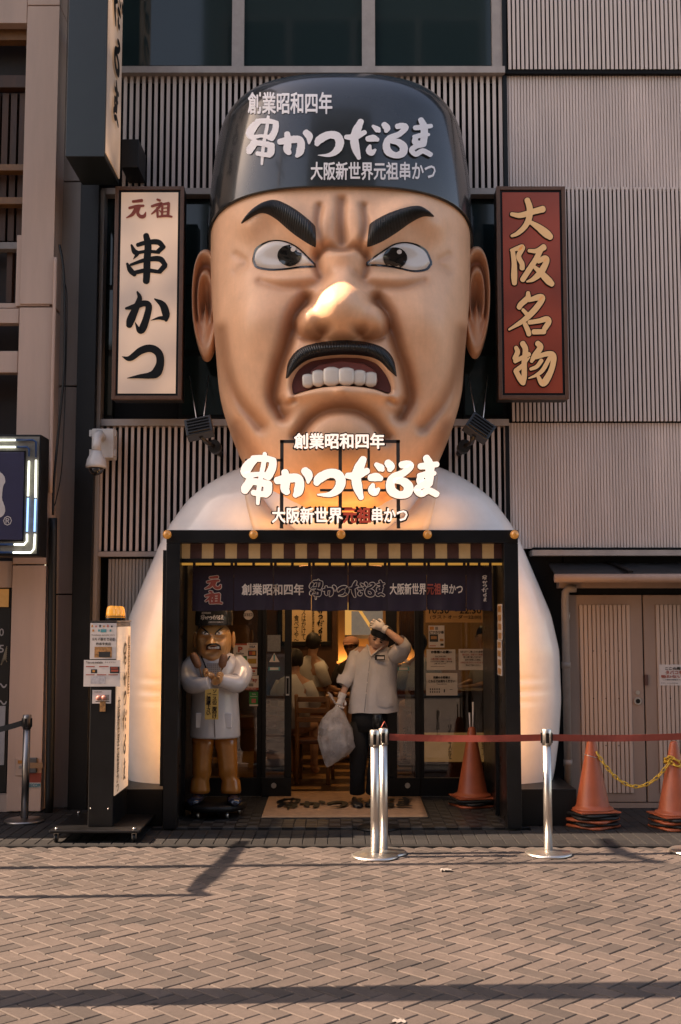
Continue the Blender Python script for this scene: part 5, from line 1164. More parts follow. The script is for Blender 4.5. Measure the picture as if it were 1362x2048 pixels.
# head: face, hair, cap
hc = P(757, 1281, YW - .06); hax = (P(772, 1250, YW - .03) - P(754, 1298, YW - .03)).normalized(); rot = Matrix.Rotation(math.atan2(hax.x, hax.z), 3, 'Y') @ Matrix.Rotation(R(14), 3, 'X') @ Matrix.Rotation(R(-6), 3, 'Z') * 1.13
def hb(name, mat, c, rx, ry, rz, par=wk, n=20, m=14):
    mb = MB().ball((0, 0, 0), rx, ry, rz, n, m); mb.v = [tuple(rot @ (V(v) + V(c)) + hc) for v in mb.v]; return mb.build(name, mat, par)
mb = MB(); rr = []
for i in range(25):
    q = -1 + 2 * i / 24; e = math.sqrt(max(.0005, 1 - q * q)); row = []
    for k in range(28):
        t = 2 * math.pi * k / 28; x = .080 * e * math.cos(t); y = .094 * e * math.sin(t); z = .112 * q
        x *= 1 - .22 * max(0, -q - .2); 
        if math.sin(t) < 0:
            fr_ = -math.sin(t) * e
            y -= .018 * math.exp(-(x / .012) ** 2 - ((z + .012) / .02) ** 2); y += .008 * math.exp(-((abs(x) - .03) / .014) ** 2 - ((z - .016) / .011) ** 2); y -= .006 * math.exp(-(x / .026) ** 2 - ((z + .05) / .012) ** 2); y -= .006 * math.exp(-(x / .025) ** 2 - ((z + .095) / .02) ** 2)
        row.append(tuple(rot @ V((x, y, z)) + hc))
    rr.append(row)
mb.loft(rr); hd = mb.build('head', SK, wk)
for sx in (-1, 1):
    hb('eye', INK, (sx * .03, -.085, .016), .014, .007, .0055, hd, 12, 8); hb('eyebrow', HAIR, (sx * .03, -.090, .036), .02, .007, .005, hd, 12, 8); hb('ear', SK, (sx * .078, .0, 0), .012, .022, .032, hd, 12, 8)
hb('mouth', mk('lips', (.25, .09, .07), .5), (0, -.088, -.05), .02, .008, .005, hd, 12, 8)
hr = []
mbh = MB().ball((0, .016, .018), .083, .094, .104, 24, 14); mbh.v = [tuple(rot @ V(v) + hc) for v in mbh.v if True]
hk = [i for i, f in enumerate(mbh.f)]
mbh2 = MB(); mbh2.v = mbh.v; cf = []
inv = rot.inverted()
for f, s1 in zip(mbh.f, mbh.sm):
    c = sum((inv @ (V(mbh.v[k]) - hc) for k in f), V()) / len(f)
    if c.y > -.03 - .0 * c.z and (c.z > -.05 or c.y > .03): cf.append(f)
mbh2.f = cf; mbh2.sm = [True] * len(cf); mbh2.build('hair', HAIR, wk)
mbc = MB().lathe([(.09, 0), (.094, .01), (.094, .055), (.088, .085), (.06, .1), (.001, .104)], (0, .012, .035), 28); mbc.v = [tuple(rot @ V((v[0] * .95, v[1] * 1.08, v[2])) + hc) for v in mbc.v]; mbc.build('cap', mk('cap_black', (.012, .012, .014), .7), wk)
# gloves with fingers
def hand(name, wr, dirv, palmv, size, curl, parent, mat=GLOVE):
    d = V(dirv).normalized(); n = V(palmv); n = (n - d * n.dot(d)).normalized(); s_ = d.cross(n); o = V(wr); S_ = size
    pts = [(o, .03 * S_ * 1.0), (o + d * .045 * S_, .036 * S_), (o + d * .085 * S_, .034 * S_)]; edges = [(0, 1), (1, 2)]
    for fi, (off, L, a0) in enumerate(((-.03, .07, 0), (-.01, .08, 0), (.011, .075, 0), (.03, .058, 0))):
        b = o + d * .088 * S_ + s_ * off * S_; i0 = len(pts); pts.append((b, .0115 * S_)); edges.append((2, i0)); cur = b; ang = 0
        for seg, k in ((.45, 1), (.32, 1.3), (.23, 1.1)):
            ang += curl * k; q = cur + (d * math.cos(ang) + n * math.sin(ang)) * L * seg * S_; pts.append((q, .0095 * S_)); edges.append((len(pts) - 2, len(pts) - 1)); cur = q
    b = o + d * .03 * S_ - s_ * .032 * S_; i0 = len(pts); pts.append((b, .014 * S_)); edges.append((1, i0))
    q = b + (d * .7 - s_ * .6 + n * .3) * .035 * S_; pts.append((q, .012 * S_)); edges.append((i0, i0 + 1)); q2 = q + (d * .8 + n * .6 + s_ * .1) * .032 * S_; pts.append((q2, .0105 * S_)); edges.append((i0 + 1, i0 + 2))
    return skinmesh(name, pts, edges, mat, parent, 1, 1)
hand('glove', P(683, 1392, YW - .1), (-.25, -.1, -1), (.4, -1, 0), 1.0, .75, wk); hand('glove', P(769, 1258, YW - .2), (-.9, .0, .42), (.3, 1, -.3), 1.2, .7, wk)
for (a, b, r_) in ((P(686, 1386, YW - .095), P(682, 1397, YW - .1), .036), (P(773, 1260, YW - .205), P(765, 1256, YW - .2), .038)): MB().tube([a, b], [r_ * 1.08, r_], 16, caps=False).build('glove_cuff', GLOVE, wk)
# trousers and shoes
tr = MB(); 
tr.loft([ell(P(740, 1415, YW), .165, .13, 28), ell(P(739, 1440, YW), .175, .135, 28), ell(P(738, 1462, YW), .168, .125, 28)])
for (hp, kn, an) in (((721, 1445), (717, 1515), (714, 1586)), ((756, 1445), (755, 1515), (745, 1586))):
    tr.tube([P(hp[0], hp[1], YW), P(kn[0], kn[1], YW - .03), P((kn[0] + an[0]) / 2, 1550, YW), P(an[0], an[1], YW + .03)], [.1, .082, .074, .07], 20)
wrinkle(tr, .012, 10); tr.build('trousers', BLKC, wk)
SH = mk('black_shoe', (.012, .012, .013), .35)
def shoe(c, yaw, parent, mat, L=.28, W=.052, H=.075, toe=None):
    rings = []
    for i in range(11):
        t = i / 10; y = -L * .62 + L * t; w_ = W * (.55 + .5 * math.sin(math.pi * min(1, t * 1.15 + .12)) ** .7); h = H * (.5 + .55 * t ** .6); q = []
        if i == 0: w_ *= .45; h *= .6
        for k in range(16):
            a = 2 * math.pi * k / 16; x = w_ * math.cos(a); z = h * .5 + h * .5 * math.sin(a); z = max(z, 0)
            v = Matrix.Rotation(yaw, 3, 'Z') @ V((x, y, z)); q.append(tuple(V(c) + v))
        rings.append(q)
    return MB().loft(rings).build('shoe', mat, parent)
shoe((P(712, 1590, YW).x, YW - .05, .0), R(8), wk, SH); shoe((P(746, 1590, YW).x, YW + .0, .0), R(-12), wk, SH)
# rubbish bag
def bagmat():
    m = bpy.data.materials.new('clear_bag_plastic'); m.use_nodes = True; n = m.node_tree.nodes; l = m.node_tree.links; b = n['Principled BSDF']
    b.inputs['Base Color'].default_value = (.6, .56, .54, 1); b.inputs['Roughness'].default_value = .28
    tr_ = n.new('ShaderNodeBsdfTransparent'); mx = n.new('ShaderNodeMixShader'); t = n.new('ShaderNodeTexNoise'); t.inputs['Scale'].default_value = 9; t.inputs['Detail'].default_value = 6
    tc = n.new('ShaderNodeTexCoord'); l.new(tc.outputs['Object'], t.inputs[0]); r = n.new('ShaderNodeMapRange'); r.inputs[1].default_value = .3; r.inputs[2].default_value = .7; r.inputs[3].default_value = .28; r.inputs[4].default_value = .66
    l.new(t.outputs[0], r.inputs[0]); l.new(r.outputs[0], mx.inputs[0]); l.new(tr_.outputs[0], mx.inputs[1]); l.new(b.outputs[0], mx.inputs[2]); l.new(mx.outputs[0], n['Material Output'].inputs[0])
    t2 = n.new('ShaderNodeTexNoise'); t2.inputs['Scale'].default_value = 26; t2.inputs['Detail'].default_value = 5; t2.inputs['Distortion'].default_value = 1.5; l.new(tc.outputs['Object'], t2.inputs[0]); bp_ = n.new('ShaderNodeBump'); bp_.inputs['Strength'].default_value = .9; bp_.inputs['Distance'].default_value = .02; l.new(t2.outputs[0], bp_.inputs['Height']); l.new(bp_.outputs[0], b.inputs['Normal']); return m
YB = YW - .14; bag = thing('rubbish_bag', 'knotted clear plastic rubbish bag held in the gloved hand', 'bag', P(672, 1415, YB))
BAGM = bagmat(); mb = MB(); rings = []
for (px, py, hw) in ((676, 1410, 4), (675, 1416, 7), (672, 1426, 16), (670, 1440, 26), (670, 1458, 32), (672, 1478, 34), (674, 1495, 33), (672, 1508, 27), (664, 1520, 15), (657, 1529, 7), (654, 1535, 2)):
    rings.append(ell(P(px, py, YB), wpx(hw), wpx(hw) * .75, 44))
mb.loft(rings)
for i in range(len(mb.v)):
    v = V(mb.v[i]); c = P(671, 1470, YB); a = math.atan2(v.y - c.y, v.x - c.x); k = .006 * math.sin(a * 11 + v.z * 8) * min(1, max(0, (v.z - .25) * 3)) ; rad = V((v.x - c.x, v.y - c.y, 0)); v += rad * k * 10; v += mnoise.noise_vector(v * 11) * .018; mb.v[i] = tuple(v)
mb.build('sack', BAGM, bag)
mb = MB(); mb.tube([P(676, 1414, YB), P(668, 1402, YB), P(661, 1392, YB), P(657, 1384, YB)], [.012, .022, .03, .014], 12, flat=.5); wrinkle(mb, .012, 25); mb.build('tied_end', BAGM, bag); MB().ball(P(675, 1413, YB), .026, .024, .02).build('knot', BAGM, bag)
RUB = mk('rubbish_mix', (.45, .40, .37), .7, 0, .6, 18)
for k in range(7):
    c = P(671, 1482, YB) + V((rg.uniform(-.08, .08), rg.uniform(-.06, .06), rg.uniform(-.1, .12))); mb = MB().ball(c, .06, .05, .045, 12, 8); wrinkle(mb, .03, 22); mb.build('crumpled_rubbish', RUB, bag)

# seated diners seen through the open door
def diner(lab, px, py, Y, shirt_m, hair_m, face, sc_=1.0, cap=None):
    h = P(px, py, Y); t = thing('person', lab, 'person', (h.x, Y, 0), 'diners in the dining room'); d = V((math.sin(face), -math.cos(face), 0)); r = V((d.y, -d.x, 0)); r = V((math.cos(face), math.sin(face), 0))
    hz = h.z; sh = h + V((0, 0, -.22)) - d * .03; pel = V((h.x, Y, hz - .72)) - d * .06
    pts = [(pel, .13), (pel + V((0, 0, .25)), .12), (sh - V((0, 0, .08)), .125), (sh + V((0, 0, .08)), .05), (h, .085), (h + V((0, 0, .05)), .08)]; ed = [(0, 1), (1, 2), (2, 3), (3, 4), (4, 5)]
    for sx in (-1, 1):
        i = len(pts); pts += [(sh + r * sx * .17 - V((0, 0, .04)), .06), (sh + r * sx * .23 - V((0, 0, .3)) + d * .06, .045), (sh + r * sx * .1 - V((0, 0, .36)) + d * .32, .03), (sh + r * sx * .07 - V((0, 0, .36)) + d * .4, .028)]; ed += [(2, i), (i, i + 1), (i + 1, i + 2), (i + 2, i + 3)]
        i = len(pts); pts += [(pel + r * sx * .1, .085), (pel + r * sx * .12 + d * .42, .065), (V((pel.x, pel.y, 0)) + r * sx * .12 + d * .42 + V((0, 0, .06)), .045), (V((pel.x, pel.y, 0)) + r * sx * .12 + d * .55 + V((0, 0, .05)), .04)]; ed += [(0, i), (i, i + 1), (i + 1, i + 2), (i + 2, i + 3)]
    skinmesh('body', pts, ed, SK, t, 0, 1)
    mb = MB().loft([ell(pel, .19, .15, 24), ell(pel + V((0, 0, .3)), .18, .14, 24), ell(sh - V((0, 0, .06)), .21, .135, 24), ell(sh + V((0, 0, .02)), .15, .1, 24), ell(sh + V((0, 0, .07)), .07, .06, 24)]); wrinkle(mb, .02, 7)
    so_ = mb.build('shirt', shirt_m, t)
    for sx in (-1, 1): MB().tube([sh + r * sx * .14 - V((0, 0, .02)), sh + r * sx * .2 - V((0, 0, .14)), sh + r * sx * .235 - V((0, 0, .28)) + d * .05], [.075, .078, .065], 14).build('sleeve', shirt_m, so_)
    mb = MB().ball(h - d * .012 + V((0, 0, .03)), .1, .105, .115, 20, 12); wrinkle(mb, .012, 18)
    mb2 = MB(); mb2.v = mb.v; mb2.f = [f for f in mb.f if (sum((V(mb.v[k]) for k in f), V()) / len(f) - h).dot(d) < .045]; mb2.sm = [True] * len(mb2.f); mb2.build('hair', hair_m, t)
    for sx in (-1, 1): MB().ball(h + d * .082 + r * sx * .03 + V((0, 0, .015)), .01, .006, .006, 8, 6).build('eye', INK, t)
    MB().ball(h + d * .092 - V((0, 0, .01)), .013, .016, .018, 8, 6).build('nose', SK, t)
    if cap:
        mb = MB().lathe([(.108, 0), (.106, .04), (.08, .09), (.001, .11)], h + V((0, 0, .05)), 20); mb.tube([h + V((0, 0, .055)) + d * .08, h + V((0, 0, .05)) + d * .19], [.08, .05], 12, flat=.15); mb.build('cap', cap, t)
    return t
PSH = mk('pale_blouse', (.5, .5, .5), .85, 0, .1, 8); DSH = mk('dark_shirt', (.018, .015, .015), .85); PCAP = mk('pink_cap', (.5, .27, .2), .8)
diner('dark haired diner in a pale blouse sitting with her back to the door', 590, 1322, 12.9, PSH, HAIR, R(165))
diner('short haired diner in a white shirt sitting beyond the first table', 628, 1288, 14.45, PSH, HAIR, R(130))
diner('diner in a dark shirt and pink baseball cap sitting at the far table', 702, 1296, 15.2, DSH, HAIR, R(-20), 1, PCAP)
diner('diner in a pale shirt bent over the counter on the right', 966, 1275, 13.7, PSH, HAIR, R(-70)); diner('diner in a tan shirt with back turned behind the open door leaf', 838, 1290, 13.9, PSH, HAIR, R(190))
# ------------------------------------------------------------------ small chef figure on its wheeled pedestal
YQ = 10.56
fig = thing('chef_figure', 'life sized glossy chef figure with crossed arms holding two skewers and a yellow notice', 'statue', (P(430, 1600, YQ).x, YQ, 0))
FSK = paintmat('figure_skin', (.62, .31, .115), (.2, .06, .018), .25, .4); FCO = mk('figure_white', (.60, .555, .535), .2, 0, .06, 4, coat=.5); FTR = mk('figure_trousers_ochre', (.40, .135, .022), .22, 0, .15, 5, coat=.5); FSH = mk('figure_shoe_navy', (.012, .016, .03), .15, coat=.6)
def qpx(n): return n / F * YQ
pc = P(430, 1612, YQ)
ped = thing('figure_pedestal', 'round black wheeled pedestal under the chef figure', 'pedestal', (pc.x, YQ, 0))
MB().lathe([(.27, 0), (.285, .01), (.285, .045), (.27, .055), (.001, .056)], (pc.x, YQ, .065), 40).build('platform', BLACK, ped)
for k in range(5):
    a = 2 * math.pi * k / 5 + .3; c = V((pc.x + .22 * math.cos(a), YQ + .22 * math.sin(a), .03)); MB().tube([c + V((-.012, 0, 0)), c + V((.012, 0, 0))], .03, 14).build('caster', CHROME, ped)
    MB().tube([c, c + V((0, 0, .045))], .01, 8).build('caster_stem', CHROME, ped)
zs0 = .121
for (px, yaw) in ((397, -14), (467, 12)):
    c = P(px, 1590, YQ - .04); shoe((c.x, YQ - .06, zs0), R(yaw), fig, FSH, .27, .062, .085)
for (a, b, c_) in (((407, 1468), (404, 1530), (400, 1583)), ((452, 1468), (456, 1530), (462, 1583))):
    sg = 1 if a[0] > 430 else -1; rings = []
    for (x, y, hw) in ((a[0], a[1], 23), (a[0], 1490, 22), ((a[0] + b[0]) / 2, 1505, 20.5), (b[0], b[1], 19), (b[0], 1548, 19), (b[0], 1552, 17.5), (c_[0], 1560, 18), (c_[0], 1578, 20), (c_[0], 1585, 20)):
        p = P(x, y, YQ); p.z = max(p.z, zs0 + .02); rings.append([(p.x + qpx(hw) * np.sign(math.cos(t)) * abs(math.cos(t)) ** .8, YQ + qpx(hw) * .95 * np.sign(math.sin(t)) * abs(math.sin(t)) ** .85, p.z) for t in [2 * math.pi * k / 28 for k in range(28)]])
    MB().loft(rings).build('trouser_leg', FTR, fig)
rings = []
for (x, y, hw, dp) in ((430, 1474, 49, .19), (430, 1470, 50, .195), (430, 1440, 49, .19), (430, 1400, 46.5, .18), (430, 1365, 47, .175), (430, 1335, 50, .165), (430, 1318, 46, .15), (430, 1308, 36, .12), (430, 1302, 22, .08)):
    p = P(x, y, YQ); rings.append(ell(p, qpx(hw), dp, 44))
fc = MB().loft(rings).build('coat', FCO, fig); 
yq = YQ - .185
MB().tube([P(428, 1400, yq - .005), P(429, 1440, yq - .01), P(430, 1474, yq - .012)], .003, 6).build('front_seam', mk('figure_seam', (.12, .1, .1), .5), fc)
for (x0, x1) in ((390, 410), (442, 464)): box('pocket', FCO, fc, PX(x0, 1440, yq), PX(x1, 1440, yq), yq + .02, yq + .06, PZ(1457, yq), PZ(1426, yq), .008)
# chequered undershirt, neck strap
un = MB(); un.add([P(413, 1326, yq + .012), P(442, 1326, yq + .012), P(437, 1350, yq - .004), P(417, 1350, yq - .004)], [(0, 1, 2, 3)]); us = un.build('undershirt', mk('figure_grey_mesh', (.35, .33, .33), .5), fig, fix=False)
mb = MB()
for i in range(7):
    for k in range(6):
        c = P(416 + i * 3.9, 1328 + k * 3.8, yq + .0); mb.add([c + V((-.003, -.004, -.003)), c + V((.003, -.004, -.003)), c + V((.003, -.004, .003)), c + V((-.003, -.004, .003))], [(0, 1, 2, 3)])
o = mb.build('printed_dots', INK, us, fix=False); o['kind'] = 'stuff'
MB().tube([P(402, 1312, YQ - .12), P(408, 1325, YQ - .165), P(414, 1342, YQ - .185)], .006, 8).build('neck_strap', INK, fig); MB().tube([P(460, 1312, YQ - .1), P(452, 1325, YQ - .165), P(442, 1342, YQ - .185)], .006, 8).build('neck_strap', INK, fig)
# arms folded across the chest
for pts, rs in (([(388, 1322, .02), (376, 1345, -.06), (384, 1368, -.17), (402, 1370, -.235), (420, 1366, -.26)], [.075, .09, .088, .07, .06]), ([(472, 1322, .02), (485, 1345, -.06), (474, 1366, -.16), (456, 1364, -.21), (440, 1360, -.23)], [.075, .092, .09, .07, .058])):
    q = cr([tuple(P(a, b, YQ + d)) for a, b, d in pts], 7); rr = np.interp(np.linspace(0, 1, len(q)), np.linspace(0, 1, 5), rs); MB().tube([V(p) for p in q], list(rr), 22).build('sleeve', FCO, fig)
MB().tube([P(418, 1353, YQ - .24), P(421, 1366, YQ - .255), P(419, 1380, YQ - .245)], .012, 8).build('cuff', FCO, fig)
hand('fist', P(424, 1366, YQ - .25), (.75, -.35, .35), (0, -.4, 1), 1.15, 1.0, fig, FSK); hand('fist', P(430, 1354, YQ - .19), (-1, -.35, .25), (0, -.3, 1), 1.1, 1.0, fig, FSK)
FRY = mk('fried_brown', (.24, .10, .045), .5, 0, .4, 30, .5, 120)
for (a, b, c_, d_, lab) in ((384, 1306, 399, 1336, 0), (449, 1308, 443, 1336, 1)):
    e = P(c_ + (5 if lab == 0 else -2), d_ + 22, YQ - .25); sk_ = MB().tube([P(c_, d_, YQ - .25), e], .005, 8).build('skewer', WOODL, fig)
    A, B = P(a, b, YQ - .25), P(c_, d_, YQ - .25); d = B - A; MB().tube([A + d * t for t in (0, .06, .2, .5, .8, .94, 1)], [.012, .025, .036, .038, .035, .024, .01], 16).build('fried_stick', FRY, sk_)
sg_ = box('hanging_notice', mk('notice_yellow', (.60, .36, .09), .6), fig, PX(410, 1400, YQ - .29), PX(437, 1400, YQ - .29), YQ - .292, YQ - .285, PZ(1439, YQ - .29), PZ(1377, YQ - .29))
text('lettering', 'ソースの二度付け', planemap(425, 1379, 434, 1437, YQ - .292), INK, sg_, .03, True); text('lettering', 'ご遠慮下さい', planemap(413, 1386, 422, 1430, YQ - .292), INK, sg_, .03, True)
# head of the figure
nzz, ntt = 70, 72; hc2 = P(428, 1286, YQ); rows = []; sh = []
for i in range(nzz + 1):
    q = -1 + 2 * i / nzz; e = max(.0, 1 - abs(q) ** 2.6) ** (1 / 2.6); row = []
    for k in range(ntt):
        t = 2 * math.pi * k / ntt; cx_, sy_ = math.cos(t), math.sin(t); hw = qpx(35) * (1 - .12 * max(0, -q)); x = hw * e * np.sign(cx_) * abs(cx_) ** .85; y = .165 * e * np.sign(sy_) * abs(sy_) ** .85; z = qpx(41) * q; s1 = 0
        if sy_ < 0:
            X_ = x / hw; Z_ = q; g = lambda a, b, ra, rb: math.exp(-((X_ - a) / ra) ** 2 - ((Z_ - b) / rb) ** 2)
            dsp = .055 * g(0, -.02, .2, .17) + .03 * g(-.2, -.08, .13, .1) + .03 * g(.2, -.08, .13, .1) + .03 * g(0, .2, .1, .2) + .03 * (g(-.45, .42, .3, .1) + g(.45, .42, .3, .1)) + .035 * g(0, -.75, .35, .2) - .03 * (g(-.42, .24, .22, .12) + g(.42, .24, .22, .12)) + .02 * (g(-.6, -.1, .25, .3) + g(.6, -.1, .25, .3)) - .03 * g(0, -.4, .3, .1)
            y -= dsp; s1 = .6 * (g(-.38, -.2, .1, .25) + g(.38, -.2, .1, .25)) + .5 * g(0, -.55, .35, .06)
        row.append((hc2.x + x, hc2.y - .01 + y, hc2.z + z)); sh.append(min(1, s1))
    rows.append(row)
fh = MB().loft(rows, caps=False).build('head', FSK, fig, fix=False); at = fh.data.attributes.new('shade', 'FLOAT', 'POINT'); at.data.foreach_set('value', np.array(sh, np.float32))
mh = fh.data; HB2 = BVHTree.FromPolygons([tuple(Vector(v.co) + ORG[fig.name]) for v in mh.vertices], [tuple(p.vertices) for p in mh.polygons])
for (u, l_) in (([(402, 1254), (410, 1258), (419, 1266)], [(402, 1255), (410, 1262), (419, 1271)]), ([(447, 1254), (438, 1258), (430, 1266)], [(447, 1255), (438, 1262), (430, 1271)])): strip('eyebrow', u, l_, HAIRB, fig, HB2, 16, 4, .012, 0, 1, .004)
for (u, l_, ix) in (([(403, 1266), (409, 1262), (418, 1268)], [(403, 1266), (410, 1270), (418, 1269)], 411), ([(446, 1265), (440, 1262), (431, 1268)], [(446, 1266), (439, 1270), (431, 1269)], 438)):
    ey = strip('eye', u, l_, EW, fig, HB2, 12, 4, .008, 0, 1, .006); c = P(ix, 1266.5, YQ - .19); h = HB2.ray_cast(V((0, 0, CAMH)), ray(ix, 1266.5).normalized()); c = h[0] + V((0, -.014, 0)); MB().ball(c, .011, .004, .011, 12, 8).build('iris', EB, ey)
strip('moustache', [(412, 1300), (414, 1290), (428, 1286), (440, 1290), (443, 1300)], [(413, 1301), (417, 1293), (428, 1290), (438, 1293), (442, 1301)], HAIRB, fig, HB2, 24, 4, .016, 0, 1, .002)
mo = strip('mouth', [(413, 1298), (420, 1293), (428, 1291), (436, 1293), (442, 1298)], [(414, 1300), (420, 1299), (428, 1298), (436, 1299), (441, 1300)], ML, fig, HB2, 16, 4, .006, 0, 1, .003)
for k in range(4):
    x0 = 417 + k * 5.6; h = HB2.ray_cast(V((0, 0, CAMH)), ray(x0 + 2.5, 1295).normalized()); c = h[0]; box('tooth', TOOTH, mo, c.x - .0115, c.x + .0115, c.y - .016, c.y + .01, c.z - .012, c.z + .014, .004)
for sx in (-1, 1): MB().ball(hc2 + V((sx * qpx(38), .02, .03)), .02, .035, .075, 14, 10).build('ear', FSK, fig)
fcap = MB().loft([[(hc2.x + qpx(37.5) * s_ * np.sign(math.cos(t)) * abs(math.cos(t)) ** .85, hc2.y - .01 + .18 * s_ * np.sign(math.sin(t)) * abs(math.sin(t)) ** .85, z) for t in [2 * math.pi * k / 40 for k in range(40)]] for s_, z in ((.98, PZ(1251, YQ - .18)), (1.0, PZ(1250, YQ - .18) + .005), (1.0, PZ(1235, YQ)), (.95, PZ(1212, YQ)), (.85, PZ(1206, YQ)), (.5, PZ(1203, YQ)))]).build('cap', CAPP, fig)
CB2 = BVHTree.FromPolygons([tuple(Vector(v.co) + ORG[fig.name]) for v in fcap.data.vertices], [tuple(p.vertices) for p in fcap.data.polygons])
brush('lettering', LOGO_ALL, LOGO_BB, projmap(402, 1229, 446, 1241, CB2), LETW, fcap, 0, .004); text('lettering', '大阪新世界元祖串かつ', projmap(417, 1242.5, 446, 1246, CB2), LETW, fcap, .01, zoff=.004); text('lettering', '創業昭和四年', projmap(404, 1224, 422, 1228, CB2), LETW, fcap, .01, zoff=.004)

# ------------------------------------------------------------------ door mat
mat = thing('door_mat', 'tan door mat with dark brush lettering in front of the open door', 'mat', (.01, 10.8, 0))
MT = mk('mat_tan', (.42, .25, .14), .9, 0, .25, 12, .6, 160); MTB = mk('mat_rubber', (.012, .012, .012), .8)
qa, qb, qc, qd = G(541, 1585), G(836, 1584), G(856, 1636), G(523, 1637)
def lift(u, v): return .012 + (.03 * max(0, (u - .88) / .12) ** 2 * max(0, 1 - v / .25) ** 2)
rows = []; qm = lambda u, v: qa * (1 - u) * (1 - v) + qb * u * (1 - v) + qc * u * v + qd * (1 - u) * v
for name, m_, e, h in (('rubber_edge', MTB, .012, -.004), ('pile', MT, 0, 0)):
    rows = []
    for i in range(25):
        row = []
        for k in range(13):
            u, v = i / 24, k / 12; p = qm(.5 + (u - .5) * (1 + e), .5 + (v - .5) * (1 + e)); row.append((p.x, p.y, lift(u, v) + h))
        rows.append(row)
    mb = MB().loft(rows, caps=False, closed=False); mb.loft([[r[0] for r in rows], [(r[0][0], r[0][1], 0) for r in rows]], caps=False, closed=False); mb.loft([rows[-1], [(p[0], p[1], 0) for p in rows[-1]]], caps=False, closed=False); mb.loft([[r[-1] for r in rows], [(r[-1][0], r[-1][1], 0) for r in rows]], caps=False, closed=False); pl = mb.build(name, m_, mat)
def mm(u, v, z=0):
    p = G(552 + 276 * u, 1599 + 25 * v); return V((p.x, p.y, .018 + z))
brush('lettering', LOGO_ALL, LOGO_BB, mm, INK, pl, 0, .002)

# ------------------------------------------------------------------ standing menu sign with beacons
Ya, Yb = 9.42, 10.05
st = thing('standing_sign', 'black wheeled standing sign with cream lit side, pasted leaflets and beacon lamps', 'sign', (P(205, 1660, Ya).x, Ya + .3, 0))
sx0, sx1 = PX(179, 1450, Ya), PX(229, 1450, Ya); ztop = PZ(1244, Ya)
box('case', STEEL, st, sx0, sx1, Ya, Yb, .1, ztop, .006); box('cap_plate', FRM, st, sx0 - .006, sx1 + .006, Ya - .006, Yb + .006, ztop, ztop + .012)
LFS = litface('stand_acrylic', (.52, .45, .40), (1, .72, .5), .12, .24, None)
ls = box('lit_side', LFS, st, sx1 + .0005, sx1 + .008, Ya + .02, Yb - .03, .34, ztop - .04)
lq = quadmap((sx1 + .008, Ya + .25, ztop - .16), (sx1 + .008, Yb - .2, ztop - .16), (sx1 + .008, Yb - .2, .42), (sx1 + .008, Ya + .25, .42)); BRN = mk('sign_letter_brown', (.06, .045, .035), .5)
brush('lettering', LOGO_V, LOGO_VBB, lq, BRN, ls, 0, .003)
text('lettering', '大阪新世界元祖串かつ', quadmap((sx1 + .008, Ya + .07, 1.12), (sx1 + .008, Ya + .17, 1.12), (sx1 + .008, Ya + .17, .36), (sx1 + .008, Ya + .07, .36)), BRN, ls, .02, True); text('lettering', '創業昭和四年', quadmap((sx1 + .008, Yb - .15, 1.62), (sx1 + .008, Yb - .06, 1.62), (sx1 + .008, Yb - .06, 1.1), (sx1 + .008, Yb - .15, 1.1)), BRN, ls, .02, True)
bx0, bx1 = G(116, 1672).x, G(292, 1672).x
box('base_plate', STEEL, st, bx0, bx1, 9.26, 10.12, .075, .098, .006)
for (x, y) in ((bx0 + .05, 9.3), (bx1 - .05, 9.3), (bx0 + .05, 10.07), (bx1 - .05, 10.07)):
    cs = MB().tube([(x - .012, y, .035), (x + .012, y, .035)], .035, 16).build('caster', STEEL, st); box('caster_fork', CHROME, cs, x - .018, x + .018, y - .01, y + .01, .03, .074); MB().tube([(x, y, .098), (x, y, .112)], .012, 10).build('bolt', CHROME, cs)
for px, py in ((181, 1617), (216, 1618)): c = P(px, py, Ya); MB().ball(c, .006, .004, .006, 8, 6).build('screw', CHROME, st)
BK = mk('beacon_amber', (.8, .34, .05), .1, 0, 0, emit=(1, .42, .06), estr=.22, coat=.5)
for k, yy in enumerate((Ya + .12, Ya + .31, Ya + .5)):
    t = thing('beacon_lamp', ['amber rotating beacon lamp at the leaflet end of the standing sign', 'amber rotating beacon lamp in the middle of the standing sign', 'amber rotating beacon lamp at the rear of the standing sign'][k], 'lamp', ((sx0 + sx1) / 2 + .03, yy, ztop + .012), 'beacon lamps on the standing sign')
    c = ((sx0 + sx1) / 2 + .035, yy, ztop + .0125); MB().lathe([(.047, 0), (.047, .022), (.043, .024)], c, 24).build('base', BLACK, t); MB().lathe([(.044, .0245), (.043, .055), (.04, .09), (.033, .112), (.018, .121), (.001, .123)], c, 24).build('lens', glass_amber if 'glass_amber' in globals() else BK, t)
    MB().lathe([(.046, .03), (.046, .038), (.0445, .04)], c, 24).build('ring', mk('beacon_ring', (.35, .16, .04), .3), t)
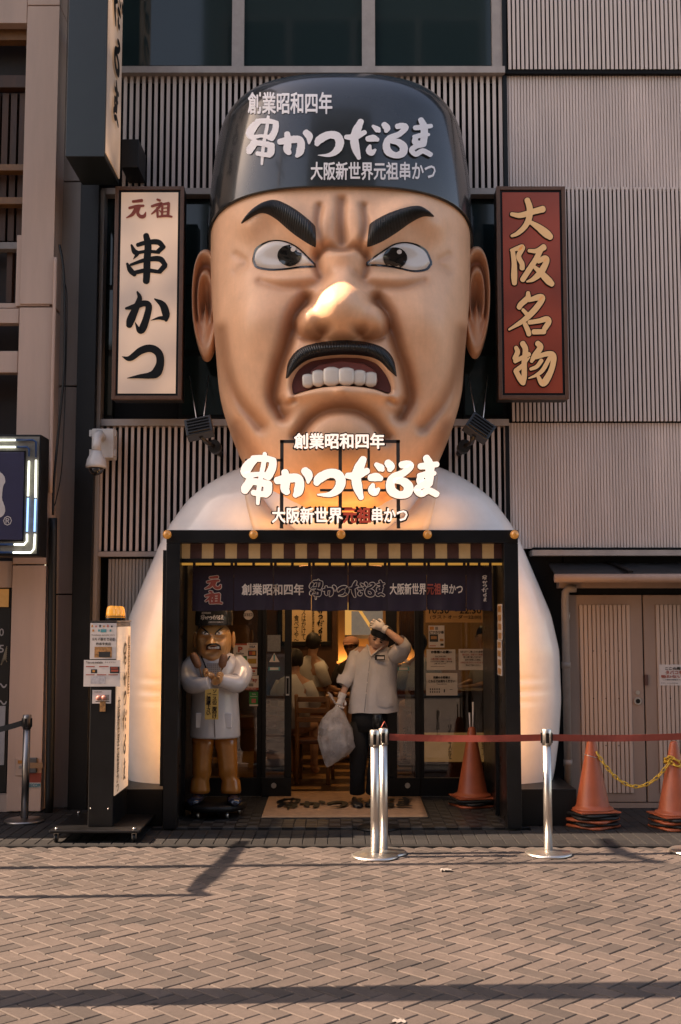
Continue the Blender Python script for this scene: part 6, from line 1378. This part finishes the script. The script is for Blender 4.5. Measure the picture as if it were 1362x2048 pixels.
def sheet(name, lab, cat, x0, y0, x1, y1, Y, items, fills=(), mat=PAPER, par=None, group=None, th=.002):
    a, b = P(x0, y0, Y), P(x1, y1, Y)
    t = thing(name, lab, cat, (a.x, Y, b.z), group); o = box('paper', mat, t, a.x, b.x, Y - th, Y, b.z, a.z)
    for i, (u0, v0, u1, v1, m_) in enumerate(fills):
        MB().quad((a.x + (b.x - a.x) * u0, Y - th - .0006 - i * .0003, a.z + (b.z - a.z) * v1), (a.x + (b.x - a.x) * u1, Y - th - .0006 - i * .0003, a.z + (b.z - a.z) * v1), (a.x + (b.x - a.x) * u1, Y - th - .0006 - i * .0003, a.z + (b.z - a.z) * v0), (a.x + (b.x - a.x) * u0, Y - th - .0006 - i * .0003, a.z + (b.z - a.z) * v0)).build('print', m_, o, fix=False)
    w_, h_ = x1 - x0, y1 - y0
    for (s, u0, v0, u1, v1, m_, bo) in items: text('lettering', s, planemap(x0 + w_ * u0, y0 + h_ * v0, x0 + w_ * u1, y0 + h_ * v1, Y - th - .004), m_, o, bo, zoff=.001)
    return t
def pm(n, c): return mk('print_' + n, c, .5, 0, .2, 30)
ORN, GRN, TEAL, NAVY, FOOD, DGR, PINK = pm('orange', (.5, .2, .04)), pm('green', (.02, .2, .05)), pm('teal', (.05, .25, .28)), pm('navy', (.02, .03, .09)), mk('print_food', (.42, .2, .07), .5, 0, .7, 40), pm('dark', (.02, .02, .02)), pm('pink', (.45, .13, .1))
YL = Ya - .002
sheet('leaflet', 'white leaflet with Korean and Chinese headings and a food photo on the standing sign', 'poster', 181, 1246, 232, 1318, YL, [('Kushikatsu specialty store', .05, .31, .95, .36, INK, .01), ('꼬치 커틀릿 전문점', .06, .41, .94, .49, INK, .02), ('炸串专卖店', .22, .54, .8, .62, INK, .02)], [(.04 + k * .15, .05 + (k % 2) * .02, .1 + k * .15, .12, (ORN, PINK, DGR)[k % 3]) for k in range(6)] + [(.08 + k * .22, .18, .15 + k * .22, .24, (ORN, TEAL)[k % 2]) for k in range(4)] + [(.4, .17, .62, .26, TEAL), (.18, .66, .84, .96, FOOD), (.34, .8, .78, .95, DGR)])
sheet('menu_sheet', 'wide white takeout menu sheet pasted under the leaflet of the standing sign', 'poster', 168, 1320, 240, 1373, YL - .004, [('Take out available', .06, .05, .52, .13, INK, .03), ('テイクアウト', .58, .06, .88, .12, INK, .01)], [(.06, .23, .3, .27, RED), (.42, .23, .68, .27, RED), (.06, .54, .3, .575, RED), (.36, .54, .62, .575, RED), (.68, .54, .94, .575, RED), (.2, .35, .37, .5, DGR), (.24, .38, .31, .46, ORN), (.72, .25, .98, .5, DGR), (.74, .27, .93, .33, RED), (.75, .36, .95, .44, RED), (.2, .62, .6, .9, mk('print_pale_blue', (.42, .4, .42), .5, 0, .3, 40))])
sheet('name_card_sheet', 'small white card sheet pasted low on the standing sign', 'poster', 185, 1380, 222, 1407, YL, [('大阪新世界', .08, .1, .5, .18, INK, .01)], [(.66, .35, .9, .75, mk('print_grey', (.2, .18, .17), .5, 0, .4, 30)), (.18, .82, .92, .87, INK)])
kc = P(203, 1398, YL - .006); kt = thing('hanging_charm', 'small rose bow charm with a card hanging on the standing sign', 'charm', kc)
for sx in (-1, 1): MB().ball(kc + V((sx * .022, -.008, .008)), .022, .012, .02, 12, 8, Matrix.Rotation(R(25 * sx), 3, 'Y')).build('bow_loop', mk('rose_ribbon', (.38, .15, .11), .35), kt)
box('card', FOOD, kt, kc.x - .012, kc.x + .034, kc.y - .004, kc.y, kc.z - .1, kc.z - .02)
# ------------------------------------------------------------------ notices and stickers on the glass
Yq = YG - .003; Yd = YG - .06 - .003
sheet('hours_board', 'framed amber board of opening hours behind the curtain', 'sign', 851, 1214, 968, 1245, Yq - .02, [('10:30～22:30', .06, .02, .95, .42, INK, .03), ('(ラストオーダー22:00)', .08, .52, .95, .8, INK, .02)], [], mk('board_amber', (.42, .22, .07), .5, 0, .15, 8), th=.012)
sheet('flyer', 'small food flyer with a dark dish photo taped on the glass', 'poster', 857, 1251, 889, 1295, Yq, [('ビフカツ串', .06, .24, .94, .38, INK, .03)], [(.06, .05, .34, .2, ORN), (.42, .06, .6, .2, mk('print_grey', (.2, .18, .17), .5)), (.06, .4, .6, .74, DGR), (.14, .48, .52, .62, FOOD), (.7, .6, .94, .72, FOOD), (.74, .82, .94, .92, DGR), (.06, .9, .45, .94, PINK)])
sheet('notice', 'white notice asking guests, headed in bold, taped on the glass beside the flyer', 'notice', 853, 1299, 911, 1340, Yq, [('お客様へお願い', .16, .05, .86, .19, INK, .04), ('当店ご来店の際は', .3, .3, .68, .37, INK, .02), ('人数が揃い次第のご案内', .14, .41, .86, .52, RED, .02), ('となりますのでご理解・ご協力の程', .14, .55, .88, .62, INK, .02), ('お願い申し上げます', .27, .66, .68, .72, INK, .02)], [(.14, .82, .62, .85, mk('print_grey', (.2, .18, .17), .5))])
sheet('notice', 'white notice with red and black text lines taped on the glass by the jamb', 'notice', 917, 1298, 976, 1340, Yq, [('当店以外でご購入された飲食物の', .06, .08, .92, .18, INK, .02), ('持ち込み、店頭でのご飲食は', .13, .22, .86, .31, RED, .02), ('固くお断り致しております', .17, .34, .78, .43, INK, .02), ('店内で発見した場合、', .22, .47, .76, .56, INK, .02), ('お声かけをさせていただきますので', .07, .6, .94, .69, RED, .02), ('予めご了承ください。', .24, .73, .76, .82, INK, .02)], [])
sheet('notice', 'white waiting notice with a drawn queue taped under the other notices', 'notice', 852, 1346, 915, 1391, Yq, [('先頭のお客様は', .23, .14, .76, .25, INK, .04), ('こちらでお待ちください', .08, .3, .92, .42, INK, .04), ('Please wait here', .34, .46, .66, .51, INK, .02)], [(.12 + .07 * k, .68, .155 + .07 * k, .76, DGR) for k in range(5)] + [(.12 + .07 * k, .8, .155 + .07 * k, .88, DGR) for k in range(5)] + [(.56, .72, .6, .86, DGR), (.75, .72, .84, .74, DGR)])
sheet('sticker', 'white and red square pay sticker with a P mark on the left glass', 'sticker', 467, 1287, 494, 1312, Yq, [('P', .36, .28, .66, .66, RED, .08), ('PayPay', .2, .74, .78, .88, INK, .02)], [(0, 0, 1, .14, RED)])
sheet('sticker', 'tall white card sticker with an orange bar and two discs on the left glass', 'sticker', 494, 1286, 515, 1334, Yq, [('VISA', .22, .11, .8, .2, NAVY, .05)], [(.1, .03, .9, .06, NAVY), (.1, .24, .9, .27, ORN), (.1, .31, .9, .54, DGR), (.2, .35, .5, .5, RED), (.5, .35, .8, .5, ORN), (.1, .65, .9, .86, mk('print_mustard', (.35, .2, .03), .5))])
sheet('sticker', 'green square sticker half hidden by the chef figure', 'sticker', 470, 1313, 493, 1334, Yq, [('LINE Pay', .4, .12, .9, .3, PAPER, .02)], [], GRN)
sheet('sticker', 'small white and orange pay sticker on the left glass', 'sticker', 487, 1335, 500, 1350, Yq, [('au', .2, .1, .8, .42, ORN, .04), ('PAY', .15, .55, .85, .88, PAPER, .03)], [(0, .48, 1, .95, ORN)])
sheet('sticker', 'small white shield shaped sticker with a red band on the left glass', 'sticker', 501, 1335, 514, 1350, Yq, [('d払い', .2, .68, .8, .88, INK, .02)], [(0, 0, 1, .2, RED), (.3, .35, .7, .62, RED)])
sheet('sticker', 'large white pay sticker with a red foot band on the left glass', 'sticker', 487, 1351, 517, 1380, Yq, [('R Pay', .1, .16, .92, .48, RED, .04), ('楽天ペイ使えます', .2, .87, .84, .96, PAPER, .02)], [(.36, .54, .66, .76, mk('print_grey', (.2, .18, .17), .5)), (0, .83, 1, 1, RED)])
sheet('sticker', 'narrow green sticker under the large pay sticker', 'sticker', 499, 1384, 516, 1412, Yq, [('WeChat', .3, .1, .75, .2, PAPER, .02)], [(.1, .3, .9, .33, PAPER), (.25, .48, .75, .78, PINK), (0, .88, 1, 1, PAPER)], GRN)
rs = thing('round_sticker', 'round black and white sticker high on the left glass', 'sticker', P(497, 1230, Yq)); c = P(497, 1230, Yq); MB().tube([c, c + V((0, -.002, 0))], .057, 28).build('disc', INK, rs); MB().tube([c + V((0, -.002, 0)), c + V((0, -.003, 0))], .048, 28).build('face', PAPER, rs); box('band', INK, rs, c.x - .05, c.x + .05, c.y - .0045, c.y - .003, c.z - .014, c.z + .016); text('lettering', '大阪名物店', planemap(487, 1227, 507, 1233, c.y - .005), PAPER, rs, .02)
tg = thing('warning_sticker', 'triangular warning sticker over a narrow teal strip on the sliding door', 'sticker', P(548, 1322, Yd))
a, b, c = P(538, 1324, Yd), P(559, 1324, Yd), P(548.5, 1306, Yd); mb = MB(); mb.prism([(a.x, a.z), (b.x, b.z), (c.x, c.z)], Yd - .002, Yd); mb.build('triangle', PAPER, tg); box('exclamation_bar', TEAL, tg, c.x - .008, c.x + .008, Yd - .004, Yd - .002, PZ(1322, Yd), PZ(1309, Yd)); box('strip', TEAL, tg, PX(537, 1337, Yd), PX(560, 1337, Yd), Yd - .002, Yd, PZ(1341, Yd), PZ(1334, Yd)); box('strip_label', PAPER, tg, PX(540, 1337, Yd), PX(557, 1337, Yd), Yd - .003, Yd - .002, PZ(1340, Yd), PZ(1335, Yd))
tg2 = copy_tree(tg, None, (PX(806, 1322, Yd) - PX(548, 1322, Yd), 0, 0)); tag(tg2, 'triangular warning sticker over a narrow teal strip on the door leaf behind the worker')
sheet('frosted_patch', 'pale lattice patterned frosted patch on the sliding door', 'sticker', 535, 1270, 561, 1303, Yd, [], [], mk('frosted_film', (.17, .17, .17), .5, 0, .3, 60))
for (y0, y1, Yv, lab) in ((1208, 1280, 10.2, 'narrow framed photo strip on the inner side of the right porch wall'), (1281, 1352, 10.25, 'long menu strip with food pictures on the inner side of the right porch wall')):
    a = P(1012, y0, Yv); b = P(1012, y1, Yv); t = thing('menu_strip', lab, 'poster', (1.428, Yv, b.z)); box('sheet', PAPER, t, 1.4255, 1.4295, Yv, Yv + .28, b.z, a.z)
    for k in range(4): z = b.z + (a.z - b.z) * (k + .12) / 4; box('food_picture', FOOD, t, 1.4243, 1.4254, Yv + .04, Yv + .24, z, z + (a.z - b.z) * .17)
# etched window writing, low on the right glass
et = thing('window_writing', 'thin vertical brush writing low on the right hand glass', 'lettering', P(900, 1500, Yq)); EWr = mk('window_ink', (.02, .018, .015), .5)
for s, x0, y0, x1, y1 in (('つけは重ね', 806, 1455, 813, 1512), ('串を出し', 873, 1420, 879, 1472), ('ソースを', 896, 1450, 903, 1518), ('大阪', 961, 1405, 969, 1430), ('角丁', 963, 1482, 970, 1510)): text('lettering', s, planemap(x0, y0, x1, y1, Yq), EWr, et, .01, True)
sheet('no_smoking_notice', 'white no smoking notice with red lines pasted on the right service door', 'notice', 1318, 1329, 1412, 1371, YF - .034, [('ここの周辺で', .13, .12, .62, .26, INK, .03), ('タバコを', .14, .29, .5, .46, RED, .03), ('吸わないで', .05, .5, .6, .64, RED, .03), ('この場所は喫煙所ではありません', .08, .7, .7, .75, INK, .02), ('No smoking', .05, .86, .4, .91, INK, .01)])
# fittings on the tan pillar
YPp = YP - .022
sb = thing('security_plate', 'red and white alarm company plate on the tan pillar', 'sign', P(68, 1575, YPp)); a, b = P(56, 1546, YPp), P(82, 1575, YPp); box('red_plate', RED, sb, a.x, b.x, YPp - .006, YPp, b.z + .045, a.z); wpl = box('white_plate', PAPER, sb, a.x, b.x, YPp - .006, YPp, b.z, b.z + .0445); text('lettering', 'SECOM', planemap(57, 1567, 81, 1574, YPp - .006), TEAL, wpl, .05)
kb_ = thing('key_box', 'small grey key box taped with brown tape on the tan pillar', 'box', P(68, 1545, YPp)); a, b = P(59, 1515, YPp), P(75, 1545, YPp); box('box', mk('key_box_grey', (.1, .1, .1), .4), kb_, a.x, b.x, YPp - .05, YPp, b.z, a.z, .008); box('tape', mk('brown_tape', (.34, .19, .1), .3), kb_, PX(57, 1530, YPp), PX(88, 1530, YPp), YPp - .053, YPp - .0505, PZ(1535, YPp), PZ(1524, YPp))
pp = thing('meter_plate', 'tan meter cover plate with an orange label on the pillar', 'plate', P(40, 1550, YPp)); a, b = P(32, 1516, YPp), P(50, 1551, YPp); box('cover', PILLAR, pp, a.x, b.x, YPp - .008, YPp, b.z, a.z, .003); box('label', ORN, pp, a.x + .02, b.x - .01, YPp - .01, YPp - .0081, a.z - .05, a.z - .02); MB().tube([P(40, 1534, YPp - .008), P(40, 1534, YPp - .014)], .012, 12).build('knob', CHROME, pp)

# ------------------------------------------------------------------ queue stanchions and belts
BELT = mk('belt_red', (.26, .045, .028), .55, 0, .15, 12); BELTB = mk('belt_black', (.01, .01, .01), .6)
def stanchion(loc, lab, mat=CHROME, grp='queue stanchions', h=.93, br=.175):
    t = thing('queue_stanchion', lab, 'stanchion', loc, grp); c = V(loc)
    MB().lathe([(br, 0), (br, .012), (br * .92, .022), (.06, .03), (.036, .034)], c, 48).build('base', mat, t); MB().lathe([(.032, .03), (.032, h - .12)], c, 28).build('post', mat, t)
    hd_ = MB().lathe([(.037, h - .12), (.037, h - .005), (.033, h), (.001, h)], c, 28).build('head', mat, t)
    for a in range(4): q = Matrix.Rotation(a * math.pi / 2, 3, 'Z'); mb = MB().box(-.012, .012, -.044, -.034, h - .105, h - .03); mb.v = [tuple(q @ V(v) + c) for v in mb.v]; mb.build('belt_slot', BLACK, hd_)
    return t
p1, p2, p3, p4 = G(750, 1714), G(768, 1711), G(1097, 1709), G(1384, 1704)
p1.y -= .0; p2.y += .07; HS = .93
stanchion(p1, 'brushed steel stanchion of the close pair with no belt of its own'); stanchion(p2, 'brushed steel stanchion of the close pair that starts the red belt'); stanchion(p3, 'brushed steel stanchion standing alone between two red belts'); stanchion(p4, 'brushed steel stanchion at the end of the red belt in front of the service doors')
pbk = G(756, 1657); stanchion(pbk, 'black stanchion behind the steel pair near the mat', BLACK, h=.95); pl_ = G(49, 1643); stanchion(pl_, 'steel stanchion with a black belt in front of the tan pillar', mk('dull_steel', (.35, .32, .3), .35, 1), h=.92)
def belt(a, b, z, lab, m_, sag=.01, hh=.05, nm='queue_belt'):
    a, b = V(a), V(b); d = (b - a).normalized(); n = V((-d.y, d.x, 0)); rows = []
    for i in range(25):
        t = i / 24; p = a + (b - a) * t; zz = z - sag * 4 * t * (1 - t); w_ = .002 * math.sin(9 * t)
        rows.append([p + n * (w_ + .001) + V((0, 0, zz - hh / 2)), p + n * (w_ - .001) + V((0, 0, zz - hh / 2)), p + n * (-w_ - .001) + V((0, 0, zz + hh / 2)), p + n * (-w_ + .001) + V((0, 0, zz + hh / 2))])
    o = MB().loft(rows, smooth=False).build(nm, m_, None, origin=a); return tag(o, lab, 'belt')
e = V((.035, 0, 0)); belt(p2 + e, p3 - e, HS - .065, 'red belt stretched from the stanchion pair to the single stanchion', BELT); belt(p3 + e, p4 - e, HS - .065, 'red belt stretched past the orange cones in front of the service doors', BELT)
belt(pl_ - e, pl_ - V((1.5, -.1, 0)), .85, 'black belt sagging away from the stanchion at the tan pillar', BELTB, .12)
tag(MB().tube([p2 + V((-.02, .0, HS)), p2 + V((.01, .02, HS + .05)), p2 + V((.03, .0, HS + .01))], [.004, .014, .004], 8, flat=.3).build('loose_belt_end', BELT, None, origin=p2), 'red loose belt end sticking up from the stanchion pair', 'belt end')
# ------------------------------------------------------------------ traffic cones, weights and the yellow chain
CONE = mk('cone_orange', (.36, .08, .03), .45, 0, .2, 7, .1, 40); RUBB = mk('weight_black_rubber', (.006, .006, .0065), .6, 0, .3, 12, .2, 60)
def cone(c, z0, lab, h=.62, r=.155, grp='orange traffic cones'):
    t = thing('traffic_cone', lab, 'traffic cone', (c.x, c.y, z0), grp); c0 = (c.x, c.y, z0)
    MB().lathe([(r * 1.12, .012), (r * 1.14, .022), (r * 1.1, .032), (r * .96, .04), (r * .9, .06), (.036, h - .03), (.03, h - .008), (.016, h), (.001, h)], c0, 40).build('cone', CONE, t)
    mb = MB().box(-.18, .18, -.18, .18, 0, .014); q = Matrix.Rotation(R(12), 3, 'Z'); mb.v = [tuple(q @ V(v) + V(c0)) for v in mb.v]; mb.build('base', CONE, t, .006); return t
def weight(c, z0, rz, m_, lab, h=.022):
    t = thing('cone_weight', lab, 'cone weight', (c.x, c.y, z0), 'slabs stacked under the cones'); mb = MB(); q = Matrix.Rotation(rz, 3, 'Z'); s_ = .185
    pts = [(s_ * x - .05 * (abs(x) == abs(y)) * 0, s_ * y) for x, y in ((-1, -.75), (-.75, -1), (.75, -1), (1, -.75), (1, .75), (.75, 1), (-.75, 1), (-1, .75))]
    rings = [[tuple(q @ V((x * k, y * k, z)) + V((c.x, c.y, z0))) for x, y in pts] for k, z in ((.97, 0), (1, .005), (1, h - .006), (.96, h))]; mb.loft(rings); mb.build('slab', m_, t); 
    MB().lathe([(.075, h), (.07, h + .003), (.001, h + .003)], (c.x, c.y, z0), 20).build('hub', m_, t); return t
ca = G(1186, 1652); cb = G(1352, 1655)
for c, rots, who in ((ca, (R(40), R(18), R(52), R(5), R(33)), 'the cone chained to its neighbour'), (cb, (R(22), R(48), R(12), R(35)), 'the cone with the chain wrapped round its neck')):
    z = 0; names = ['lowest', 'second', 'third', 'fourth', 'topmost']
    for i, rz in enumerate(rots):
        m_ = CONE if i % 2 == 0 else RUBB; last = i == len(rots) - 1
        weight(c, z, rz, RUBB if last else m_, '%s %s slab stacked under %s' % ('topmost' if last else names[i], 'black rubber' if (last or m_ is RUBB) else 'orange', who)); z += .0255
    cone(c, z, 'orange cone on a stack of slabs, chained to its neighbour' if c is ca else 'orange cone on a stack of slabs with a yellow chain wrapped round its neck', .60 + .02); 
    if c is ca: za_ = z
cc = G(945, 1611); weight(cc, 0, R(20), CONE, 'lowest orange slab stacked under the cone inside the porch'); weight(cc, .0255, R(45), RUBB, 'middle black rubber slab stacked under the cone inside the porch'); weight(cc, .051, R(8), RUBB, 'topmost black rubber slab stacked under the cone inside the porch')
cone(cc, .0765, 'shaded orange cone standing inside the porch in front of the glass', .66)
for dx, h1, lab in ((-.02, .14, 'shorter white pole standing in the top of the porch cone'), (.015, .24, 'longer white pole standing in the top of the porch cone')):
    p = V((cc.x + dx * .7, cc.y, .73)); o = MB().tube([p - V((0, 0, .06)), p + V((dx * .3, 0, h1))], .008, 10).build('white_pole', PAPER, None, origin=p); tag(o, lab, 'pole')
CH = mk('chain_yellow', (.60, .36, .04), .4, 0, .15, 20)
ch = thing('plastic_chain', 'yellow plastic chain sagging between the two orange cones', 'chain', (ca.x + .1, ca.y - .05, .4))
lk = MB()
def linkpath(L=.03, W=.013): return [V((W * math.cos(t) , 0, L * np.sign(math.sin(t)) * abs(math.sin(t)) ** .7 )) for t in [2 * math.pi * k / 16 for k in range(17)]]
lk.tube(linkpath(), .0055, 6, caps=False); lme = lk.mesh('link'); lme.materials.append(CH)
A = V((ca.x + .045, ca.y - .05, P(1197, 1508, ca.y).z)); B = V((cb.x - .05, cb.y - .06, P(1340, 1520, cb.y).z)); pts = []
for i in range(400):
    t = i / 399; p = A + (B - A) * t; p.z -= .24 * 4 * t * (1 - t); pts.append(p)
def lay(pts, par):
    acc = 0; nxt = 0; k = 0
    for i in range(len(pts) - 1):
        d = pts[i + 1] - pts[i]
        while acc + d.length >= nxt:
            p = pts[i] + d * ((nxt - acc) / max(1e-9, d.length)); o = piece('link', lme, par, p); q = d.to_track_quat('Z', 'Y') @ Matrix.Rotation(R(90 * (k % 2) + 20), 3, 'Z').to_quaternion(); o.rotation_euler = q.to_euler(); k += 1; nxt += .047
        acc += d.length
lay(pts, ch)
wr = thing('plastic_chain', 'yellow plastic chain wrapped round the neck of the cone beside the notice', 'chain', (cb.x, cb.y, .5)); zc_ = P(1352, 1518, cb.y).z
for k in range(2): lay([V((cb.x + .075 * math.cos(t), cb.y + .075 * math.sin(t), zc_ - .03 * k + .02 * math.sin(t * 2 + k))) for t in np.linspace(0, 6.2, 90)], wr)
tie = MB().tube([V((ca.x + .062 * math.cos(t), ca.y + .062 * math.sin(t), P(1190, 1512, ca.y).z + .015 * math.cos(t) * -1)) for t in np.linspace(0, 6.28, 24)], .003, 6, caps=False).build('wire_tie', CHROME, None, origin=(ca.x, ca.y, .5)); tag(tie, 'thin steel wire tied round the neck of the chained cone', 'wire')
# litter
LIT = mk('litter_paper', (.2, .185, .175), .8, 0, .3, 60)
for px, py, s_, m_, lab in ((891, 1742, .035, LIT, 'crumpled white tissue on the paving in front of the stanchions'), (798, 2043, .026, LIT, 'white scrap of paper on the paving far out in the street'), (75, 1640, .03, ORN, 'flat orange label lying on the dark pavement by the stanchion base')):
    g = G(px, py); mb = MB(); mb.loft([[(g.x + s_ * (i - 3) / 3 * (1 + .2 * math.sin(k)), g.y + s_ * .8 * (k - 2) / 2 + .01 * math.sin(i * 2), .004 + .012 * abs(math.sin(i * 1.7 + k * 2.1)) * (s_ > .034)) for k in range(5)] for i in range(7)], caps=False, closed=False); tag(mb.build('litter', m_, None, origin=g), lab, 'litter')
